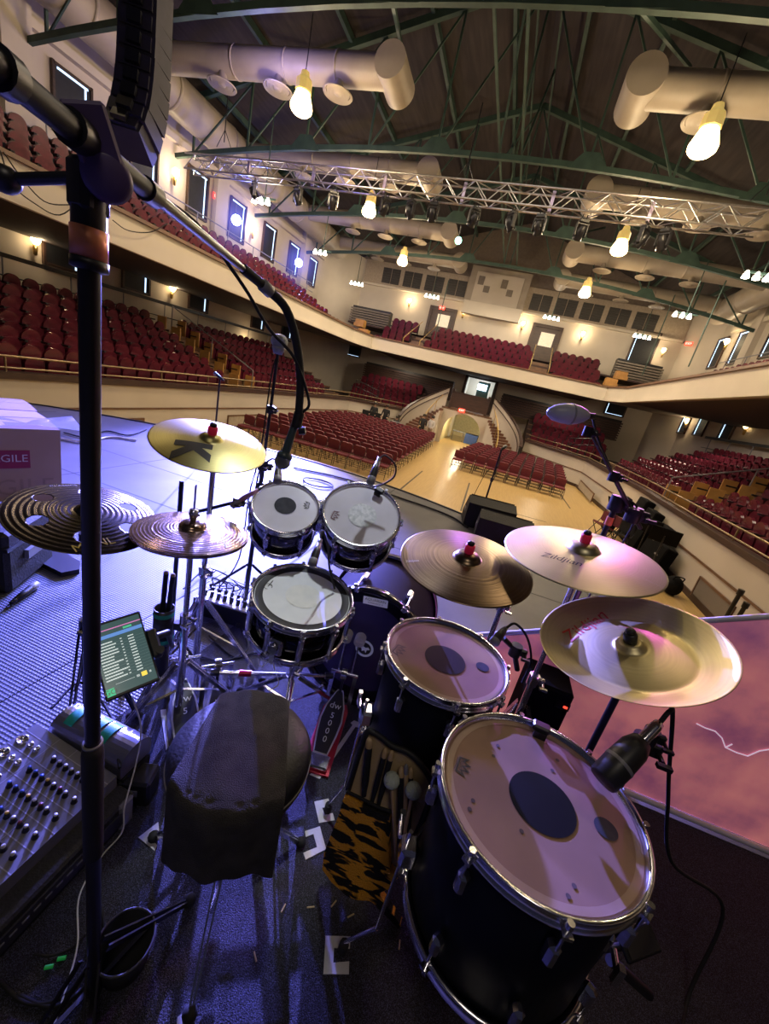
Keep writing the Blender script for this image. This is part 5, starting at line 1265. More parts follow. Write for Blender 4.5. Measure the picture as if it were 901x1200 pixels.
# dark holed crash far left
_h = prof_std(.203, .02, .16, .02); hf = lambda q: _h(q)+.00035*math.sin(q*2*PI/.0155); ST = ((-1.146, .897, .836), (.216, -.003, 1))
t, F, b = cymbal('dark shiny crash cymbal with large round holes at far left', *ST, .203, br_black, hf, holes=[(.13*math.cos(a), .13*math.sin(a), .025) for a in [.35+2*PI*k/6 for k in range(6)]], n_r=110)
yl = mat('yellow_ink', (.7, .55, .1), .5)
cym_text(b, F, hf, 'MEINL', (86, 645), (133, 636), yl); cym_text(b, F, hf, 'CLASSICS', (58, 571), (90, 570), mat('pale_ink', (.5, .45, .35), .5))
cym_stand('black stand carrying the dark holed cymbal at far left', *ST, (-1.17, .91), [(-1.0, .98), (-1.2, 1.06), (-1.1, .78)], nut=blk, bell=.03, m=blk_steel)
# hi-hats
_h2 = prof_std(.178, .016, .24, .024); hf = lambda q: _h2(q)+(.00028*math.sin(q*2*PI/.0105) if q > .045 else 0); HT = ((-.861, 1.032, .836), (-.001, .021, 1))
t, F, b = cymbal('upper hi-hat cymbal, polished bronze with deep ring grooves', *HT, .178, br_hat, hf, name='hi_hat_cymbal', n_r=130)
cym_text(b, F, hf, 'Z', (260, 642), (268, 639), mat('pale_ink', (.5, .45, .35), .5))
hfb = lambda q: -hf(q)
t, F, b = cymbal('lower hi-hat cymbal facing up beneath the grooved upper one', (-.861, 1.032, .826), HT[1], .178, br_hat, hfb, name='hi_hat_cymbal')
HX, HY = -.861, 1.032
t = thing('hi_hat_stand', 'chrome hi-hat stand with clutch rod and black foot pedal', 'stand', (HX, HY, 0), world=True)
pole(t, (HX, HY, .03), (HX, HY, .5), .0135, name='lower_tube'); pole(t, (HX, HY, .48), (HX, HY, .8), .0095, name='upper_tube'); pole(t, (HX, HY, .78), (HX, HY, 1.0), .0034, name='pull_rod')
mb = MB(); mb.lathe([(0, .03), (.013, .03), (.016, .015), (.012, 0), (.008, -.01), (0, -.01)], 14, Matrix.Translation((HX, HY, .885))); mb.cyl((HX+.0, HY, .905), (HX+.03, HY-.01, .905), .004, n=8); mb.build('clutch', chrome, t)
mb = MB(); mb.lathe([(0, -.03), (.02, -.028), (.026, 0), (.02, .004), (0, .004)], 16, Matrix.Translation((HX, HY, .8))); mb.build('cymbal_seat', chrome, t)
clamp(t, (HX, HY, .49)); tripod(t, (HX, HY), .3, [(HX-.24, HY+.1), (HX+.2, HY+.18), (HX-.12, HY-.2)])
# crash right (dark)
hf = prof_std(.229, .022, .2, .026); R1 = ((.016, 1.321, .918), (-.033, -.167, 1))
t, F, b = cymbal('dark brown crash cymbal between the rack toms and the floor toms', *R1, .229, br_dark, hf)
cym_text(b, F, hf, 'Zildjian', (475, 659), (490, 660), mat('pale_ink', (.5, .45, .35), .5))
cym_stand('chrome boom stand carrying the dark brown crash cymbal', *R1, (.2, 1.5), ringfeet((.2, 1.5), .22, 1.2), nut=red_rub, bell=.05, bent=(.2, 1.5, .72))
# ride
hf = prof_std(.254, .026, .2, .028); RD = ((.375, 1.424, 1.036), (-.127, -.094, 1))
t, F, b = cymbal('large pale bronze ride cymbal at right with black script', *RD, .254, br_ride, hf)
cym_text(b, F, hf, 'Zildjian', (634, 655), (680, 669), ink, slant=.25); cym_text(b, F, hf, 'CRASH/RIDE', (752, 682), (778, 690), mat('pale_ink', (.5, .45, .35), .5))
cym_stand('chrome stand carrying the large ride cymbal', *RD, (.385, 1.41), ringfeet((.385, 1.41), .2, 1.9), nut=red_rub, bell=.055)
# china
hf = prof_china(.229); CH = ((.5, 1.12, .914), (-.385, -.117, 1))
t, F, b = cymbal('china cymbal with upturned rim and red script, frontmost right', *CH, .229, br_china, hf)
cym_text(b, F, hf, 'Zildjian', (664, 746), (708, 718), mat('red_ink', (.6, .05, .03), .5), slant=.3)
cym_stand('black stand carrying the china cymbal', *CH, (.53, 1.13), ringfeet((.53, 1.13), .2, .6), nut=blk, bell=.024, m=blk_steel, nutz=-.002)
# ================================================================== THRONE, PEDALS, STANDS, MICS, DESK GEAR
# ---- throne
TX, TY = -.385, .71
t = thing('drum_throne', 'round black drum throne with pale piping on chrome tripod', 'stool', (TX, TY, 0), world=True)
mb = MB(); mb.lathe([(0, .5), (.12, .502), (.165, .492), (.178, .47), (.178, .43), (.17, .405), (0, .405)], 56, Matrix.Translation((TX, TY, 0))); mb.build('seat', mat('black_seat_vinyl', (.014, .013, .016), .55, bump=.15, bscale=120), t)
mb = MB(); mb.lathe([(.177+.0035*math.cos(a), .448+.0035*math.sin(a)) for a in [2*PI*k/8 for k in range(8)]], 64, Matrix.Translation((TX, TY, 0)), close=True); mb.build('piping', mat('pale_piping', (.3, .28, .25), .6), t)
pole(t, (TX, TY, .08), (TX, TY, .41), .016); clamp(t, (TX, TY, .24), s=1.2)
fp = [at(352, 988, 2, .01), at(180, 982, 2, .01), at(222, 1190, 2, .01)]
tripod(t, (TX, TY), .24, [(q.x, q.y) for q in fp], r=.01)
# ---- towel draped over the throne
tw = mat('black_terry_towel', (.06, .055, .053), .95, col2=(.035, .033, .032), scale=22, bump=.8, bscale=420)
nu, nv = 26, 60; vs = []; Z0 = .507
a0 = at(303, 806, 2, .507).xy; a1 = at(259, 950, 2, .507).xy; ax2 = (a1-a0); L0 = ax2.length; ax2.normalize(); sd2 = Vector((-ax2.y, ax2.x))
TC = Vector((TX, TY))
def lane_exit(u):
    'distance along the strip at which this lane leaves the seat'
    s = .05
    while s < .6:
        lat = u*(.185+.075*min(1, s/.3)); c = a0+ax2*s-sd2*lat
        if s > .15 and (c-TC).length > .171: return s
        s += .002
    return s
for j in range(nv+1):
    s = .53*j/nv
    for i in range(nu+1):
        u = i/nu-.5; ex = lane_exit(u); lat = u*(.185+.075*min(1, s/.3)); over = s-ex
        c = a0+ax2*min(s, ex)-sd2*lat; z = Z0+.0025*math.sin(u*14+s*22); d = c-TC
        if over <= 0:
            if d.length > .166: z -= min(.1, (d.length-.166)*2.0); c = TC+d.normalized()*(.166+min(.018, (d.length-.166)*.35))
        else:
            z -= over*over/.05 if over < .025 else over-.0125
            w_ = min(1, over/.06); c = c+ax2*(.02*min(1, over/.03)+w_*(.006*math.sin(u*10+1)+.004*math.sin(u*23))+.1*over)+sd2*(.03*over)
        vs.append((c.x, c.y, z))
mb = MB(); mb.add(vs, [(j*(nu+1)+i, j*(nu+1)+i+1, (j+1)*(nu+1)+i+1, (j+1)*(nu+1)+i) for j in range(nv) for i in range(nu)], True)
o = solo('towel', mb, tw, 'dark terry towel draped over the throne seat and hanging toward the camera', 'towel', (TX, TY, .5))
md = o.modifiers.new('thick', 'SOLIDIFY'); md.thickness = .006; md.offset = 1
md = o.modifiers.new('sub', 'SUBSURF'); md.levels = md.render_levels = 1
# ---- pedals
def pedal(label, heel, toe, w, txt, base=None, lift=.075, beater=False, name='pedal'):
    h, e = Vector((*heel, 0)), Vector((*toe, 0)); d = (e-h).normalized(); L = (e-h).length; sx = Vector((d.y, -d.x, 0))
    F = Matrix((sx, d, Vector((0, 0, 1)))).transposed().to_4x4(); F.translation = h+Vector((0, 0, .004)); t = thing(name, label, 'pedal', M=F)
    mb = MB(); mb.box((0, L*.5, .006), (w*1.15, L*1.02, .008)); bp = mb.build('base_plate', base or blk_steel, t)
    if base:
        mb = MB()
        for k in range(5):
            for j in range(3): mb.box((-w*.3+w*.3*j, .015+.012*k, .0105), (w*.22, .006, .002))
        mb.build('grip_pads', blk_rub, bp)
    mb = MB(); mb.box((0, .035, .022), (w*.9, .06, .016), bev=.004); mb.build('heel_plate', chrome, t)
    an = math.atan2(lift, L*.78); T = Matrix.Translation((0, .06, .032)) @ Matrix.Rotation(an, 4, 'X'); l = L*.8
    P = [(-w*.3, 0), (w*.3, 0), (w*.44, l*.28), (w*.5, l*.5), (w*.42, l*.72), (w*.17, l*.97), (w*.12, l), (-w*.12, l), (-w*.17, l*.97), (-w*.42, l*.72), (-w*.5, l*.5), (-w*.44, l*.28)]
    mb = MB(T); mb.prism(P, -.006, 0); fb = mb.build('footboard', mat('cast_silver', (.55, .55, .6), .4, .4), t)
    mb = MB(T); mb.prism([(x*.86, l*.02+y*.955) for x, y in P], 0, .0015); mb.build('grip_face', ink, fb)
    mb = MB(T)
    if txt:
        for k, (s_, yy, sz) in enumerate(txt): mb.text(s_, sz*w, Matrix.Translation((0, yy*l, .0022)))
        mb.build('lettering', mat('pedal_white_print', (.75, .75, .72), .5), fb)
    for s in (-1, 1):
        mb = MB(); mb.bar((s*w*.52, L*.92, .01), (s*w*.5, L*.95, .2), .018, .012); mb.build('frame_post', chrome, t)
    mb = MB(); mb.cyl((-w*.62, L*.95, .2), (w*.62, L*.95, .2), .008, n=10); mb.cyl((-.012, L*.95, .2), (.012, L*.95, .2), .028, n=18); mb.build('axle_cam', chrome, t)
    mb = MB(); mb.bar((0, L*.9, .06+lift*.6), (0, L*.93, .19), .012, .006); mb.build('chain', blk_steel, t)
    if beater:
        for s in beater:
            mb = MB(); mb.cyl((s, L*.95, .2), (s, L*1.0, .36), .004, n=8); b2 = mb.build('beater_rod', chrome, t)
            mb = MB(Matrix.Translation((s, L*1.02, .37))); mb.cyl((0, -.022, 0), (0, .02, 0), .024, n=18); mb.box((0, -.03, .0), (.03, .012, .018)); mb.build('beater_head', mat('beater_felt', (.5, .48, .4), .8), b2)
    return t
word = [('dw', .72, .42), ('5', .56, .36), ('0', .44, .36), ('0', .32, .36), ('0', .2, .36)]
hk, tk = at(368, 905, 2, .01), at(398, 815, 2, .06)
pedal('right bass drum pedal with red base plate and white lettering', (hk.x, hk.y), (tk.x, tk.y), .098, word, mat('red_base_plate', (.45, .015, .04), .35, .3), beater=(-.03, .03))
hk, tk = at(222, 915, 2, .01), at(213, 800, 2, .06)
pedal('hi-hat pedal with black footboard left of the throne towel', (hk.x, hk.y), (tk.x, tk.y), .1, word[:2], None)
hk, tk = at(266, 912, 2, .01), at(251, 808, 2, .06)
pedal('left slave pedal beside the hi-hat pedal, half hidden by the towel', (hk.x, hk.y), (tk.x, tk.y), .1, word[:2], None)
t = thing('drive_shaft', 'chrome drive shaft with red collar joining the two bass pedals', 'drive shaft', at(240, 790, 2, .19), world=True)
a, b = at(250, 788, 2, .2), at(390, 792, 2, .2); mb = MB(); mb.cyl(a, b, .008, n=12); mb.build('shaft', chrome, t)
mb = MB(); q = a.lerp(b, .2); mb.cyl(q, a.lerp(b, .3), .013, n=12); mb.build('red_collar', mat('red_anodised', (.5, .02, .06), .3, .5), t)
mb = MB(); mb.cyl(a.lerp(b, -.02), a.lerp(b, .05), .014, n=12); mb.cyl(a.lerp(b, .93), b, .014, n=12); mb.build('joint', blk_steel, t)
# extra bass pedal ironmongery at the hoop
# ---- gaffer tape marks on the rug
tp = mat('white_gaffer_tape', (.62, .62, .62), .7, bump=.2, bscale=60)
def tape(pts, label): return flatpoly(pts, .0042, .006, 'floor_tape_mark', tp, label, 'tape', 'white tape floor marks')
U = lambda L, s, x0, y0: [(x0+x/s, y0+y/s) for x, y in L]
tape(U([(355, 118), (405, 107), (412, 133), (383, 140), (392, 165), (420, 158), (427, 183), (372, 193)], 3.003, 250, 900), 'white tape mark around the foot of the farther floor tom')
tape(U([(322, 222), (375, 205), (397, 285), (325, 322), (316, 298), (365, 278), (352, 232), (325, 242)], 3.003, 250, 900), 'white bracket of tape around the right throne foot')
tape(U([(395, 590), (483, 592), (480, 635), (425, 632), (422, 685), (478, 680), (477, 725), (387, 725)], 3.003, 250, 900), 'white tape mark around the foot of the nearest floor tom')
tape(U([(8, 755), (95, 688), (100, 728), (66, 756), (90, 790), (80, 815)], 3.754, 160, 780), 'white tape corner left of the throne towel')
tape(U([(105, 195), (140, 190), (155, 330), (130, 372)], 3.754, 160, 780), 'white tape strip left of the hi-hat pedal')
tape(U([(218, 650), (238, 634), (254, 644), (392, 448), (384, 440), (398, 430), (432, 444), (425, 460), (404, 456), (258, 668)], 3.465, 300, 720), 'white tape corner along the right bass pedal')
tape([(208, 1192), (216, 1186), (222, 1215), (205, 1215)], 'white tape mark at the lower edge by the throne leg')
chip = mat('pale_wood_chip', (.6, .45, .25), .6)
for i, (x, y, a) in enumerate(((364, 1063, .5), (411, 1073, .8), (468, 1107, 1.7), (299, 1121, -.7), (332, 1064, 1.5), (391, 1059, 1.2))):
    p = at(x, y, 2, .006); mb = MB(); mb.box((0, 0, 0), (.022, .004, .003), Matrix.Translation(p) @ Matrix.Rotation(a, 4, 'Z'), bev=.001)
    solo('stick_splinter', mb, chip, 'pale splinter of drumstick on the dark rug, %s from the left' % ORD[[2, 4, 5, 0, 1, 3][i]], 'splinter', p, 'wood splinters on the rug')
# ---- stick bag leaning on the farther floor tom
FB = frame((-.02, .8, 0), (0, -1, .17), (1, 0, 0))
def bagp(x, y, z=0): return onpl(FB, 380+x/5, 840+y/5, z)
def bagpoly(mb, pts, z0, z1):
    P = [bagp(*p, 0) for p in pts]; ar = sum(a.x*b.y-b.x*a.y for a, b in zip(P, P[1:]+P[:1])); P = P if ar > 0 else P[::-1]
    mb.prism([(q.x, q.y) for q in P], z0, z1); return mb
t = thing('stick_bag', 'open tan drumstick bag with tiger stripe flap against the floor tom', 'bag', M=FB)
mb = MB(); bagpoly(mb, [(240, 110), (290, 95), (330, 120), (400, 175), (480, 205), (540, 250), (600, 330), (628, 400), (610, 500), (560, 640), (500, 760), (440, 880), (390, 860), (140, 430)], -.012, 0); mb.build('lining', mat('tan_canvas', (.55, .4, .22), .8, bump=.2, bscale=90), t)
rim = [(140, 425), (240, 108), (285, 93), (330, 118), (400, 173), (480, 203), (540, 248), (602, 328), (630, 400), (612, 505), (560, 645), (500, 765), (430, 900)]
mb = MB(); mb.tube([bagp(*p, .003) for p in rim], .0085, 8, sub=4); mb.build('zip_edge', mat('black_binding', (.012, .012, .014), .6), t)
tig = mat('tiger_stripe_fur', (.75, .33, .02), .9, bump=.9, bscale=260)
_tc = nd(tig, 'ShaderNodeTexCoord'); _mp = nd(tig, 'ShaderNodeMapping'); _mp.inputs['Rotation'].default_value = (0, 0, .45); _mp.inputs['Scale'].default_value = (11, 30, 1)
_nz = nd(tig, 'ShaderNodeTexNoise'); _nz.inputs['Scale'].default_value = 1.15; _nz.inputs['Detail'].default_value = 2.5; _nz.inputs['Distortion'].default_value = .5
_rp = nd(tig, 'ShaderNodeValToRGB'); _rp.color_ramp.elements[0].position = .475; _rp.color_ramp.elements[0].color = (.008, .006, .004, 1); _rp.color_ramp.elements[1].position = .51; _rp.color_ramp.elements[1].color = (1.0, .45, .03, 1)
lk(tig, _tc.outputs['Object'], _mp.inputs[0]); lk(tig, _mp.outputs[0], _nz.inputs[0]); lk(tig, _nz.outputs['Fac'], _rp.inputs[0]); lk(tig, _rp.outputs[0], bs(tig).inputs['Base Color'])
mb = MB(); bagpoly(mb, [(125, 450), (140, 428), (260, 500), (395, 555), (388, 700), (395, 860), (440, 900), (400, 960), (330, 990), (460, 1180), (440, 1190), (380, 1130), (285, 1035), (205, 1030), (150, 1010), (60, 930), (5, 855), (15, 760), (60, 640), (100, 540)], 0, .022)
fl_ = mb.build('tiger_flap', tig, t); md = fl_.modifiers.new('bev', 'BEVEL'); md.width = .009; md.segments = 3
mb = MB(); mb.tube([bagp(*p, .024) for p in ((130, 436), (200, 470), (265, 503), (330, 535), (396, 557))], .005, 6); mb.build('flap_zip', blk_rub, t)
def stick(p0, p1, r, m, label, name='drumstick', tipm=None, ball=None, z=.016, grp=None, cat='drumstick'):
    a, b = FB @ bagp(*p0, z), FB @ bagp(*p1, z); t = thing(name, label, cat, a, world=True, group=grp); d = (b-a).normalized(); L = (b-a).length
    F = frame(a, d); mb = MB(F); mb.lathe([(0, 0), (r*.9, .004), (r, .03), (r, L*.72), (r*.7, L*.93), (r*.7, L)] , 12); mb.build('shaft', m, t)
    if ball: mb = MB(); mb.ball(a, ball, 16, 12); mb.build('mallet_head', mat('white_felt', (.62, .7, .62), .95, bump=.5, bscale=300), t)
    elif tipm: mb = MB(F); mb.lathe([(0, -.01), (r*.6, -.007), (r*.95, 0), (r*1.02, .012), (r*.95, .02)], 12); mb.build('butt_end', tipm, t)
woodm = mat('hickory', (.55, .38, .2), .5, col2=(.48, .32, .16), scale=20, stretch=(1, 1, .1)); wrap = mat('black_grip_wrap', (.012, .012, .014), .7, bump=.3, bscale=200)
stick((265, 140), (232, 460), .0105, wrap, 'thick black wrapped stick at the left of the stick bag', tipm=woodm)
stick((357, 200), (280, 500), .0078, wrap, 'black wrapped drumstick in the bag, left of the middle pair', tipm=woodm)
stick((395, 215), (318, 515), .0078, wrap, 'black wrapped drumstick in the bag, right of the middle pair', tipm=woodm)
stick((452, 310), (440, 800), .0085, wrap, 'black wrapped drumstick between the two white mallets', tipm=woodm)
stick((508, 315), (488, 760), .0075, wrap, 'black wrapped drumstick at the right of the stick bag', tipm=woodm)
stick((480, 295), (470, 810), .0065, woodm, 'bare wooden stick with grey tip beside the right mallet', tipm=grey, z=.02)
stick((395, 372), (420, 830), .0052, woodm, 'white headed mallet in the stick bag, left of two', 'mallet', ball=.0225, z=.03, cat='mallet')
stick((522, 432), (430, 850), .0052, woodm, 'white headed mallet in the stick bag, right of two', 'mallet', ball=.0225, z=.034, cat='mallet')
# ---- stick holder with black sticks on the hi-hat stand
c = Vector((-.925, 1.0, 0)); z1, z0 = zat(c.x, c.y, 712), zat(c.x, c.y, 752)
t = thing('stick_holder', 'black stick holder cup with two green bands clamped to the hi-hat stand', 'stick holder', (c.x, c.y, z0), world=True)
mb = MB(Matrix.Translation(c)); mb.lathe([(0, z0), (.033, z0), (.034, z1), (.031, z1), (.03, z0+.01)], 24); mb.build('cup', mat('printed_black_cup', (.05, .05, .06), .35, col2=(.012, .012, .014), scale=40), t)
for z in (z0+.018, z1-.02):
    mb = MB(Matrix.Translation(c)); mb.lathe([(.0345, z-.008), (.0355, z), (.0345, z+.008)], 24); mb.build('green_band', mat('green_band', (.03, .4, .2), .5), t)
mb = MB(); mb.bar(c+Vector((.03, .02, (z0+z1)/2)), (HX, HY, (z0+z1)/2), .02, .03); mb.build('clamp_arm', blk, t)
mb = MB(Matrix.Translation(c)); mb.cyl((0, 0, z0-.14), (0, 0, z0), .024, n=16); mb.build('lower_sleeve', blk_rub, t)
for i, dx in enumerate((-.012, .012)):
    mb = MB(); p0 = c+Vector((dx, 0, z0+.015)); p1 = c+Vector((dx*1.2+.004, .01, zat(c.x, c.y, 674))); mb.cyl(p0, p1, .0085, n=10); o = solo('drumstick', mb, wrap, 'black wrapped drumstick standing in the holder cup, %s' % ['left of two', 'right of two'][i], 'drumstick', p0)
    mb = MB(); mb.ball(p1, .0088, 10, 6); mb.v = [q-p0 for q in mb.v]; bt = mb.build('butt_end', woodm, o)
# ---- tall boom stand at the left front
BX, BY2 = -.485, .386
t = thing('boom_stand', 'tall black boom microphone stand crossing the left of the picture', 'microphone stand', (BX, BY2, 0), world=True)
zc1, zc0, ztop = zat(BX, BY2, 872), zat(BX, BY2, 1003), zat(BX, BY2, 262)
pole(t, (BX, BY2, .02), (BX, BY2, zc1), .0125, blk_steel, 'lower_tube'); pole(t, (BX, BY2, zc1), (BX, BY2, ztop), .0112, blk_steel, 'upper_tube')
mb = MB(Matrix.Translation((BX, BY2, 0))); mb.lathe([(.0125, zc0), (.016, zc0+.005), (.0165, zc1-.02), (.0145, zc1), (.0112, zc1)], 20); mb.build('height_clutch', blk_rub, t)
mb = MB(Matrix.Translation((BX, BY2, 0))); mb.lathe([(.0118, zc1+.0), (.015, zc1), (.015, zc1+.004), (.0118, zc1+.004)], 20); mb.build('lock_ring', grey, t)
zb1, zb0 = zat(BX, BY2, 268), zat(BX, BY2, 304)
mb = MB(Matrix.Translation((BX, BY2, 0))); mb.lathe([(0, zb0), (.0178, zb0), (.0178, zb1), (0, zb1)], 24); mb.build('copper_tape_band', mat('copper_tape', (.75, .27, .13), .4, .3), t)
mb = MB(Matrix.Translation((BX, BY2, 0))); mb.lathe([(.012, zb0-.012), (.0185, zb0-.01), (.0185, zb0), (0, zb0)], 24); mb.build('collar', blk, t)
zt2 = zat(BX, BY2, 208); hd_ = Vector((BX, BY2, zt2))
mb = MB(); mb.cyl((BX, BY2, zb1), (BX, BY2, zt2+.012), .0165, n=14); mb.box((BX, BY2, zt2-.01), (.03, .034, .05), bev=.006); mb.build('head_block', blk, t)
dv = (EYE-hd_).normalized(); pc_ = hd_+CR*.019+dv*.012
mb = MB(frame(pc_, dv, CR)); mb.lathe([(0, .008), (.018, .008), (.023, .004), (.023, -.008), (0, -.008)], 24); mb.box((.0, .026, 0), (.038, .06, .014), bev=.003); mb.build('clutch_plate', mat('purple_grey_clutch', (.09, .06, .16), .4), t)
mb = MB(); e = hd_-CR*.088-CU*.002; mb.cyl(hd_, e, .006, n=8); mb.ball(e, .0135, 14, 8, (1.2, 1, 1)); mb.build('wing_handle', blk, t)
GA = dep(285, 315, 1.0); BB = hd_+Vector((0, 0, .03))+dv*.02; bd = (BB-GA).normalized(); EN = BB+bd*.5
mb = MB(); mb.cyl(GA, BB-bd*.12, .0085, n=12); mb.build('boom_inner_tube', blk_steel, t); mb = MB(); mb.cyl(BB-bd*.14, EN, .0115, n=12); mb.build('boom_outer_tube', mat('matte_black_tube', (.01, .01, .013), .5, spec=.25), t)
mb = MB(); mb.cyl(BB-bd*.02, BB+bd*.03, .016, n=14); mb.build('boom_collar', blk, t); mb = MB(); mb.cyl(BB-bd*.15, BB-bd*.12, .0145, n=14); mb.build('boom_collar', blk, t); mb = MB(); mb.cyl(BB+bd*.1, BB+bd*.115, .0155, n=14); mb.build('boom_collar', blk, t)
GN = [GA-(GA-BB).normalized()*-.0, dep(312, 338, 1.08), dep(335, 362, 1.14), dep(347, 400, 1.19), dep(352, 445, 1.23), dep(350, 485, 1.26)]
mb = MB(); mb.tube(GN, .0125, 12, sub=5); mb.build('gooseneck', blk_rub, t)
mb = MB(); mb.lathe([(.01, -.02), (.017, -.015), (.017, .015), (.01, .02)], 14, frame(GN[1], GN[2]-GN[0])); mb.build('gooseneck_ferrule', grey, t)
ft = [at(222, 1056, 2, .012)]; a = math.atan2(ft[0].y-BY2, ft[0].x-BX); fr = (Vector((ft[0].x, ft[0].y))-Vector((BX, BY2))).length
tripod(t, (BX, BY2), .17, [(ft[0].x, ft[0].y), (BX-.03, BY2-.24), (BX+.15, BY2-.15)], blk_steel)
# vocal microphone on the gooseneck
m0_, m1_ = dep(331, 541, 1.28), dep(343, 505, 1.27)
t = thing('vocal_microphone', 'grey ball headed vocal microphone on the gooseneck above the small toms', 'microphone', m1_, world=True); grl = mat('grey_mesh_grille', (.33, .36, .36), .4, .5, bump=.9, bscale=900)
mb = MB(); mb.ball(m0_, .0255, 18, 12); mb.build('grille_ball', grl, t)
mb = MB(); d = (m1_-m0_).normalized(); mb.lathe([(.024, 0), (.026, .004), (.024, .012), (.018, .02)], 18, frame(m0_+d*.012, d)); mb.cyl(m0_+d*.02, m1_+d*.02, .0145, .0115, n=14); mb.build('body', mat('teal_black_body', (.05, .08, .08), .35), t)
mb = MB(); mb.cyl(m1_+d*.01+CR*.006, m1_+d*.06+CR*.002, .0165, n=14); mb.cyl(m1_+CR*.02, m1_+CR*.04, .012, n=12); mb.build('clip', blk, t)
mb = MB(); mb.tube([m1_+d*.06+CR*.012, dep(362, 470, 1.25), dep(345, 420, 1.19), dep(315, 385, 1.12), dep(285, 335, 1.02), dep(230, 262, .88), dep(160, 215, .72), dep(118, 185, .6), dep(80, 200, .6)], .0045, 6, sub=6); mb.build('cable', blk_rub, t)
# ---- left overhead mic on a straight stand
p = at(287, 706, 2, 0); q1 = zat(p.x, p.y, 545); q2 = zat(p.x, p.y, 415)
t = thing('microphone_stand', 'tall thin black microphone stand behind the smaller rack tom', 'microphone stand', (p.x, p.y, -.013), world=True)
pole(t, (p.x, p.y, .0), (p.x, p.y, q1), .0125, blk_steel, 'lower_tube'); top_ = dep(329, 418, 1.95); pole(t, (p.x, p.y, q1-.02), (p.x, p.y, q2), .008, blk_steel, 'upper_tube')
clamp(t, (p.x, p.y, q1), blk, 1.4); clamp(t, (p.x, p.y, q1-.12), blk, 1.1); clamp(t, (p.x, p.y, zat(p.x, p.y, 480)), blk, 1.0); tripod(t, (p.x, p.y), .25, ringfeet((p.x, p.y), .25, 1.0), blk_steel)
c = Vector((p.x, p.y, zat(p.x, p.y, 400)))
t = thing('overhead_microphone', 'round grey overhead microphone topping the tall stand behind the rack tom', 'microphone', c, world=True)
mb = MB(); mb.ball(c, .042, 18, 12, (1, 1, .82)); mb.build('grille_ball', grl, t); mb = MB(); mb.lathe([(.0, -.062), (.02, -.06), (.034, -.03), (.03, -.024), (0, -.024)], 18, Matrix.Translation(c)); mb.build('body', grey, t)
mb = MB(); mb.tube([c+Vector((0, 0, -.06)), dep(318, 440, 2.0), dep(305, 530, 2.0), (p.x-.03, p.y-.05, .7), (p.x-.05, p.y-.04, .3), (p.x-.2, p.y, .01)], .004, 6, sub=5); mb.build('cable', blk_rub, t)
# ---- right overhead egg shaped mic
eg = dep(665, 485, 1.6); ax = (dep(692, 489, 1.62)-dep(640, 484, 1.6)).normalized(); F = frame(eg, ax)
t = thing('overhead_microphone', 'pale lilac egg shaped overhead microphone above the ride cymbal', 'microphone', eg, world=True)
mb = MB(F); mb.lathe([(0, -.088), (.014, -.082), (.03, -.058), (.039, -.02), (.041, .015), (.036, .045), (.026, .07), (.016, .085), (.012, .09), (0, .092)], 28); mb.build('egg_body', mat('lilac_grey_plastic', (.42, .43, .52), .4), t)
mb = MB(F); mb.lathe([(.0395, .008), (.0425, .01), (.0425, .016), (.0395, .018)], 28); mb.build('seam_ring', grey, t)
mb = MB(F); mb.lathe([(.012, .085), (.012, .115), (0, .116)], 14); mb.build('connector', blk, t)
bp_ = at(708, 640, 1, 1.99); clp = dep(742, 603, 1.86); base = Vector((clp.x, clp.y, 0)); arm0 = dep(690, 503, 1.62)
t = thing('boom_stand', 'black boom stand with orange tape holding the egg shaped microphone', 'microphone stand', (base.x, base.y, -.013), world=True)
pl = Vector((dep(712, 615, 1.9).x, dep(712, 615, 1.9).y, 0)); hb = Vector((pl.x, pl.y, zat(pl.x, pl.y, 590)))
pole(t, pl, (pl.x, pl.y, hb.z), .013, blk_steel, 'tube'); clamp(t, hb, blk, 1.8)
dd = (clp-arm0).normalized(); pole(t, arm0, arm0.lerp(clp, .55), .0065, blk_steel, 'boom_inner_tube'); pole(t, arm0.lerp(clp, .5), clp+dd*.1, .01, blk_steel, 'boom_outer_tube'); clamp(t, arm0.lerp(clp, .52), blk, 1.1); clamp(t, clp, blk, 1.8); pole(t, clp, hb, .012, blk, 'boom_link')
mb = MB(); z = zat(pl.x, pl.y, 606); mb.cyl((pl.x, pl.y, z-.04), (pl.x, pl.y, z), .0165, n=14); mb.build('orange_tape_band', mat('orange_tape', (.85, .2, .06), .5), t)
tripod(t, (pl.x, pl.y), .22, ringfeet((pl.x, pl.y), .22, .3), blk_steel); clamp(t, arm0+Vector((0, 0, -.01)), blk, 1.0)
mb = MB(); mb.tube([dep(694, 488, 1.63), dep(701, 515, 1.66), dep(716, 550, 1.75), dep(728, 580, 1.8), dep(745, 608, 1.86), Vector((pl.x+.05, pl.y, .6)), Vector((pl.x+.1, pl.y, 0))], .0045, 6, sub=6); mb.build('cable', blk_rub, t)
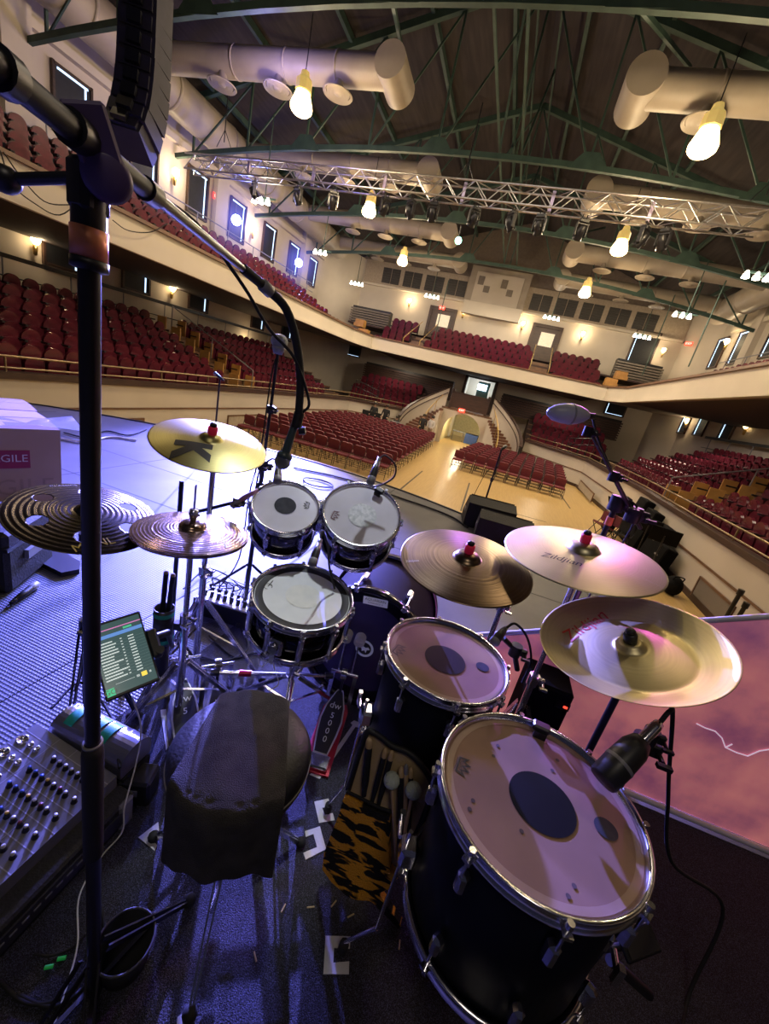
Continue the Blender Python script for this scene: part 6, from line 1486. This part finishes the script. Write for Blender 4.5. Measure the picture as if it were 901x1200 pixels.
# ---- drum microphones
dyn_mic(dep(325, 566, 1.46), dep(326, 546, 1.52), .0165, 'short black clip microphone on the rim of the smaller rack tom', cable=[dep(318, 538, 1.56), dep(303, 555, 1.62), dep(296, 610, 1.68)])
dyn_mic(dep(433, 568, 1.6), dep(443, 541, 1.64), .017, 'black clip microphone with looping cable on the larger rack tom', cable=[dep(452, 534, 1.66), dep(463, 545, 1.66), dep(462, 558, 1.66), dep(450, 567, 1.66), dep(436, 571, 1.66)])
dyn_mic(dep(365, 664, 1.28), dep(374, 637, 1.33), .0155, 'black clip microphone at the far rim of the snare drum', cable=[dep(378, 622, 1.36), dep(384, 640, 1.42), dep(386, 665, 1.5), dep(392, 690, 1.55)])
a, b = dep(577, 755, 1.14), dep(590, 739, 1.17)
dyn_mic(a, b, .015, 'black dynamic microphone at the rim of the farther floor tom', cable=[dep(604, 731, 1.2), dep(618, 748, 1.22), dep(622, 775, 1.22), dep(612, 800, 1.22)])
t = thing('mic_clip_arm', 'short black clamp arm holding the farther floor tom microphone', 'clamp', dep(603, 785, 1.2), world=True); mb = MB(); mb.tube([dep(590, 748, 1.17), dep(602, 760, 1.18), dep(606, 785, 1.2)], .008, 8); mb.build('arm', blk, t); clamp(t, dep(604, 762, 1.18), blk, .9)
a, b = dep(705, 915, .86), dep(752, 868, .89); tl = dep(771, 848, .91); d = (b-a).normalized(); F = frame(a, d); L = (b-a).length
t = thing('tom_microphone', 'large black tubular microphone aimed at the nearest floor tom', 'microphone', a, world=True)
mb = MB(F); mb.lathe([(0, 0), (.027, .001), (.03, .006), (.031, .05), (.029, L*.8), (.02, L), (0, L)], 24); mb.build('body', mat('matte_mic_black', (.018, .018, .02), .42), t)
mb = MB(F); mb.lathe([(.0312, .05), (.0316, .052), (.0316, .056), (.0312, .058)], 24); mb.build('grille_ring', grey, t)
mb = MB(F); mb.lathe([(.0125, L), (.0125, L+.045), (.01, L+.06), (0, L+.06)], 14); mb.build('connector', chrome, t)
e = F @ Vector((0, 0, L+.06)); mb = MB(); mb.tube([e, e+d*.03+Vector((.0, 0, .01)), dep(788, 842, .95), dep(783, 930, 1.05), dep(787, 1010, 1.12), Vector((1.0, 1.08, .25)), Vector((.97, .98, .02)), Vector((.9, .85, .012))], .0052, 8, sub=8); mb.build('cable', blk_rub, t)
bp_ = Vector((.62, .98, 0)); hp = dep(762, 862, .95); hp = Vector((hp.x, hp.y, hp.z))
t = thing('microphone_stand', 'short black stand holding the large floor tom microphone', 'microphone stand', (hp.x+.02, hp.y+.05, 0), world=True)
pole(t, (hp.x+.02, hp.y+.05, 0), (hp.x+.02, hp.y+.05, hp.z-.05), .012, blk_steel, 'tube'); pole(t, (hp.x+.02, hp.y+.05, hp.z-.07), hp, .0075, blk_steel, 'arm'); clamp(t, (hp.x+.02, hp.y+.05, hp.z-.07), blk, 1.3); clamp(t, hp, blk, .9)
mb = MB(); mb.lathe([(0, .02), (.09, .015), (.1, .004)], 20, Matrix.Translation((hp.x+.02, hp.y+.05, 0))); mb.build('base', blk_steel, t)
# hi-hat mic on its little boom
a, b = dep(270, 594, 1.52), dep(302, 574, 1.58)
dyn_mic(a, b, .0125, 'slim pink pencil microphone left of the smaller rack tom', mat('pink_body', (.35, .16, .3), .35))  # body is coloured pink
t = thing('pencil_mic_stand', 'thin black boom arm holding the pencil microphone above the hi-hat', 'microphone stand', dep(210, 604, 1.5), world=True)
q0 = dep(210, 605, 1.6); q1 = dep(278, 588, 1.55); pole(t, q0, q1, .007, blk_steel, 'arm'); clamp(t, q1, blk, .9); pole(t, (q0.x, q0.y, 0), (q0.x, q0.y, q0.z+.15), .009, blk_steel, 'tube'); clamp(t, (q0.x, q0.y, q0.z), blk); tripod(t, (q0.x, q0.y), .18, ringfeet((q0.x, q0.y), .18, .2), blk_steel)
# ---- clamp-mounted pad and pack at the right
q = dep(748, 1103, .95); F = frame(q, (.25, -.35, .9), (.8, .55, 0)); t = thing('control_pad', 'small black control pad clamped low beside the nearest floor tom', 'control pad', M=F)
mb = MB(); mb.box((0, 0, 0), (.11, .055, .014), bev=.004); mb.build('pad_body', blk, t)
mb = MB(); mb.box((.0, 0, .008), (.095, .042, .001)); mb.build('glossy_face', mat('dark_glass', (.01, .012, .02), .08), t)
iv = F.inverted(); mb = MB(); mb.tube([Vector((-.05, 0, -.01)), iv @ dep(705, 1112, .92), iv @ dep(690, 1130, .92)], .008, 8); mb.cyl(iv @ dep(715, 1125, .93), iv @ dep(760, 1165, .97), .012, n=10); mb.build('clamp_arm', blk_steel, t)
p = at(678, 834, 2, .29); t = thing('cover_box', 'added black box covering the banner foot, small red light, under china cymbal', 'box', (p.x, 1.45, 0), world=True)  # added box in place of dark floor, hides the banner's lower left
xa, xb = at(618, 800, 1, 1.42).x, at(668, 830, 1, 1.42).x; zz = at(645, 806, 1, 1.42).z
mb = MB(); mb.box(((xa+xb)/2, 1.5, zz/2), (xb-xa, .16, zz), bev=.01); mb.build('box_body', mat('matte_black_box', (.008, .008, .009), .95, spec=.1), t)
mb = MB(); mb.box((xb-.03, 1.415, zz-.05), (.05, .01, .03)); mb.build('control_plate', blk_steel, t); c = at(679, 829, 1, 1.405)
mb = MB(); mb.box((xb-.02, 1.409, zz-.05), (.014, .004, .008)); mb.build('red_indicator', red_glow, t)
# ---- tablet on its clamp
tb = dep(147, 769, 1.15); FT = frame(tb, (.42, -.42, .8), (.93, .36, 0)); cs = [onpl(FT, *q) for q in ((105, 735), (163, 715), (188, 796), (121, 824))]
hx = (abs(cs[1].x-cs[0].x)+abs(cs[2].x-cs[3].x))/4; hy = (abs(cs[1].y-cs[2].y)+abs(cs[0].y-cs[3].y))/4
ang = math.atan2((cs[1]-cs[2]).y, (cs[1]-cs[2]).x)-PI/2; FT = FT @ Matrix.Translation(sum(cs, Vector())/4) @ Matrix.Rotation(ang, 4, 'Z'); hx = (cs[1]-cs[0]).length/2*.5+(cs[2]-cs[3]).length/4; hy = (cs[1]-cs[2]).length/2
t = thing('tablet', 'black tablet showing a lit song list held by a stand clamp', 'tablet', M=FT)
mb = MB(); mb.box((0, 0, -.005), (hx*2, hy*2, .009), bev=.003); mb.build('tablet_body', blk, t)
W, H = hx*.92, hy*.92
scr = mat('screen_grey', (.02, .03, .03), .2, emit=(.1, .2, .2), es=.55); mb = MB(); mb.box((0, 0, .0002), (W*2, H*2, .0012)); sc = mb.build('screen', scr, t)
def bars(name, rects, col, e):
    mb = MB()
    for x0, y0, x1, y1 in rects: mb.quad(*[Vector((-W+2*W*x, H-2*H*y, .0013)) for x, y in ((x0, y1), (x1, y1), (x1, y0), (x0, y0))])
    mb.build(name, mat(name+'_light', col, .4, emit=col, es=e), sc)
random.seed(3)
bars('song_rows', [(.05, .27+.043*k, .3+.2*random.random(), .287+.043*k) for k in range(13)]+[(.66, .27+.043*k, .78, .285+.043*k) for k in range(13)]+[(.5, .27+.043*k, .54, .283+.043*k) for k in range(13)], (.75, .85, .82), .9)
bars('row_lines', [(.0, .3+.043*k, 1, .303+.043*k) for k in range(13)], (.15, .22, .22), .6)
bars('pink_bar', [(0, .085, 1, .1)], (.8, .25, .6), .9); bars('blue_bar', [(0, .165, 1, .215)], (.15, .35, .85), .9); bars('green_button', [(.62, .12, .8, .15), (0, .9, .16, 1)], (.1, .7, .35), .8); bars('yellow_button', [(.72, .84, .83, .9)], (1, .75, .1), 1.2); bars('small_buttons', [(.62, .855, .68, .885), (.88, .855, .92, .885), (.2, .868, .58, .874)], (.7, .8, .8), .7)
mb = MB(); mb.text('GO', .02, Matrix.Translation((-W*.84, -H*.9, .0016))); mb.build('lettering', white_p, sc)
mb = MB(); mb.box((hx+.012, 0, -.012), (.03, .09, .03), bev=.006); mb.cyl((hx+.02, .02, -.02), (hx+.06, .03, -.06), .012, n=10); mb.cyl((hx+.02, -.03, 0), (hx+.02, -.03, .015), .012, n=10); mb.build('clamp_bracket', blk, t)
b0 = FT @ Vector((hx+.06, .03, -.06)); mb = MB(); mb.tube([FT.inverted() @ b0, FT.inverted() @ Vector((HX-.02, HY-.03, .38))], .008, 8); mb.build('clamp_arm', blk_steel, t)
P = [dep(155, 817, 1.17)]+[at(*q) for q in ((165, 852, 2, .3), (160, 892, 2, .17), (146, 945, 2, .1), (143, 975, 2, .04), (118, 1005, 2, .012), (93, 1050, 2, .012), (91, 1105, 2, .012), (80, 1150, 2, .012), (62, 1205, 2, .012))]
mb = MB(); mb.tube(P, .0022, 8, sub=8); solo('charging_cable', mb, mat('white_cable', (.75, .75, .7), .45), 'thin white cable running from the tablet down across the rug', 'cable', P[0])
# ---- mixer
MZ = .17; X0, X1, Y0, Y1 = -1.11, -.785, .02, .7
t = thing('mixing_console', 'grey audio mixing console with rows of small knobs at lower left', 'mixer', ((X0+X1)/2, .4, .12), world=True)
mx_m = mat('dark_grey_panel', (.15, .15, .165), .45); mb = MB(); mb.prism([(X0, .1), (X1, .1), (X1, .145), (X0, MZ+.012)], Y0, Y1, Matrix(((1, 0, 0, 0), (0, 0, 1, 0), (0, 1, 0, 0), (0, 0, 0, 1)))); mb.build('chassis', mx_m, t)
sl = math.atan2(MZ+.012-.145, X1-X0); FM = Matrix.Translation((X0, 0, MZ+.012)) @ Matrix.Rotation(sl, 4, 'Y')
WX = (X1-X0)/math.cos(sl); mb = MB(FM)
for k in range(13): mb.quad((.0, Y0+.05*k+.049, .0006), (WX, Y0+.05*k+.049, .0006), (WX, Y0+.05*k+.0515, .0006), (.0, Y0+.05*k+.0515, .0006))
for x in (.1, .17, .235): mb.quad((x, Y0, .0006), (x+.0015, Y0, .0006), (x+.0015, Y1, .0006), (x, Y1, .0006))
mb.build('panel_lines', mat('pale_panel_print', (.35, .35, .4), .5), t)
kc = [mat('blue_knob_cap', (.05, .12, .5), .4), mat('yellow_knob_cap', (.65, .42, .06), .4), mat('white_knob_cap', (.55, .55, .58), .4), mat('maroon_knob_cap', (.15, .03, .04), .4), mat('dark_knob_cap', (.05, .05, .06), .4)]
xs = [(.125, 0), (.148, 0), (.172, 0), (.195, 1), (.218, 2), (.241, 3), (.262, 2), (.295, 2)]
for k in range(9, 13):
    y = Y0+.05*k+.025
    for j, (x, c) in enumerate(xs):
        if k > 11 and j < 1: continue
        mb = MB(FM); mb.lathe([(0, .017), (.0052, .0165), (.0066, .002), (.0085, .0), (0, 0)], 12, Matrix.Translation((x, y, 0))); kn = mb.build('knob', blk, t)
        mb = MB(FM); mb.lathe([(0, .0182), (.0048, .0178), (.0053, .013)], 12, Matrix.Translation((x, y, 0))); mb.build('knob_cap', kc[c if k < 12 else 2], kn)
for k in range(3, 9):
    y = Y0+.05*k+.025
    for x, c in xs:
        mb = MB(FM); mb.cur = 0; mb.lathe([(.0053, .013), (.0066, .002), (.0085, .0), (0, 0)], 10, Matrix.Translation((x, y, 0))); mb.cur = 1; mb.lathe([(0, .0182), (.0048, .0178), (.0053, .013)], 10, Matrix.Translation((x, y, 0))); mb.build('knob', [blk, kc[c]], t)
for k in range(6, 13):
    y = Y0+.05*k+.025
    if k > 9:
        mb = MB(FM); mb.lathe([(.016, .0), (.016, .004), (.011, .004), (.011, .001), (0, .001)], 20, Matrix.Translation((.022, y, 0))); mb.build('input_socket', chrome, t)
    for x in (.055, .08):
        mb = MB(FM); mb.lathe([(.0095, .0), (.0085, .007), (.004, .007), (.004, .002), (0, .002)], 12, Matrix.Translation((x, y, 0))); mb.build('jack_socket', chrome, t)
for k, (y, c) in enumerate(((.5, red_glow), (.42, blk))):
    p0 = FM @ Vector((.06, y, .005)); mb = MB(FM); mb.cyl((.06, y, .004), (.06, y, .05), .006, n=10); o = solo('audio_plug', mb, [blk, blk][k], 'plug standing in the mixer input, %s' % ['with red and white cable', 'with dark cable'][k], 'plug', p0)
    mb = MB(FM); mb.tube([(.06, y, .05), (.05, y-.01, .09), (.0, y-.06, .1), (-.06, y-.12, .02)], .004, 6, sub=5); mb.v = [q-p0 for q in mb.v]; mb.build('cable', [white_p, blk_rub][k], o)
t = thing('rack_case', 'black rack case beneath the mixing console', 'case', ((X0+X1)/2, .35, 0), world=True)
mb = MB(); mb.box(((X0+X1)/2+.01, .34, .05), (X1-X0+.1, .74, .1), bev=.006); mb.build('case_body', wood_blk, t)
mb = MB(); mb.box((X1+.061, .42, .05), (.008, .5, .05)); mb.build('front_panel', mat('dark_panel_strip', (.03, .03, .045), .4), t)
mb = MB()
for k in range(10): mb.box((X1+.0655, .3+.026*k, .055), (.002, .016, .006))
mb.build('panel_print', mat('dim_lettering', (.2, .2, .25), .5), t)
for y in (.12, .68): mb = MB(); mb.box((X1+.055, y, .05), (.02, .05, .1), bev=.006); mb.build('corner_guard', grey, t)
# silver rounded unit and power box behind the mixer
a, b = at(78, 842, 2, .16), at(160, 884, 2, .16)
t = thing('power_conditioner', 'silver rounded unit with green labels behind the mixing console', 'power unit', (a+b)/2-Vector((0, 0, .16)), world=True)
d = (b-a).normalized(); mb = MB(frame(a, d, (0, 0, 1))); L = (b-a).length; mb.prism([(x*.045, y*.05) for x, y in [(-1, -1.15), (-1, 1.15)]+[(math.cos(q), 1.15*math.sin(q)) for q in [PI/2-PI*k/14 for k in range(15)]]], 0, L); mb.build('rounded_housing', mat('brushed_silver', (.4, .4, .48), .3, .8), t)
for q in (.12, .42, .58): mb = MB(frame(a, d, (0, 0, 1))); mb.lathe([(.0505, L*q), (.0505, L*(q+.12))], 20, Matrix.Scale(1, 4), arc=(-.9, .9)); mb.build('green_label', mat('green_label', (.02, .4, .28), .5), t)
mb = MB(); mb.box(((a+b)/2).to_tuple()[:2]+(.055,), (.3, .1, .11)); mb.build('base_block', blk, t)
p = at(163, 905, 2, .1); t = thing('power_supply', 'small black power supply box with a socket near the white cable', 'power supply', (p.x, p.y, 0), world=True)
F = rotm((p.x, p.y, 0), .35); mb = MB(F); mb.box((0, 0, .05), (.1, .08, .1), bev=.008); mb.build('box_body', blk, t); mb = MB(F); mb.box((.0, -.041, .06), (.03, .004, .024)); mb.build('socket', grey, t)
# cables, bag hoop and connectors at lower left
def floorcable(L, label, r=.0045, m=None, z=.01):
    P = [at(x, y, 2, z) for x, y in L]; mb = MB(); mb.tube(P, r, 6, sub=6); return solo('cable', mb, m or blk_rub, label, 'cable', P[0])
floorcable([(20, 1165), (60, 1180), (95, 1160), (120, 1120), (122, 1080), (112, 1050)], 'black cable looping on the rug at lower left')
floorcable([(0, 1150), (30, 1175), (70, 1170), (100, 1135), (108, 1100)], 'second black cable loop on the rug at lower left')
floorcable([(40, 1118), (60, 1120), (85, 1110), (100, 1095)], 'thin dark cable between the green connectors', .003)
floorcable([(690, 800), (655, 830), (640, 870)], 'black cable on the rug behind the nearest floor tom')
floorcable([(200, 790), (230, 770), (262, 775), (290, 760), (282, 735)], 'dark cable snaking under the hi-hat stand legs')
floorcable([(245, 745), (275, 770), (300, 765), (330, 775)], 'black cable on the rug below the snare drum')
floorcable([(215, 690), (240, 668), (262, 672), (285, 690)], 'black cable looping behind the stage box', z=.02)
floorcable([(60, 830), (95, 800), (130, 840), (140, 900)], 'black cable passing between the tablet and the mixer', z=.18)
for i, (x, y) in enumerate(((57, 1133), (72, 1123))):
    p = at(x, y, 2, .012); mb = MB(); mb.cyl((p.x-.007, p.y-.004, .011), (p.x+.007, p.y+.005, .011), .0042, n=10); o = solo('cable_connector', mb, mat('bright_green_plastic', (.02, .5, .1), .4, emit=(.02, .6, .1), es=.1), 'bright green cable connector on the rug, %s' % ['left of two', 'right of two'][i], 'connector', p)
p = at(146, 1128, 2, .0); F = Matrix.Translation((p.x, p.y, .0)); t = thing('cup_bin', 'open black fabric bin on the rug beside the boom stand legs', 'bin', (p.x, p.y, 0), world=True)
mb = MB(F); mb.lathe([(0, .005), (.05, .005), (.062, .09), (.06, .09), (.049, .012), (0, .012)], 28); mb.build('bin_body', mat('dark_fabric', (.012, .012, .016), .85), t); mb = MB(F); mb.lathe([(.061+.003*math.cos(q), .09+.003*math.sin(q)) for q in [2*PI*k/6 for k in range(6)]], 32, close=True); mb.build('rim', mat('grey_binding', (.06, .06, .07), .6), t)
# ================================================================== LIGHT
w = bpy.data.worlds.new('world'); bpy.context.scene.world = w; w.use_nodes = True
w.node_tree.nodes['Background'].inputs[0].default_value = (.3, .3, .55, 1); w.node_tree.nodes['Background'].inputs[1].default_value = .05
BLUE = (.2, .2, 1)
lamp('corridor_light', 'POINT', (XC, 30.2, ZF+1.9), 260, (1, .9, .6), .2)
lamp('lobby_light', 'POINT', (XC, YB+1, 2.4), 110, (.85, .95, 1), .2)
for x, y, e in ((-8, 20, 500), (4, 20, 600), (-2.3, 10, 250), (-2.3, 28, 500)):
    a = lamp('hall_fill', 'AREA', (x, y, 8.2), e, (1, .84, .64), 4.0); a.rotation_euler = (0, 0, 0)  # unseen area lamps added for the hall's general brightness
for i, (x, y, e) in enumerate(((-11.5, 9, 18), (-11.5, 19, 30), (7.5, 10, 70), (7.5, 20, 110), (-8.5, 29.5, 150), (3.5, 29.5, 150), (-2.6, 29, 60))):
    a = lamp('under_balcony_fill', 'AREA', (x, y, 2.9), e, (1, .82, .6), .8); a.rotation_euler = (0, 0, 0)  # area lamps added to brighten the seats and wall below the balcony
s = bpy.context.scene
s.cycles.use_denoising = True
s.view_settings.view_transform = 'Standard'; s.view_settings.look = 'None'; s.view_settings.exposure = -.3
# stage light: hall spotlights and truss first, then unseen added lamps
lamp('blue_key', 'SPOT', s1, 26000, BLUE, .12, 17, (-1.0, .5, .1))
lamp('blue_key', 'SPOT', s2, 190000, BLUE, .09, 12, (-1.0, .6, .1))
lamp('blue_wash', 'SPOT', (-6.5, 13.9, 6.5), 30000, (.1, .14, 1), .2, 26, (-3.9, 2.6, 0), .9)
lamp('blue_wash', 'SPOT', (-4.6, 14.1, 6.5), 26000, (.3, .38, 1), .2, 12, (-2.35, 3.0, 0), .9)
lamp('blue_wash', 'SPOT', (-8.5, 12.0, 6.3), 15000, (.1, .14, 1), .2, 14, (-2.5, .9, 0), .9)
lamp('magenta_key', 'SPOT', (3.9, 13.7, 6.5), 1500, (.85, .12, 1), .15, 12, (.7, 1.15, .8), .6)
lamp('violet_key', 'SPOT', (-1.0, 14.2, 6.5), 1100, (.5, .14, 1), .15, 7, (.0, 1.3, .75), .6)
lamp('work_light', 'POINT', (.6, -1.6, 5.0), 120, (1, .86, .72), .6)  # unseen warm lamp overhead behind the camera
lamp('drum_fill_spot', 'SPOT', (-1.0, 3.4, 6.2), 950, (.86, .9, 1), .12, 11, (-.55, 1.38, .75), .6)  # unseen overhead spot added to brighten snare and rack toms
lamp('blue_tint_lamp', 'POINT', s1+Vector((.3, -.2, 0)), 260, (.16, .2, 1), .1); lamp('blue_tint_lamp', 'POINT', s2+Vector((.3, -.2, 0)), 200, (.16, .2, 1), .1)  # added point lamps that tint the left wall like blue haze
lamp('blue_tint_lamp', 'POINT', (-8.5, 11.5, 8.0), 160, (.3, .25, 1), .3)  # unseen blue point lamp added for the same tint
# haze painted as emissive balls around the two blue spotlights
hz_m = bpy.data.materials.new('blue_halo_glow'); hz_m.use_nodes = True; nt = hz_m.node_tree; nt.nodes.clear()
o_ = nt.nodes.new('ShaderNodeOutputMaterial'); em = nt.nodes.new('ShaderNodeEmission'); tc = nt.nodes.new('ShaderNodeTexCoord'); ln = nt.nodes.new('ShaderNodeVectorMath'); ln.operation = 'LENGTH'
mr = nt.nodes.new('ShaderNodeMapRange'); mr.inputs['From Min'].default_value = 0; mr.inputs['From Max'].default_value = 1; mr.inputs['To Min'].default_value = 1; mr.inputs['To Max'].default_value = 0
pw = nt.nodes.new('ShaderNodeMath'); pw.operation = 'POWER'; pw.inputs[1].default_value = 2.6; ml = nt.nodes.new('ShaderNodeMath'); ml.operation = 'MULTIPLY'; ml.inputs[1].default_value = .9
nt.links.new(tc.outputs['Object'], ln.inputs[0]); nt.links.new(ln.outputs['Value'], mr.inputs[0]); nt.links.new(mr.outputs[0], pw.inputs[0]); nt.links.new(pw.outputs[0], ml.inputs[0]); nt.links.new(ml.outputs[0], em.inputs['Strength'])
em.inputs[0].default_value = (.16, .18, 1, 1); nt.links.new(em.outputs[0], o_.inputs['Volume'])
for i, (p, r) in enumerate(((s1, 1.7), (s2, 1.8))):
    mb = MB(); mb.ball((0, 0, 0), 1, 24, 14); o = mb.build('halo', hz_m); o.location = p; o.scale = (r, r, r)
    tag(o, 'self-glowing blue haze around the %s blue spotlight over the left balcony' % ['nearer', 'farther'][i], 'halo', kind='stuff')
